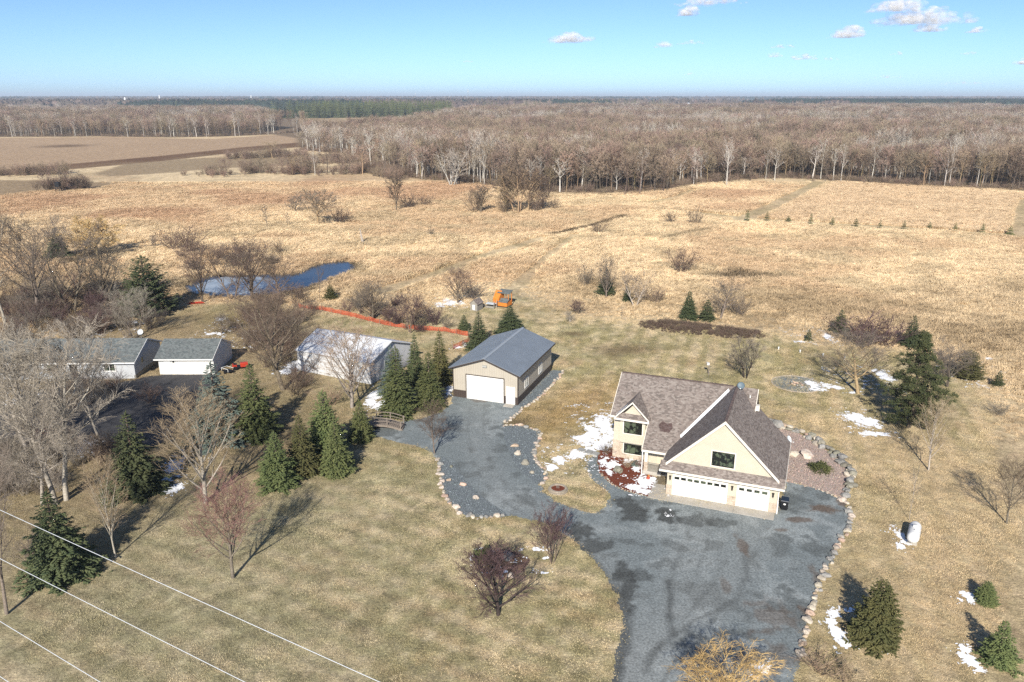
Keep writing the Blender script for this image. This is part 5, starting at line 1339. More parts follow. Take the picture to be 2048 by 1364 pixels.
def garage_door(parent, u0, u1, z1, plane, nwin, zw0, zw1, sections=4, casing=M_TRIM, glassm=glass, slit=M_FRAME):
    d = MB().box(u0, u1, plane + .02, plane + .10, 0.0, z1).build('garage_door', M_WHITE, parent)
    hh = z1 / sections
    for k in range(sections): MB().box(u0 + .02, u1 - .02, plane - .012, plane + .022, k * hh + .012, (k + 1) * hh - .012).build('panel', M_DOORPANEL, d)
    if nwin:
        p = (u1 - u0) / nwin
        for k in range(nwin):
            MB().box(u0 + p * (k + .5) - .23, u0 + p * (k + .5) + .23, plane - .03, plane - .011, zw0, zw1).build('pane', glassm, d)
    c = MB().box(u0 - .10, u0, plane - .05, plane + .02, 0, z1 + .1).box(u1, u1 + .10, plane - .05, plane + .02, 0, z1 + .1).box(u0, u1, plane - .05, plane + .02, z1, z1 + .1)
    c.build('casing', casing, d)
    return d
def veneer(parent, faces, seed):
    """Ashlar stone facing: courses of uneven blocks. faces: (axis, plane, a0, a1, z0, z1, out)."""
    R = random.Random(seed); mb = MB()
    for axis, plane, a0, a1, z0, z1, out in faces:
        z = z0
        while z < z1 - .04:
            hh = min(R.uniform(.10, .22), z1 - z); a = a0
            while a < a1 - .03:
                ww = min(R.uniform(.16, .48), a1 - a); d = R.uniform(.03, .065)
                lo, hi = sorted((plane, plane + out * d))
                if axis == 'v': mb.box(a + .006, a + ww - .006, lo, hi, z + .006, z + hh - .006)
                else: mb.box(lo, hi, a + .006, a + ww - .006, z + .006, z + hh - .006)
                a += ww
            z += hh
    o = mb.build('stone_veneer', M_STONE, parent); o['kind'] = 'stuff'
    return o

# ------------------------------------------------------------------ the house: x runs along the garage front, y into the house
HA = math.radians(21.6)
HO = gp(1332, 987)
house = thing('house', 'cream house with brown shingle roof and steep front gable over two garage doors', 'house', (HO[0], HO[1], 0), -HA)
T = .18
def gz(u): return 8.35 - .98 * abs(u - 4.9)          # garage roof surface
def mz(v): return 8.0 - .75 * abs(v - 10)             # main roof surface
body = MB().extrude([(0, 0), (9.95, 0), (9.95, gz(9.95) - .25), (4.9, 8.08), (0, gz(0) - .25)], 'y', 0.0, 9.3).build('garage_wall', M_SIDING, house)
MB().extrude([(6.0, 0), (14, 0), (14, mz(14) - .22), (10, 7.76), (6.0, mz(6.0) - .22)], 'x', -6.75, 6.5).build('main_wall', M_SIDING, house)
MB().box(-3.3, -.002, 5.0, 5.998, 0, 3.95).build('porch_wall', M_SIDING, house)
MB().extrude([(-6.0, 1.95), (-3.4, 1.95), (-3.4, 4.75), (-4.73, 6.2), (-6.0, 4.75)], 'y', 5.6, 7.2).build('bay_wall', M_SIDING, house)
# roofs: each slope a slab of its own
rm = MB()
rm.slab([(-7.07, 5.7, mz(5.7)), (-3.1, 5.7, mz(5.7)), (-3.1, 3.0, mz(3.0)), (.1, 3.0, mz(3.0)), (2.0, 6.2, mz(6.2)), (6.85, 6.2, mz(6.2)), (6.85, 10, 8.0), (-7.07, 10, 8.0)], T)
rm.slab([(6.85, 14.4, mz(14.4)), (-7.07, 14.4, mz(14.4)), (-7.07, 10.001, 8.0), (6.85, 10.001, 8.0)], T)
main_roof = rm.build('main_roof', M_SHINGLE, house)
rg = MB()
rg.slab([(4.9, -.32, 8.35), (4.9, 9.7, 8.35), (-.65, 9.7, gz(-.65)), (-.65, -.32, gz(-.65))], T)
rg.slab([(10.45, -.32, gz(10.45)), (10.45, 9.7, gz(10.45)), (4.901, 9.7, 8.35), (4.901, -.32, 8.35)], T)
garage_roof = rg.build('garage_roof', M_SHINGLE, house)
MB().slab([(-.66, -.66, 2.80), (10.46, -.66, 2.80), (10.46, -.02, 3.46), (-.66, -.02, 3.46)], .12).build('skirt_roof', M_SHINGLE, house)
rb = MB()
def bz(u): return 6.72 - 1.02 * abs(u + 4.73)
yb = lambda z: 10 - (8.0 - z) / .75
rb.slab([(-4.73, 5.12, 6.72), (-4.73, yb(6.72) + .1, 6.72), (-6.52, yb(bz(-6.52)) + .1, bz(-6.52)), (-6.52, 5.12, bz(-6.52))], .14)
rb.slab([(-2.94, 5.12, bz(-2.94)), (-2.94, yb(bz(-2.94)) + .1, bz(-2.94)), (-4.729, yb(6.72) + .1, 6.72), (-4.729, 5.12, 6.72)], .14)
rb.slab([(-6.45, 5.1, 4.80), (-3.0, 5.1, 4.80), (-3.0, 5.62, 5.22), (-6.45, 5.62, 5.22)], .08)
rb.build('bay_roof', M_SHINGLE, house)
# ridge caps
cap = MB()
for k in range(34): cap.box(4.78, 5.02, -.3 + k * .294, -.3 + (k + 1) * .294 - .02, 8.27 + .012 * (k % 2), 8.375 + .012 * (k % 2))
for k in range(46): cap.box(-7.05 + k * .25, -7.05 + (k + 1) * .25 - .02, 9.88, 10.12, 7.93 + .01 * (k % 2), 8.025 + .01 * (k % 2))
o = cap.build('ridge_cap', shingle('dark_ridge_shingles', (0.085, 0.068, 0.063), (0.15, 0.12, 0.11)), garage_roof); o['kind'] = 'stuff'
# snow left in the valley, straw nest of bare shingle, fascias and rakes
vs = MB()
R_ = random.Random(4)
for k in range(26):
    u = .35 + k * .145; v = 4.07 + 1.307 * u; z = gz(u)
    w0 = .16 + .13 * math.sin(k / 26 * math.pi) + R_.uniform(-.03, .03)
    vs.add([(u, v - .05, z + .03), (u + .15, v - .05 + .196, gz(u + .15) + .03), (u + .15 + w0, v + .12 - w0 * .4, gz(u + .15 + w0) + .06), (u + w0, v - .1 - w0 * .4, gz(u + w0) + .06),
            (u - .10, v + .18, mz(v + .18) + .07), (u + .05, v + .376, mz(v + .376) + .07)], [(0, 1, 2, 3), (4, 5, 1, 0)])
tag(vs.build('snow', M_SNOW, house), 'strip of snow in the roof valley')
sb = MB().add([(-6.45, 5.18, bz(-6.45) + .02), (-5.3, 5.5, bz(-5.3) + .03), (-5.45, 6.0, bz(-5.45) + .03), (-6.42, 5.75, bz(-6.42) + .03)], [(0, 1, 2, 3)])
sb.build('snow', M_SNOW, house)
fa_ = MB()
fa_.box(-.68, 10.48, -.72, -.662, 2.60, 2.80)
fa_.box(-3.12, .05, 2.93, 2.995, 2.52, 2.74)
fa_.box(-7.1, -6.46, 5.60, 5.68, 4.56, 4.76)
fa_.box(-6.5, -2.95, 5.02, 5.085, 4.60, 4.80)
fa_.box(10.452, 10.50, -.3, 9.7, gz(10.45) - .24, gz(10.45) - .02)
fa_.box(-.70, -.652, -.30, 3.2, gz(-.65) - .22, gz(-.65) - .01)
fa_.build('fascia', M_TRIM, house)
rk = MB()
def rake(mb, p, q, w, d):                              # board below a sloping edge
    mb.add([(p[0], p[1], p[2] - .02), (q[0], q[1], q[2] - .02), (q[0], q[1], q[2] - w), (p[0], p[1], p[2] - w), (p[0] + d[0], p[1] + d[1], p[2] - .02), (q[0] + d[0], q[1] + d[1], q[2] - .02), (q[0] + d[0], q[1] + d[1], q[2] - w), (p[0] + d[0], p[1] + d[1], p[2] - w)],
           [(0, 1, 2, 3), (7, 6, 5, 4), (0, 4, 5, 1), (1, 5, 6, 2), (2, 6, 7, 3), (3, 7, 4, 0)])
rake(rk, (4.9, -.325, 8.35), (-.15, -.325, gz(-.15)), .30, (0, -.06, 0))
rake(rk, (4.9, -.325, 8.35), (9.95, -.325, gz(9.95)), .30, (0, -.06, 0))
rake(rk, (-4.73, 5.115, 6.72), (-6.5, 5.115, bz(-6.5)), .20, (0, -.05, 0))
rake(rk, (-4.73, 5.115, 6.72), (-2.96, 5.115, bz(-2.96)), .20, (0, -.05, 0))
rake(rk, (6.855, 10, 8.0), (6.855, 7.9, mz(7.9)), .24, (.06, 0, 0))
rake(rk, (-7.075, 10, 8.0), (-7.075, 5.7, mz(5.7)), .22, (-.05, 0, 0))
rake(rk, (-3.105, 5.6, mz(5.6)), (-3.105, 3.0, mz(3.0)), .20, (-.05, 0, 0))
rk.box(6.86, 7.25, 7.95, 8.5, 6.45, 6.95)
rk.build('rake_board', M_TRIM, house)
window(house, 'v', 0.0, 3.95, 5.95, 3.72, 5.15, 3, casing=M_TRIM)
window(house, 'v', 5.6, -5.60, -3.72, 3.05, 4.42, 3, casing=M_TRIM)
window(house, 'v', 6.0, -5.60, -3.75, .63, 1.72, 3, casing=M_TRIM)
garage_door(house, .62, 5.48, 2.1, 0.0, 8, 1.68, 1.94)
garage_door(house, 6.47, 9.15, 2.1, 0.0, 4, 1.68, 1.94)
veneer(house, [('v', 0.0, .0, .50, 0, .98, -1), ('v', 0.0, 5.60, 6.35, 0, .98, -1), ('v', 0.0, 9.27, 9.95, 0, .98, -1), ('u', 9.95, 0, .5, 0, .98, 1), ('u', 0, 0, .6, 0, .98, -1),
              ('v', 6.0, -6.75, -5.72, 0, 1.92, -1), ('v', 6.0, -3.64, -3.3, 0, 1.92, -1), ('v', 6.0, -5.7, -3.64, 0, .5, -1), ('u', -6.75, 6, 9, 0, 1.92, -1)], 3)
sc_ = lambda u: MB().box(u - .07, u + .07, -.14, -.01, 1.62, 1.92).box(u - .10, u + .10, -.18, -.02, 1.92, 1.98).box(u - .03, u + .03, -.1, -.01, 1.5, 1.62).build('wall_light', M_FRAME, house)
for u in (.3, 5.97, 9.55): sc_(u)
MB().box(9.97, 10.07, -.16, -.02, 0, 1.2).box(9.97, 10.05, -.14, -.04, 1.2, 2.6).build('downspout', M_WHITE, house)
MB().box(-3.08, -3.0, 3.02, 3.10, 0.0, 2.5).build('downspout', M_WHITE, house)
# porch
MB().box(-2.98, -1.15, 3.2, 4.998, 0, .38).build('porch_floor', M_CONC, house)
MB().box(-2.86, -2.56, 3.25, 3.55, .38, 2.52).build('porch_column', M_TRIM, house)
veneer(house, [('v', 3.25, -2.86, -2.56, .4, 1.35, -1), ('u', -2.56, 3.25, 3.55, .4, 1.35, 1), ('u', -2.86, 3.25, 3.55, .4, 1.35, -1)], 9)
MB().box(-1.15, -.1, 3.45, 3.9, 0, .13).box(-1.15, -.1, 3.9, 4.4, 0, .25).box(-1.15, -.1, 4.4, 4.996, 0, .38).build('porch_step', M_CONC, house)
ra = MB().box(-2.56, -1.28, 3.32, 3.38, 1.22, 1.28).box(-2.56, -1.28, 3.32, 3.38, .46, .52)
for k in range(9): ra.box(-2.5 + k * .14, -2.47 + k * .14, 3.335, 3.365, .52, 1.22)
rail = ra.build('porch_railing', M_OLDWOOD, house)
MB().box(-1.30, -1.16, 3.28, 3.42, .38, 1.42).build('newel_post', M_OLDWOOD, house)
dr = MB().box(-1.95, -.95, 4.93, 4.995, .40, 2.42).build('front_door', mat('cream_door', (0.60, 0.51, 0.38), rough=.5, var=.05), house)
MB().bar((-1.05, 4.90, 1.4), (-1.05, 4.93, 1.4), .035).build('handle', M_FRAME, dr)
MB().lathe([(.16, -.03), (.22, -.03), (.22, .03), (.16, .03)], 14, (-1.45, 4.90, 1.75), 'y').build('wreath', M_NEEDLE['dark'], dr)
MB().lathe([(0, .16), (.05, .14), (.05, 0), (0, 0)], 10, (2.0, 10.5, 7.55)).build('roof_vent', M_WHITE, house)
MB().bar((6.2, 9.1, 6.9), (6.2, 9.1, 7.55), .06, 10).build('roof_vent', M_WHITE, house)
# patch of darker wet shingles is left as weathering
MB().add([(-1.75, 4.85, mz(4.85) + .006), (-.9, 4.8, mz(4.8) + .006), (-.62, 5.3, mz(5.3) + .006), (-.8, 5.75, mz(5.75) + .006), (-1.3, 5.62, mz(5.62) + .006), (-1.75, 5.8, mz(5.8) + .006), (-2.05, 5.4, mz(5.4) + .006)], [(0, 1, 2, 3, 4, 5, 6)]).build('stained_shingles', shingle('stained_shingles', (0.05, 0.038, 0.035), (0.11, 0.085, 0.08)), main_roof)
# apron and walk
apron = thing('concrete_apron', 'pale concrete apron along the garage doors', 'pavement', (HO[0], HO[1], 0), -HA); apron['kind'] = 'structure'
js = [-1.5, .05, 3.2, 6.3, 9.85]
for a, b_ in zip(js[:-1], js[1:]): MB().box(a + .012, b_ - .012, -1.42, -.06, 0.0, .045).build('slab', M_CONC, apron)
MB().box(-1.488, -.03, -.05, 1.55, 0, .043).build('slab', M_CONC, apron)
MB().box(-1.488, -.03, 1.57, 3.42, 0, .043).build('slab', mat('wet_concrete', (0.16, 0.13, 0.085), rough=.5, var=.2, scale=1.5), apron)

# ------------------------------------------------------------------ the shop
SA = math.radians(20.3)
SO = gp(880 + 195 / 7.18, 640 + 1095 / 7.18)
shop = thing('shop_building', 'taupe steel shop with slate blue roof and white overhead door', 'outbuilding', (SO[0], SO[1], 0), -SA)
W_, D_ = 8.6, 13.4
sr = lambda u: 5.62 - .36 * abs(u - W_ / 2)
MB().extrude([(0, .98), (W_, .98), (W_, sr(W_) - .16), (W_ / 2, 5.45), (0, sr(0) - .16)], 'y', 0, D_).build('wall', M_TAN, shop)
wn_ = MB()
for a, b_ in ((0, 1.72), (6.86, 7.05), (8.23, W_)): wn_.box(a - (.02 if a == 0 else 0), b_ + (.02 if b_ == W_ else 0), -.02, .5, 0, .979)
wn_.box(W_ - .48, W_ + .02, .5, D_, 0, .979).box(-.02, .5, .5, D_ + .02, 0, .979).box(.5, W_ + .02, D_ - .2, D_ + .021, 0, .978)
wn_.build('wainscot', M_WAIN, shop)
rs = MB()
ov = .42
rs.slab([(W_ / 2, -ov, 5.62), (W_ / 2, D_ + ov, 5.62), (-ov, D_ + ov, sr(-ov)), (-ov, -ov, sr(-ov))], .07)
rs.slab([(W_ + ov, -ov, sr(W_ + ov)), (W_ + ov, D_ + ov, sr(W_ + ov)), (W_ / 2 + .001, D_ + ov, 5.62), (W_ / 2 + .001, -ov, 5.62)], .07)
for k in range(47):                                    # standing ribs of the roof sheets
    y_ = -ov + .08 + k * .305
    rs.slab([(W_ / 2, y_, 5.65), (W_ / 2, y_ + .035, 5.65), (-ov, y_ + .035, sr(-ov) + .028), (-ov, y_, sr(-ov) + .028)], .02)
    rs.slab([(W_ + ov, y_, sr(W_ + ov) + .028), (W_ + ov, y_ + .035, sr(W_ + ov) + .028), (W_ / 2, y_ + .035, 5.65), (W_ / 2, y_, 5.65)], .02)
sroof = rs.build('roof', M_STEELROOF, shop)
MB().slab([(W_ / 2 + .22, -ov - .01, 5.60), (W_ / 2 + .22, D_ + ov + .01, 5.60), (W_ / 2, D_ + ov + .01, 5.69), (W_ / 2, -ov - .01, 5.69)], .03).slab([(W_ / 2, -ov - .01, 5.69), (W_ / 2, D_ + ov + .01, 5.69), (W_ / 2 - .22, D_ + ov + .01, 5.60), (W_ / 2 - .22, -ov - .01, 5.60)], .03).build('ridge_cap', mat('pale_ridge_steel', (0.27, 0.30, 0.33), rough=.35, var=.05), sroof)
rk = MB()
for sgn in (-1, 1):
    e = W_ / 2 + sgn * (W_ / 2 + ov)
    rake(rk, (W_ / 2, -ov - .005, 5.58), (e, -ov - .005, sr(e) - .04), .16, (0, -.03, 0))
    rake(rk, (W_ / 2, D_ + ov + .005, 5.58), (e, D_ + ov + .005, sr(e) - .04), .16, (0, .03, 0))
rk.box(W_ + ov, W_ + ov + .03, -ov, D_ + ov, sr(W_ + ov) - .20, sr(W_ + ov) - .02)
rk.build('trim', M_WAIN, shop)
MB().box(0, W_, -.03, -.005, -.0, .001).build('threshold', M_CONC, shop)
cn = MB()
for u in (-.025, W_ - .075): cn.box(u, u + .1, -.03, .1, .98, sr(W_) - .18)
cn.build('corner_trim', M_WAIN, shop)
garage_door(shop, 1.82, 6.76, 3.15, -.03, 0, 0, 0, 7, casing=M_WAIN)
md = MB().box(7.16, 8.14, -.06, -.02, .03, 2.18).build('entry_door', M_WHITE, shop)
MB().bar((8.02, -.10, 1.08), (8.02, -.05, 1.08), .03).build('handle', M_GREYMETAL, md)
MB().box(7.06, 7.16, -.05, -.0, 0, 2.26).box(8.14, 8.24, -.05, 0, 0, 2.26).box(7.16, 8.14, -.05, 0, 2.18, 2.26).build('casing', M_WHITE, md)
MB().box(4.02, 4.58, -.22, -.01, 4.42, 4.66).build('flood_light', mat('lamp_housing', (0.35, 0.35, 0.33), rough=.3, var=.1), shop)
window(shop, 'u', W_ + .0, 2.5, 3.7, 1.35, 2.55, 2, frame=M_WHITE, casing=M_WHITE, out=1, cw=.06)
window(shop, 'u', W_ + .0, 8.0, 9.2, 1.35, 2.55, 2, frame=M_WHITE, casing=M_WHITE, out=1, cw=.06)
st_ = thing('concrete_stoop', 'small concrete stoop at the shop entry door', 'stoop', (SO[0], SO[1], 0), -SA)
MB().box(7.02, 8.28, -1.05, -.07, 0, .06).build('slab', M_CONC, st_)

# ------------------------------------------------------------------ white pole shed
PA = math.radians(27)
a = np.array([math.cos(PA), -math.sin(PA)])
PO = gp(590 + 1240 / 8.192, 640 + 1055 / 8.192)[:2] - a * 12.2
shed = thing('pole_shed', 'long white steel pole shed behind the tan vase shaped tree', 'outbuilding', (PO[0], PO[1], 0), -PA)
SL, SW = 12.2, 9.4
pr = lambda v: 4.72 - .34 * abs(v - SW / 2)
MB().extrude([(0, 0), (SW, 0), (SW, pr(SW) - .12), (SW / 2, 4.6), (0, pr(0) - .12)], 'x', 0, SL).build('wall', M_WHITESTEEL, shed)
rs = MB()
rs.slab([(-.3, -.3, pr(-.3)), (SL + .3, -.3, pr(-.3)), (SL + .3, SW / 2, 4.72), (-.3, SW / 2, 4.72)], .06)
rs.slab([(SL + .3, SW + .3, pr(SW + .3)), (-.3, SW + .3, pr(SW + .3)), (-.3, SW / 2 + .001, 4.72), (SL + .3, SW / 2 + .001, 4.72)], .06)
for k in range(41): rs.slab([(-.28 + k * .31, -.3, pr(-.3) + .022), (-.25 + k * .31, -.3, pr(-.3) + .022), (-.25 + k * .31, SW / 2, 4.742), (-.28 + k * .31, SW / 2, 4.742)], .018)
rs.build('roof', M_WHITEROOF, shed)
rk = MB(); rake(rk, (SL + .305, SW / 2, 4.72), (SL + .305, -.3, pr(-.3)), .14, (.03, 0, 0)); rake(rk, (SL + .305, SW / 2, 4.72), (SL + .305, SW + .3, pr(SW + .3)), .14, (.03, 0, 0))
rk.box(SL + .0, SL + .03, -.03, .06, 0, pr(0) - .14)
rk.build('trim', M_WHITE, shed)
window(shed, 'u', SL, 3.2, 3.9, 1.5, 2.3, 1, frame=M_WHITE, out=1)

# ------------------------------------------------------------------ neighbour's garage and house
GO = gp(260 + 475 / 7.877, 640 + 858 / 7.877)
ng_ = thing('detached_garage', 'white garage with grey green shingle roof behind the dark asphalt', 'garage', (GO[0], GO[1], 0), math.radians(.5))
GW, GD = 7.4, 7.2
gr = lambda v: 4.05 - .44 * abs(v - 3.4)
MB().extrude([(0, 0), (GD, 0), (GD, gr(GD) - .12), (3.4, 3.92), (0, gr(0) - .12)], 'x', 0, GW).build('wall', M_BOARD, ng_)
rs = MB()
rs.slab([(-.35, -.5, gr(-.5)), (GW + .1, -.5, gr(-.5)), (GW + .1, 3.4, 4.05), (-.35, 3.4, 4.05)], .12)
rs.slab([(GW + .1, GD + .4, gr(GD + .4)), (-.35, GD + .4, gr(GD + .4)), (-.35, 3.401, 4.05), (GW + .1, 3.401, 4.05)], .12)
rs.build('roof', M_GREYSHINGLE, ng_)
rk = MB().box(-.4, GW + .15, -.56, -.505, gr(-.5) - .16, gr(-.5) + .0)
rake(rk, (GW + .105, 3.4, 4.05), (GW + .105, -.5, gr(-.5)), .16, (.05, 0, 0)); rake(rk, (GW + .105, 3.4, 4.05), (GW + .105, GD + .4, gr(GD + .4)), .16, (.05, 0, 0))
rk.build('fascia', M_WHITE, ng_)
garage_door(ng_, 2.6, 6.9, 2.05, -.04, 0, 0, 0, 4, casing=M_WHITE)
d = MB().box(.75, 1.6, -.05, -.01, .03, 2.05).build('side_door', M_WHITE, ng_)
MB().bar((1.5, -.08, 1.0), (1.5, -.05, 1.0), .03).build('handle', M_FRAME, d)
MB().box(1.95, 2.1, -.16, -.02, 1.75, 2.0).build('wall_light', M_FRAME, ng_)
NO = gp(272, 757)
nh = thing('neighbour_house', 'long grey roofed white house half hidden by the pale poplars', 'house', (NO[0], NO[1], 0), math.radians(1.5))
nr_ = lambda v: 4.35 - .40 * abs(v - 4.3)
MB().extrude([(0, 0), (8.6, 0), (8.6, nr_(8.6) - .12), (4.3, 4.22), (0, nr_(0) - .12)], 'x', -20, 0).build('wall', M_WHITELAP, nh)
MB().extrude([(0, 0), (8.6, 0), (8.6, .5), (0, .5)], 'x', -.2, .04).build('foundation', mat('tan_foundation', (0.30, 0.26, 0.19), var=.2), nh)
rs = MB()
rs.slab([(-20.4, -.5, nr_(-.5)), (.3, -.5, nr_(-.5)), (.3, 4.3, 4.35), (-20.4, 4.3, 4.35)], .12)
rs.slab([(.3, 9.1, nr_(9.1)), (-20.4, 9.1, nr_(9.1)), (-20.4, 4.301, 4.35), (.3, 4.301, 4.35)], .12)
rs.build('roof', M_GREYSHINGLE, nh)
rk = MB().box(-20.4, .35, -.56, -.505, nr_(-.5) - .18, nr_(-.5))
rake(rk, (.305, 4.3, 4.35), (.305, -.5, nr_(-.5)), .18, (.05, 0, 0)); rake(rk, (.305, 4.3, 4.35), (.305, 9.1, nr_(9.1)), .18, (.05, 0, 0))
rk.build('fascia', M_WHITE, nh)
for u in (-15.5, -11.5, -4.0): window(nh, 'v', 0, u, u + 1.5, 1.1, 2.2, 2, frame=M_WHITE, casing=M_WHITE)
d = MB().box(-8.5, -7.5, -.05, -.01, .2, 2.2).build('front_door', M_FRAME, nh)
window(nh, 'u', 0, 2.0, 2.9, 1.4, 2.3, 1, frame=M_WHITE, out=1)
# ------------------------------------------------------------------ boulders
M_ROCK = [mat('pale_boulder', (0.34, 0.29, 0.23), rough=.9, scale=2.5, color2=(0.52, 0.46, 0.39), rand=.25, bump=.5, bscale=9),
          mat('grey_boulder', (0.17, 0.17, 0.16), rough=.9, scale=2.5, color2=(0.30, 0.29, 0.27), rand=.25, bump=.5, bscale=9),
          mat('tan_boulder', (0.36, 0.26, 0.19), rough=.9, scale=2.5, color2=(0.50, 0.39, 0.30), rand=.25, bump=.5, bscale=9),
          mat('mossy_boulder', (0.16, 0.16, 0.125), rough=.95, scale=2.5, color2=(0.27, 0.25, 0.20), rand=.25, bump=.5, bscale=9)]
def rock_mesh(seed):
    import bmesh
    bm = bmesh.new(); bmesh.ops.create_icosphere(bm, subdivisions=2, radius=.92)
    for v in bm.verts:
        n_ = mnoise.noise(v.co * 1.1 + Vector((seed * 7.1, 3, 1))) * .52 + mnoise.noise(v.co * 2.6 + Vector((1, seed * 5.3, 2))) * .14
        v.co *= 1 + n_
        v.co.z *= .66
    me = bpy.data.meshes.new('boulder'); bm.to_mesh(me); bm.free(); me.materials.append(M_ROCK[0])
    return me
ROCKS = [rock_mesh(k) for k in range(7)]
brng = random.Random(12)
def boulder(parent, x, y, r, m=None, z=None, name='boulder', sq=1.0):
    o = link(name, ROCKS[brng.randrange(7)], parent, (x, y, r * .34 if z is None else z), (brng.uniform(-.2, .2), brng.uniform(-.2, .2), brng.uniform(0, 6.28)), (r * brng.uniform(.85, 1.3), r * brng.uniform(.8, 1.05), r * brng.uniform(.8, 1.1) * sq))
    o.material_slots[0].link = 'OBJECT'; o.material_slots[0].material = M_ROCK[brng.choices(range(4), (5, 3, 2, 1))[0] if m is None else m]
    return o
def edging(label, line, r0, r1, step=1.0, mats=None, rows=1, fill=1.0):
    q = smooth_line(P2(line), 2); root = thing('boulder_edging', label, 'stone edging', (0, 0, 0))
    d = 0.0; L_ = np.concatenate([[0], np.cumsum(np.linalg.norm(np.diff(q, axis=0), axis=1))])
    while d < L_[-1]:
        r = r0 * .85 + (r1 - r0) * brng.random() ** 1.8; x = np.interp(d, L_, q[:, 0]); y_ = np.interp(d, L_, q[:, 1])
        for k in range(rows):
            if brng.random() < fill: boulder(root, x + brng.gauss(0, .10) + k * .32, y_ + brng.gauss(0, .10) + k * .28, r, brng.choice(mats) if mats else None, z=r * (.32 + .55 * k))
        d += r * 1.95 * step
    return root
edging('row of pale boulders round the lawn side rock bed', [(876, 918), (877, 940), (882, 962), (888, 982), (896, 1000), (910, 1018), (930, 1031), (955, 1036), (985, 1035), (1016, 1032)], .17, .40, 1.05, [0, 0, 0, 2, 1])
edging('row of pale boulders round the house side rock bed', [(1008, 852), (1030, 850), (1055, 856), (1079, 863), (1080, 880), (1068, 900), (1070, 922), (1084, 934), (1092, 948), (1092, 962), (1078, 969)], .17, .38, 1.05, [0, 0, 0, 2, 1])
edging('long pale boulder border curving down the right side of the drive', RIGHT_RIM, .20, .40, .95, [0, 0, 0, 2, 1, 1])
edging('big mossy retaining boulders behind the reddish rock bed', [(1537, 845), (1552, 852), (1575, 860), (1600, 869), (1630, 886), (1660, 906), (1690, 932), (1702, 950), (1699, 972), (1686, 995)], .30, .58, .9, [3, 3, 1, 1, 0, 2], rows=2, fill=.8)
edging('small stones between the drive and the reddish rock bed', [(1574, 964), (1600, 968), (1640, 980), (1682, 997)], .09, .17, 1.1, [0, 2, 0])
edging('small stones lining the inner side of the curved path', [(1200, 946), (1216, 963), (1240, 977), (1266, 986), (1290, 993)], .08, .15, 1.0, [0, 2, 3])
edging('broken stone edging along the island side of the path', [(1176, 922), (1172, 932), (1178, 948), (1192, 962), (1206, 976), (1216, 986)], .06, .11, 2.2, [0, 0, 1])
edging('pale stones along the shop gravel strip', [(1042, 816), (1052, 815), (1066, 805), (1090, 785), (1112, 762), (1128, 743)], .13, .27, 1.15, [0, 0, 2])
edging('white rocks at the corner of the shop apron', [(1012, 846), (1022, 838), (1034, 828), (1044, 818)], .15, .3, 1.0, [0, 0])
for k, (px, py, r, m, lb) in enumerate([(1029, 893, .33, 2, 'tan boulder at the top of the house side rock bed'), (1036, 909, .42, 0, 'white pointed boulder in the house side rock bed'), (1051, 928, .42, 3, 'olive boulder in the house side rock bed'), (1064, 946, .28, 0, 'pale low boulder in the house side rock bed'),
        (903, 934, .22, 3, 'small boulder at the top of the lawn side rock bed'), (898, 961, .26, 2, 'small tan boulder in the lawn side rock bed'), (926, 970, .30, 2, 'tan boulder in the middle of the lawn side rock bed'), (952, 997, .36, 0, 'pale boulder in the lower lawn side rock bed'),
        (1587, 912, .55, 0, 'cream boulder beside the garage in the reddish bed'), (1614, 914, .62, 0, 'white boulder right of the cream one in the reddish bed'), (1556, 854, .80, 1, 'big grey boulder at the head of the retaining stones'), (1565, 858, .40, 0, 'white boulder leaning on the big grey one'),
        (1236, 943, .62, 3, 'flat olive boulder in the red mulch bed'), (1017, 1116, .62, 1, 'domed grey boulder in the front island bed'), (1021, 1153, .28, 0, 'small pale stone in the front island bed'), (1003, 1153, .2, 0, 'smallest pale stone in the front island bed')]):
    c = gp(px, py)
    o = boulder(None, c[0], c[1], r, m); tag(o, lb, 'boulder')

# loose landscape rock in the beds
def stone_mesh(seed, m):
    R = np.random.default_rng(seed); t = np.array([[1, 0, 0], [-1, 0, 0], [0, 1, 0], [0, -1, 0], [0, 0, .7], [0, 0, -.7]]) * R.uniform(.7, 1.2, (6, 1)) + R.normal(0, .12, (6, 3))
    return mesh_np('stone', t, [(0, 2, 4), (2, 1, 4), (1, 3, 4), (3, 0, 4), (2, 0, 5), (1, 2, 5), (3, 1, 5), (0, 3, 5)], m)
M_ST = [mat('grey_stones', (0.14, 0.165, 0.18), rough=.9, rand=.55, var=.1), mat('red_stones', (0.32, 0.245, 0.21), rough=.9, rand=.5, var=.1)]
def stones(name, polys, per, size, m, label):
    xs = []; ys = []
    for q in polys:
        lo, hi = q.min(0), q.max(0); n_ = int((hi - lo).prod() * per)
        x = frng.uniform(lo[0], hi[0], n_); y_ = frng.uniform(lo[1], hi[1], n_); k = inside(q, x, y_); xs.append(x[k]); ys.append(y_[k])
    x = np.concatenate(xs); y_ = np.concatenate(ys); n_ = len(x)
    scatter(name, np.stack([x, y_, np.full(n_, .03)], 1), frng.gamma(4, size / 4, n_), frng.uniform(0, 6.28, (n_, 3)), frng.integers(0, 3, n_), [stone_mesh(k, m) for k in range(3)], label)
stones('loose_grey_stones', [BED_W, BED_E, SHOPBED], 70, .042, M_ST[0], 'loose grey stones filling the rock beds by the drive')
stones('loose_red_stones', [REDROCK], 90, .045, M_ST[1], 'loose reddish stones filling the bed beside the garage')

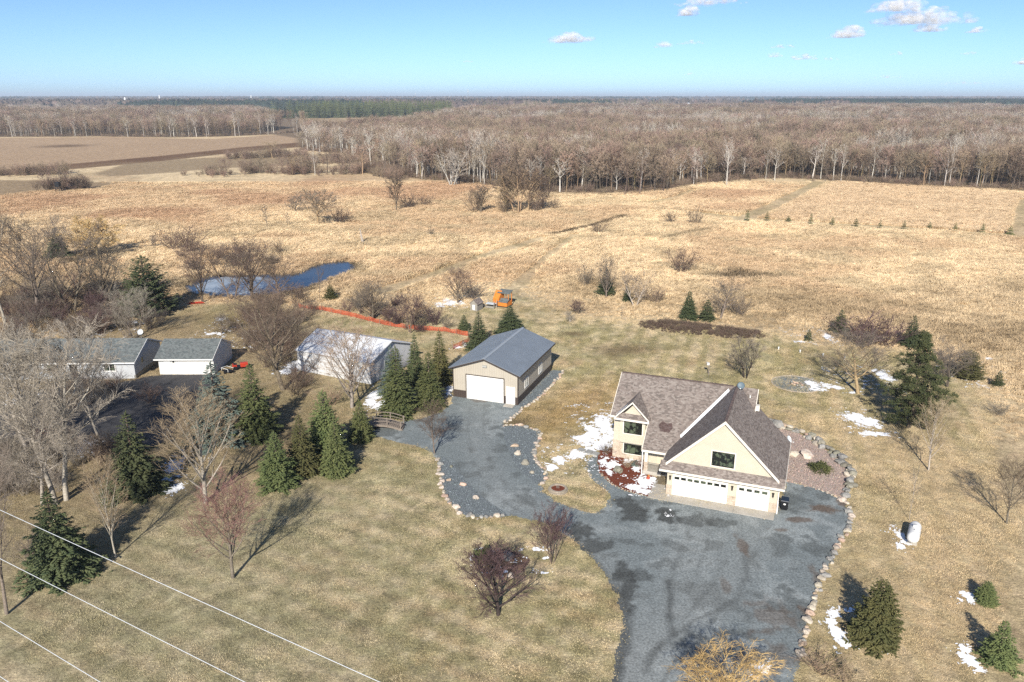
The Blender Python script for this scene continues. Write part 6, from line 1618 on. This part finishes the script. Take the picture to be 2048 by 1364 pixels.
# ------------------------------------------------------------------ small garden things
def evergreen_shrub(px, py, r, h, label, nd):
    c = gp(px, py); R = np.random.default_rng(int(px)); n_ = 900
    dv = R.normal(0, 1, (n_, 3)); dv[:, 2] = np.abs(dv[:, 2]); dv /= np.linalg.norm(dv, axis=1, keepdims=True)
    st = dv * np.array([r, r, h]) * R.uniform(.35, .85, (n_, 1)) * (1 + .22 * np.sin(dv[:, :1] * 7))
    V, F = spindles(st, st + dv * np.array([.42, .42, .35]) * r * .6 + R.normal(0, .07, (n_, 3)), np.full(n_, .045))
    o = link('evergreen_shrub', mesh_np('evergreen_shrub', V, F, M_NEEDLE[nd]), None, (c[0], c[1], 0)); tag(o, label, 'shrub')
evergreen_shrub(1641, 940, 1.25, .75, 'low spreading green juniper in the reddish rock bed', 'green')
evergreen_shrub(968, 1116, 1.0, .9, 'rounded green shrub in the front island bed', 'green')
evergreen_shrub(1270, 930, .5, .4, 'small blue green shrub under the porch corner', 'blue')
# island bed of mulch
flat = P2([(950, 1120), (965, 1105), (1000, 1098), (1040, 1105), (1062, 1120), (1045, 1145), (1010, 1158), (975, 1150), (955, 1138)])
tag(flat_sheet('mulch_bed', flat, .014, mat('dark_mulch', (0.085, 0.050, 0.035), rough=.95, scale=4, color2=(0.16, 0.10, 0.07), bump=.8), step=.3, jit=.2), 'brown leaf litter bed of the front island')
# ring planter
c = gp(1116, 981)
pl = thing('ring_planter', 'round two tier block ring with red mulch on the island lawn', 'planter', (c[0], c[1], 0))
M_BLOCK = mat('tan_wall_block', (0.25, 0.22, 0.17), rough=.9, scale=4, color2=(0.36, 0.31, 0.25), rand=.12, bump=.4)
bl_ = MB(); a0, a1 = -.19, .19
bl_.extrude([(.74 * math.cos(a0), .74 * math.sin(a0)), (.96 * math.cos(a0), .96 * math.sin(a0)), (.97, 0), (.96 * math.cos(a1), .96 * math.sin(a1)), (.74 * math.cos(a1), .74 * math.sin(a1))], 'z', 0, .15)
blm = bl_.mesh('block', M_BLOCK)
for t_ in range(2):
    for k in range(16): link('block', blm, pl, (0, 0, .155 * t_), (0, 0, k * math.pi / 8 + t_ * .2), (1 - .1 * t_, 1 - .1 * t_, 1))
MB().lathe([(0, .20), (.66, .20), (.70, .12), (.70, 0)], 24).build('mulch', M_MULCH, pl)
for k in range(3): MB().bar((.1 * k - .1, .1, .2), (.1 * k - .14, .12, .5), .02).build('stub', M_OLDWOOD, pl)
# round patio with fire ring
c = gp(1593, 768)
pt = thing('round_patio', 'round grey gravel patio with stone edging on the back lawn', 'patio', (c[0], c[1], 0)); pt['kind'] = 'structure'
MB().lathe([(0, .022), (3.05, .022), (3.06, 0)], 48).build('gravel', M_GRAVEL, pt)
cb = MB(); cb.extrude([(3.04, -.19), (3.16, -.19), (3.17, .19), (3.05, .19)], 'z', 0, .07); cbm = cb.mesh('edging_block', mat('pale_edging', (0.42, 0.36, 0.29), rough=.9, rand=.15))
for k in range(50): link('edging_block', cbm, pt, rot=(0, 0, k * 2 * math.pi / 50))
fp = thing('fire_ring', 'ring of stones with ash in the middle of the round patio', 'fire pit', (c[0] + .1, c[1], 0))
MB().lathe([(0, .035), (.95, .035), (1.0, .023)], 24).build('ash', mat('ash', (0.07, 0.05, 0.04), rough=1, var=.4, scale=3), fp)
for k in range(13): boulder(fp, .72 * math.cos(k * .483), .72 * math.sin(k * .483), .19, brng.choice([2, 2, 3, 1]), z=.10, name='stone')
for k in range(5): boulder(fp, brng.gauss(0, .25), brng.gauss(0, .25), .15, 2, z=.18, name='stone')
hk = thing('shepherd_hook', 'dark iron hook post behind the fire ring', 'post', (c[0] + .35, c[1] + 2.2, 0))
m_ = MB(); pts = [(0, 0, 0), (0, 0, 1.5), (.04, 0, 1.75), (.14, 0, 1.85), (.24, 0, 1.78), (.26, 0, 1.65)]
for a, b_ in zip(pts[:-1], pts[1:]): m_.bar(a, b_, .018)
m_.build('hook', M_FRAME, hk)
# stepping slabs (little bridge over the dry creek)
cs = gp(1178, 905)
stp = thing('stone_steps', 'grey stone slabs where the path meets the snow strip', 'stepping stones', (cs[0], cs[1], 0), -.5)
for k, (x, y_, w, d) in enumerate([(-.9, .1, .85, .8), (.0, 0, .8, .95), (.8, -.1, .75, .85)]):
    MB().extrude([(x - w / 2, y_ - d / 2), (x + w / 2 - .1, y_ - d / 2 + .05), (x + w / 2, y_ + d / 2 - .1), (x - w / 2 + .08, y_ + d / 2)], 'z', 0, .11 + .02 * k).build('slab', mat('bluestone', (0.24, 0.245, 0.235), rough=.85, scale=2, color2=(0.33, 0.33, 0.31)) if k == 0 else MATS['bluestone'], stp)
c = gp(1296, 958)
gn = thing('garden_ornament', 'small red orange ornament in the snow by the porch', 'ornament', (c[0], c[1], 0))
MB().lathe([(.0, 0), (.16, .02), (.2, .15), (.12, .3), (.0, .34)], 10).build('body', mat('rust_red', (0.35, 0.06, 0.03), rough=.6), gn)
MB().lathe([(0, .30), (.1, .34), (.11, .44), (0, .52)], 10, (.05, -.05, 0)).build('head', mat('ochre_orange', (0.5, 0.2, 0.05), rough=.6), gn)

# wheeled bin
c = gp(1568, 1019)
bn = thing('wheeled_bin', 'black wheeled rubbish bin at the garage corner', 'bin', (c[0], c[1], 0), -HA)
MB().add([(-.26, -.28, .10), (.26, -.28, .10), (.26, .24, .10), (-.26, .24, .10), (-.33, -.38, 1.0), (.33, -.38, 1.0), (.33, .36, 1.0), (-.33, .36, 1.0)], [(0, 3, 2, 1), (4, 5, 6, 7), (0, 1, 5, 4), (1, 2, 6, 5), (2, 3, 7, 6), (3, 0, 4, 7)]).build('body', M_DARK, bn)
MB().add([(-.35, -.42, 1.01), (.35, -.42, 1.01), (.35, .38, 1.01), (-.35, .38, 1.01), (-.32, -.38, 1.07), (.32, -.38, 1.07), (.33, .38, 1.13), (-.33, .38, 1.13)], [(0, 3, 2, 1), (4, 5, 6, 7), (0, 1, 5, 4), (1, 2, 6, 5), (2, 3, 7, 6), (3, 0, 4, 7)]).build('lid', mat('blue_black_plastic', (0.018, 0.028, 0.045), rough=.35, var=.1), bn)
MB().bar((-.3, .44, 1.0), (.3, .44, 1.0), .022).build('handle', M_DARK, bn)
for s_ in (-1, 1): MB().lathe([(.0, -.03), (.14, -.03), (.14, .03), (0, .03)], 14, (s_ * .30, .26, .14), 'x').build('wheel', M_DARK, bn)
lg = MB(); n_ = 14
lg.add([(.11 * math.cos(2 * math.pi * k / n_), -.365 - .006, .72 + .085 * math.sin(2 * math.pi * k / n_)) for k in range(n_)], [tuple(range(n_))])
lg.build('emblem', M_WHITE, bn)

# propane tank
pa, pb = gp(1822, 1097), gp(1829, 1064)
pc = (pa + pb) / 2; ang = math.atan2(pb[1] - pa[1], pb[0] - pa[0])
tk = thing('propane_tank', 'white domed propane tank with a snow bank along it', 'tank', (pc[0], pc[1], 0), ang)
prof = [(0, -1.45), (.22, -1.41), (.38, -1.29), (.465, -1.10), (.48, -.95), (.48, .95), (.465, 1.10), (.38, 1.29), (.22, 1.41), (0, 1.45)]
MB().lathe(prof, 28, (0, 0, .78), 'x').build('vessel', M_WHITE, tk, smooth=True)
MB().lathe([(0, .22), (.17, .20), (.2, .1), (.2, 0)], 16, (.1, 0, 1.20)).build('valve_dome', M_WHITE, tk, smooth=True)
MB().bar((-.55, 0, 1.24), (-.55, 0, 1.33), .04).build('gauge', M_GREYMETAL, tk)
for x in (-.8, .8): MB().box(x - .08, x + .08, -.36, .36, 0, .42).build('foot', M_CONC, tk)

# satellite dishes
def dish(name_label, loc, rz, tilt, rad, mast, m):
    t = thing('satellite_dish', name_label, 'satellite dish', loc, rz)
    pr_ = [(0, 0)] + [(rad * k / 6, -.22 * rad * (k / 6) ** 2) for k in range(1, 7)] + [(rad * 1.0, -.22 * rad - .02)]
    d = MB().lathe([(r, -h) for r, h in pr_], 22, (0, 0, 0)).build('reflector', m, t, smooth=True)
    d.location = (0, -.08, mast + rad * .75); d.rotation_euler = (math.radians(tilt), 0, 0)
    MB().bar((0, 0, 0), (0, 0, mast + rad * .7), .03, 8).build('mast', M_GREYMETAL, t)
    MB().bar((0, -.1, mast), (0, -.1 - rad * 1.3, mast + rad * .35), .018).box(-.06, .06, -.16 - rad * 1.3, -.06 - rad * 1.3, mast + rad * .28, mast + rad * .45).build('feed_arm', M_WHITE, t)
    return t
def house_pt(u, v, z, o, ang):
    return (o[0] + u * math.cos(ang) + v * math.sin(ang), o[1] - u * math.sin(ang) + v * math.cos(ang), z)
dish('grey blue satellite dish on the garage roof ridge', house_pt(5.25, 9.0, gz(5.25) - .05, HO, HA), -.4, 62, .36, .3, mat('grey_dish', (0.10, 0.14, 0.17), rough=.5, var=.1))
c = gp(1574, 892); dish('pale satellite dish standing in the reddish rock bed', (c[0], c[1], 0), .9, 60, .40, .5, mat('pale_dish', (0.55, 0.60, 0.63), rough=.5, var=.05))
dish('white satellite dish on the left house ridge', (NO[0] - .6, NO[1] + 4.3, 4.3), .1, 60, .40, .6, mat('dull_white_dish', (0.42, 0.44, 0.45), rough=.6, var=.1))

# bird house, vent pipes, snag
c = gp(1417, 750)
bh = thing('bird_house', 'white bird house on a post behind the house ridge', 'bird house', (c[0], c[1], 0))
MB().box(-.05, .05, -.05, .05, 0, 1.7).build('post', M_WOOD, bh)
MB().box(-.32, -.02, -.14, .14, 1.45, 1.75).build('box', M_WHITE, bh)
MB().slab([(-.38, -.2, 1.80), (.02, -.2, 1.72), (.02, .2, 1.72), (-.38, .2, 1.80)], .04).build('roof', M_WHITE, bh)
for k, (px, py) in enumerate([(1557, 699), (1600, 705), (1646, 712), (1689, 719)]):
    c = gp(px, py); t = thing('vent_pipe', '%s white vent pipe from the left on the back lawn' % ordn[k], 'pipe', (c[0], c[1], 0), 0, 'white vent pipes on the back lawn')
    MB().lathe([(.0, .30), (.08, .30), (.08, 0)], 10).build('pipe', M_WHITE, t); MB().lathe([(0, .45), (.11, .42), (.12, .30), (0, .30)], 10).build('cap', M_WHITE, t)
c = gp(726, 487)
sn = thing('dead_snag', 'pale dead trunk leaning in the marsh', 'dead tree', (c[0], c[1], 0))
MB().bar((0, 0, 0), (-.35, .1, 2.0), .30, 7, .24).bar((-.35, .1, 2.0), (-.62, .1, 3.9), .24, 7, .05).build('trunk', M_BARK['pale'], sn)
MB().bar((.2, 0, 0), (1.4, -.2, 1.0), .12, 5, .03).build('broken_limb', M_BARK['brown'], sn)
c = gp(118, 385)
ds = thing('deer_stand', 'dark box on legs at the small tree row in the left fields', 'stand', (c[0], c[1], 0))
MB().box(-.8, .8, -.8, .8, 2.2, 4.0).build('cabin', M_DARK, ds)
for sx in (-.7, .7):
    for sy in (-.7, .7): MB().bar((sx, sy, 0), (sx, sy, 2.2), .08).build('leg', M_DARK, ds)

# ------------------------------------------------------------------ footbridge
c = gp(764, 856)
fb = thing('footbridge', 'weathered arched wooden footbridge between the spruces', 'footbridge', (c[0], c[1] + .2, 0), math.radians(-4))
LB, WB = 5.0, 1.7
arc = lambda x: .12 + .55 * (1 - (2 * x / LB) ** 2)
for k in range(24):
    x = -LB / 2 + (k + .5) * LB / 24; s_ = -2 * .55 * 4 * x / LB ** 2
    o = MB().box(-.095, .095, -WB / 2, WB / 2, -.03, .03).build('plank', M_WOOD, fb, loc=(x, 0, arc(x) + brng.uniform(-.008, .008)), rot=(0, -math.atan(s_), 0))
for sy in (-1, 1):
    m_ = MB(); hr = MB()
    for k in range(16):
        x0 = -LB / 2 + k * LB / 16; x1 = x0 + LB / 16
        m_.add([(x0, sy * (WB / 2 - .1) - .05, arc(x0) - .26), (x1, sy * (WB / 2 - .1) - .05, arc(x1) - .26), (x1, sy * (WB / 2 - .1) + .05, arc(x1) - .26), (x0, sy * (WB / 2 - .1) + .05, arc(x0) - .26),
                (x0, sy * (WB / 2 - .1) - .05, arc(x0) - .035), (x1, sy * (WB / 2 - .1) - .05, arc(x1) - .035), (x1, sy * (WB / 2 - .1) + .05, arc(x1) - .035), (x0, sy * (WB / 2 - .1) + .05, arc(x0) - .035)], [(0, 3, 2, 1), (4, 5, 6, 7), (0, 1, 5, 4), (2, 3, 7, 6)])
        hr.bar((x0, sy * WB / 2, arc(x0) + .85), (x1, sy * WB / 2, arc(x1) + .85), .05, 4); hr.bar((x0, sy * WB / 2, arc(x0) + .45), (x1, sy * WB / 2, arc(x1) + .45), .035, 4)
    m_.build('beam', M_WOOD, fb); hr.build('handrail', M_WOOD, fb)
    for x in (-2.3, -.8, .8, 2.3): MB().box(x - .05, x + .05, sy * WB / 2 - .05, sy * WB / 2 + .05, arc(x) - .1, arc(x) + .95).build('post', M_WOOD, fb)

# ------------------------------------------------------------------ orange snow fence
FL = P2([(597, 616), (640, 620), (690, 631), (740, 643), (775, 652), (830, 660), (893, 664), (936, 673), (940, 684), (906, 699)])
fen = thing('snow_fence', 'orange plastic snow fence sagging behind the white shed', 'fence')
M_NET = mat('orange_plastic_net', (0.44, 0.095, 0.045), rough=.6, var=.2, scale=3)
fl = resample(FL, 2.4)
for k, p in enumerate(fl):
    MB().bar((p[0], p[1], 0), (p[0] + brng.gauss(0, .05), p[1], 1.35), .035, 5).build('post', M_WOOD, fen)
    if k + 1 < len(fl):
        q = fl[k + 1]; m_ = MB(); sag = brng.uniform(.05, .5); n_ = 6; hgt = .8
        for r_ in range(8):
            for i in range(n_):
                f0, f1 = i / n_, (i + 1) / n_
                def pt_(f, zz): return (p[0] + (q[0] - p[0]) * f, p[1] + (q[1] - p[1]) * f + .1 * math.sin(f * 6 + k), .10 + zz * (1 - sag * math.sin(math.pi * f)))
                z0 = hgt * r_ / 8; z1 = z0 + hgt / 8 * .6
                m_.add([pt_(f0, z0), pt_(f1, z0), pt_(f1, z1), pt_(f0, z1)], [(0, 1, 2, 3)])
                m_.add([pt_(f0, z0), pt_(f0 + .03, z0), pt_(f0 + .03, z0 + hgt / 8), pt_(f0, z0 + hgt / 8)], [(0, 1, 2, 3)])
        m_.build('net_panel', M_NET, fen)

# ------------------------------------------------------------------ chicken coops
c = gp(1005, 614)
co = thing('orange_coop', 'bright orange wooden coop with slate roof', 'coop', (c[0], c[1] + .8, 0), math.radians(-28))
MB().box(-1.4, 1.4, -1.0, 1.0, .12, .22).build('floor', M_DARK, co)
MB().extrude([(-1.0, .22), (1.0, .22), (1.0, 2.2), (.2, 2.75), (-1.0, 1.5)], 'x', -1.4, -.2).build('wall', M_ORANGE, co)
MB().box(-.2, 1.4, -1.0, 1.0, .22, .95).build('side_box', M_ORANGE, co)
MB().slab([(-.3, -1.1, .98), (1.5, -1.1, .98), (1.5, -.1, 1.5), (-.3, -.1, 1.5)], .05).build('lower_roof', M_GREYSHINGLE, co)
MB().slab([(-.9, -.4, 2.45), (1.55, -.4, 2.45), (1.55, 1.1, 2.85), (-.9, 1.1, 2.85)], .06).build('roof', M_GREYSHINGLE, co)
for x, y_ in ((1.35, -.3), (1.35, .95), (.2, .95)): MB().box(x - .05, x + .05, y_ - .05, y_ + .05, .95, 2.45).build('post', M_ORANGE, co)
MB().lathe([(0, -.02), (.2, -.02), (.2, .02), (0, .02)], 14, (-1.43, -.2, 1.5), 'x').build('round_window', M_WHITE, co)
MB().box(-1.42, -1.4, .3, .8, .9, 1.4).build('hatch', M_WHITE, co)
c = gp(953, 621)
cg = thing('grey_coop', 'small grey coop with brown gable roof beside the orange one', 'coop', (c[0], c[1] + .6, 0), math.radians(-28))
MB().extrude([(-.7, 0), (.7, 0), (.7, 1.3), (0, 1.95), (-.7, 1.3)], 'y', -1.0, 1.0).build('wall', M_OLDWOOD, cg)
MB().slab([(0, -1.12, 2.05), (0, 1.12, 2.05), (-.85, 1.12, 1.25), (-.85, -1.12, 1.25)], .06).slab([(.85, -1.12, 1.25), (.85, 1.12, 1.25), (0.001, 1.12, 2.05), (0.001, -1.12, 2.05)], .06).build('roof', M_SHINGLE, cg)
MB().box(-.25, .25, -1.03, -1.0, .2, 1.1).build('door', M_WHITE, cg)
c = gp(982, 617)
rn = thing('coop_run', 'pale wooden pen frame between the two coops', 'pen', (c[0], c[1] + .6, 0), math.radians(-28))
for x in (-.9, .9):
    for y_ in (-.5, .5): MB().box(x - .05, x + .05, y_ - .05, y_ + .05, 0, 1.4).build('post', M_OLDWOOD, rn)
MB().box(-.95, .95, -.55, -.49, .05, .35).box(-.95, .95, .49, .55, .05, .35).build('board', M_OLDWOOD, rn)
MB().slab([(-.9, -.45, .75), (.9, -.45, .75), (.9, .45, .85), (-.9, .45, .85)], .04).build('cover', mat('pale_sheet', (0.5, 0.55, 0.58), rough=.5), rn)
# brush strip on the back lawn: dry perennials nobody could count
BR = P2([(1268, 645), (1330, 640), (1420, 652), (1526, 664), (1524, 680), (1440, 676), (1350, 666), (1280, 656)])
n_ = 650; lo, hi = BR.min(0), BR.max(0); x = frng.uniform(lo[0], hi[0], n_ * 3); y_ = frng.uniform(lo[1], hi[1], n_ * 3); k_ = inside(BR, x + 1.6 * (fbm(x / 1.5, y_ / 1.5, 61) - .5), y_ + 3 * (fbm(x / 1.7, y_ / 1.7, 62) - .5)) & (fbm(x / 1.3, y_ / 1.3, 63) > .36); x, y_ = x[k_], y_[k_]
scatter('dry_perennials', np.stack([x, y_, np.zeros(len(x))], 1), (.10 + .30 * frng.random(len(x)) * np.clip(sdist(BR, x, y_) / 1.2, .25, 1)), np.stack([np.zeros(len(x))] * 2 + [frng.uniform(0, 6.28, len(x))], 1), frng.integers(0, 4, len(x)), [BARE['bush%d' % k][1] for k in range(4)], 'long strip of dry brown brush across the back lawn')

# ------------------------------------------------------------------ lawn machines by the white garage
c = gp(480, 738)
mw = thing('garden_tractor', 'red garden tractor parked beside the white garage', 'tractor', (c[0], c[1], 0), 1.9)
M_RED = mat('red_paint', (0.36, 0.035, 0.018), rough=.4, var=.15)
MB().extrude([(-.3, .35), (.3, .35), (.28, .85), (.2, .95), (-.2, .95), (-.28, .85)], 'y', -1.1, -.1).build('hood', M_RED, mw)
MB().box(-.38, .38, -.1, .9, .35, .5).build('chassis', M_DARK, mw)
MB().box(-.48, .48, .35, .95, .5, .75).build('fender', M_RED, mw)
MB().box(-.25, .25, .35, .75, .75, .85).box(-.25, .25, .7, .8, .85, 1.2).build('seat', M_DARK, mw)
MB().bar((0, -.05, .8), (0, .15, 1.15), .025).lathe([(.14, -.015), (.18, -.015), (.18, .015), (.14, .015)], 12, (0, .15, 1.16)).build('steering_wheel', M_DARK, mw)
for x, y_, r in ((-.42, -.8, .2), (.42, -.8, .2), (-.48, .62, .3), (.48, .62, .3)): MB().lathe([(0, -.1), (r, -.1), (r, .1), (0, .1)], 14, (x, y_, r), 'x').build('wheel', M_DARK, mw)
c = gp(456, 746)
ct = thing('metal_cart', 'black trailer frame with pale rails beside the white garage', 'trailer', (c[0], c[1], 0), -.6)
MB().box(-.7, .7, -.45, .45, .3, .38).build('bed', M_DARK, ct)
MB().bar((-.7, -.45, .75), (.7, -.45, .75), .03).bar((-.7, .45, .75), (.7, .45, .75), .03).bar((-.7, -.45, .75), (-.7, .45, .75), .03).bar((.7, -.45, .38), (.7, -.45, .75), .03).bar((-.7, -.45, .38), (-.7, -.45, .75), .03).build('rail', M_WHITE, ct)
for y_ in (-.5, .5): MB().lathe([(0, -.06), (.2, -.06), (.2, .06), (0, .06)], 12, (0, y_, .2), 'y').build('wheel', M_DARK, ct)
MB().bar((.7, 0, .34), (1.5, 0, .3), .03).build('drawbar', M_DARK, ct)
c = gp(392, 608)
pc_ = thing('red_boat', 'small red shape lying on dark ground by the pond trees', 'boat', (c[0], c[1], 0), .2)
MB().add([(-1.6, 0, .12), (-.9, -.34, .34), (.9, -.34, .34), (1.6, 0, .12), (.9, .34, .34), (-.9, .34, .34), (-.9, 0, .0), (.9, 0, .0)], [(0, 6, 1), (1, 6, 7, 2), (2, 7, 3), (3, 7, 4), (4, 7, 6, 5), (5, 6, 0)]).build('hull', M_RED, pc_)

# ------------------------------------------------------------------ power lines
M_WIRE = mat('bare_aluminium_wire', (0.52, 0.55, 0.58), rough=.5, var=.05)
for lb, (a, b_, z) in (('upper power line crossing the front lawn', ((0, 1018), (765, 1364), 11.0)), ('middle power line crossing the front lawn', ((0, 1115), (495, 1364), 9.8)), ('lower power line at the bottom left', ((0, 1240), (205, 1364), 8.8)), ('lowest power line clipping the bottom left corner', ((0, 1350), (12, 1358), 7.8))):
    p = gp(*a, z); q = gp(*b_, z); d = q - p; d = d / np.linalg.norm(d)
    if 'lowest' in lb: d = last_d
    last_d = d
    m0 = p - d * 75; L_ = 150 + np.linalg.norm(q - p) * (0 if 'lowest' in lb else 1); segs = []
    for k in range(40):
        f0, f1 = k / 40, (k + 1) / 40
        s0, s1 = -.9 * (1 - (2 * f0 - 1) ** 2) + .8, -.9 * (1 - (2 * f1 - 1) ** 2) + .8
        segs.append((Vector(m0 + d * L_ * f0 + np.array([0, 0, s0])), Vector(m0 + d * L_ * f1 + np.array([0, 0, s1])), .018, .018))
    tag(link('power_line', seg_mesh('power_line', segs, 6, M_WIRE)), lb, 'power line')

# ------------------------------------------------------------------ skyline: masts and farms
def mast(px, D, top, w, label):
    x = (px - 1024) / 1635 * D; h = height_at(px, D, top)
    t = thing('radio_mast', label, 'mast', (x, D, 0))
    for k in range(3):
        a = k * 2.094; MB().bar((w * math.cos(a), w * math.sin(a), 0), (w * .5 * math.cos(a), w * .5 * math.sin(a), h), w * .16, 4).build('leg', M_GREYMETAL, t)
    m_ = MB()
    for j in range(24):
        z0, z1 = h * j / 24, h * (j + 1) / 24
        for k in range(3):
            a, b2 = k * 2.094, (k + 1) * 2.094; f0, f1 = 1 - .5 * j / 24, 1 - .5 * (j + 1) / 24
            m_.bar((w * f0 * math.cos(a), w * f0 * math.sin(a), z0), (w * f1 * math.cos(b2), w * f1 * math.sin(b2), z1), w * .09, 3)
    m_.build('bracing', M_GREYMETAL, t)
    MB().box(-w, w, -w, w, h * .93, h * .96).box(-w * .9, w * .9, -w * .9, w * .9, h * .82, h * .845).build('antenna', M_WHITE, t)
mast(936, 4200, 178.5, 2.6, 'tall grey radio mast on the horizon')
mast(831, 5200, 186, 1.8, 'thin faint mast left of the tall one on the horizon')
def barn(px, D, w, d, h, label, silo=False, rz=.3, mt=None):
    x = (px - 1024) / 1635 * D
    t = thing('farm_building', label, 'farm building', (x, D, 0), rz)
    MB().extrude([(-w / 2, 0), (w / 2, 0), (w / 2, h * .62), (0, h * .95), (-w / 2, h * .62)], 'y', -d / 2, d / 2).build('wall', M_WHITESTEEL, t)
    MB().slab([(0, -d / 2 - .4, h), (0, d / 2 + .4, h), (-w / 2 - .5, d / 2 + .4, h * .62), (-w / 2 - .5, -d / 2 - .4, h * .62)], .3).slab([(w / 2 + .5, -d / 2 - .4, h * .62), (w / 2 + .5, d / 2 + .4, h * .62), (.01, d / 2 + .4, h), (.01, -d / 2 - .4, h)], .3).build('roof', M_WHITEROOF, t)
    MB().box(-w * .2, w * .2, -d / 2 - .1, -d / 2 - .02, 0, h * .5).build('door', M_GREYMETAL, t)
    if silo:
        s = MB().lathe([(0, h * 1.75), (2.4, h * 1.6), (3, h * 1.45), (3, 0)], 18, (w / 2 + 5, 0, 0)).build('silo', M_WHITE, t, smooth=True)
barn(240, 2350, 14, 22, 19, 'white barn with silo above the left hand wood', True)
barn(312, 4300, 22, 30, 24, 'white farm building with silo on the left horizon', True)
barn(285, 4300, 40, 24, 17, 'long pale farm shed left of the horizon silo', False, 1.2)
barn(97, 3100, 22, 30, 17, 'white farm shed on the far left horizon', False, 1.0)
barn(496, 5200, 26, 24, 24, 'small white farm beside the pine plantation skyline', True)
barn(1378, 2200, 7, 9, 19, 'tiny white house among the trees right of the masts', False, .2)

# ------------------------------------------------------------------ clouds: heaps of vapour puffs well above the haze
cm_ = bpy.data.materials.new('cloud_vapour'); cm_.use_nodes = True
n = cm_.node_tree.nodes; l = cm_.node_tree.links; n.clear()
ou = n.new('ShaderNodeOutputMaterial'); tr_ = n.new('ShaderNodeBsdfTransparent'); df = n.new('ShaderNodeBsdfDiffuse'); tl_ = n.new('ShaderNodeBsdfTranslucent')
df.inputs[0].default_value = (.99, .98, .97, 1); tl_.inputs[0].default_value = (.9, .92, .95, 1)
m1 = n.new('ShaderNodeMixShader'); m1.inputs[0].default_value = .5; l.new(df.outputs[0], m1.inputs[1]); l.new(tl_.outputs[0], m1.inputs[2])
m2 = n.new('ShaderNodeMixShader'); nz = n.new('ShaderNodeTexNoise'); nz.inputs['Scale'].default_value = .008; nz.inputs['Detail'].default_value = 5
tcx = n.new('ShaderNodeTexCoord'); l.new(tcx.outputs['Object'], nz.inputs['Vector'])
mr = n.new('ShaderNodeMapRange'); mr.inputs['From Min'].default_value = .36; mr.inputs['From Max'].default_value = .66; mr.inputs['To Min'].default_value = 0.0; mr.inputs['To Max'].default_value = .17
l.new(nz.outputs['Fac'], mr.inputs['Value']); l.new(mr.outputs[0], m2.inputs[0]); l.new(tr_.outputs[0], m2.inputs[1]); l.new(m1.outputs[0], m2.inputs[2]); l.new(m2.outputs[0], ou.inputs[0])
import bmesh
def cloud(px, py, w, h, n_, label, seed, D=11000):
    R = random.Random(seed); k = D / 1560.0 * 1.02
    zc = height_at(px, D, py); xc = (px - 1024) / 1635 * D
    W, Hh = w * k / 2, h * k / 2
    bm = bmesh.new()
    for i in range(n_ * 2):
        a = R.gauss(0, .45); a = max(-1, min(1, a)); top = (1 - a * a)
        r = Hh * R.uniform(.28, .7) * (.45 + .6 * top)
        p = Vector((a * W, R.gauss(0, .25) * W, Hh * (-.75 + R.random() ** 1.3 * 1.45 * top) + a * Hh * .25))
        res = bmesh.ops.create_icosphere(bm, subdivisions=2, radius=1)
        for v in res['verts']:
            q = v.co.copy(); f = 1 + .35 * mnoise.noise(q * 1.6 + p * .01)
            v.co = Vector((q.x * r * f * 1.7, q.y * r * f * 1.5, q.z * r * f * .85)) + p
            if v.co.z < -Hh * .85: v.co.z = -Hh * .85 + (v.co.z + Hh * .85) * .25
    me = bpy.data.meshes.new('cloud'); bm.to_mesh(me); bm.free(); me.materials.append(cm_)
    me.polygons.foreach_set('use_smooth', np.ones(len(me.polygons), bool))
    o = link('cloud', me, None, (xc, D, zc)); o['kind'] = 'stuff'; o['label'] = label
CL = [(1137, 75, 96, 20, 42, 'small white cloud alone left of the cloud field'), (1367, 21, 38, 20, 24, 'small round cloud under the top edge'), (1405, 1, 130, 16, 40, 'flat cloud cut by the top edge'), (1780, 9, 118, 26, 46, 'white cloud cut by the top edge on the right'),
      (1819, 33, 190, 30, 56, 'longest white cloud at the upper right'), (1681, 63, 62, 24, 28, 'tilted puff left of the longest cloud'), (1840, 54, 66, 18, 22, 'faint puff below the longest cloud'), (1931, 59, 34, 12, 14, 'small puff right of the faint one'),
      (1322, 89, 42, 12, 14, 'low flat wisp below the round cloud'), (1374, 84, 60, 8, 12, 'thin streak beside the low wisp'), (1556, 92, 54, 8, 12, 'thin streak in the middle of the cloud field'), (1541, 110, 32, 9, 10, 'tiny puff under the middle streak'),
      (1600, 114, 64, 11, 14, 'grey wisp right of the tiny puff'), (1651, 117, 36, 7, 8, 'small grey streak right of the grey wisp'), (2034, 122, 44, 14, 14, 'puff at the right picture edge'), (1783, 106, 36, 7, 8, 'small streak low on the right'), (1925, 106, 40, 6, 8, 'grey streak low at the far right'),
      (1374, 147, 22, 5, 6, 'faintest scrap low in the middle sky'), (1770, 153, 70, 6, 10, 'long faint streak near the horizon'), (1920, 166, 110, 6, 12, 'pale band near the right horizon'), (938, 122, 30, 5, 6, 'faint scrap left of the small white cloud')]
for k, (px, py, w, h, n_, lb) in enumerate(CL): cloud(px, py, w, h, n_, lb, 300 + k)

# ------------------------------------------------------------------ the air
hz = bpy.data.materials.new('haze_air'); hz.use_nodes = True
n = hz.node_tree.nodes; n.clear(); ou = n.new('ShaderNodeOutputMaterial'); pv = n.new('ShaderNodeVolumePrincipled')
pv.inputs['Color'].default_value = (.72, .85, 1.0, 1); pv.inputs['Density'].default_value = 1.15e-4
hz.node_tree.links.new(pv.outputs[0], ou.inputs['Volume'])
tag(MB().box(-28500, 28500, -1000, 31000, -1.0, 84).build('haze', hz), 'thin blue air over the whole country', kind='stuff')
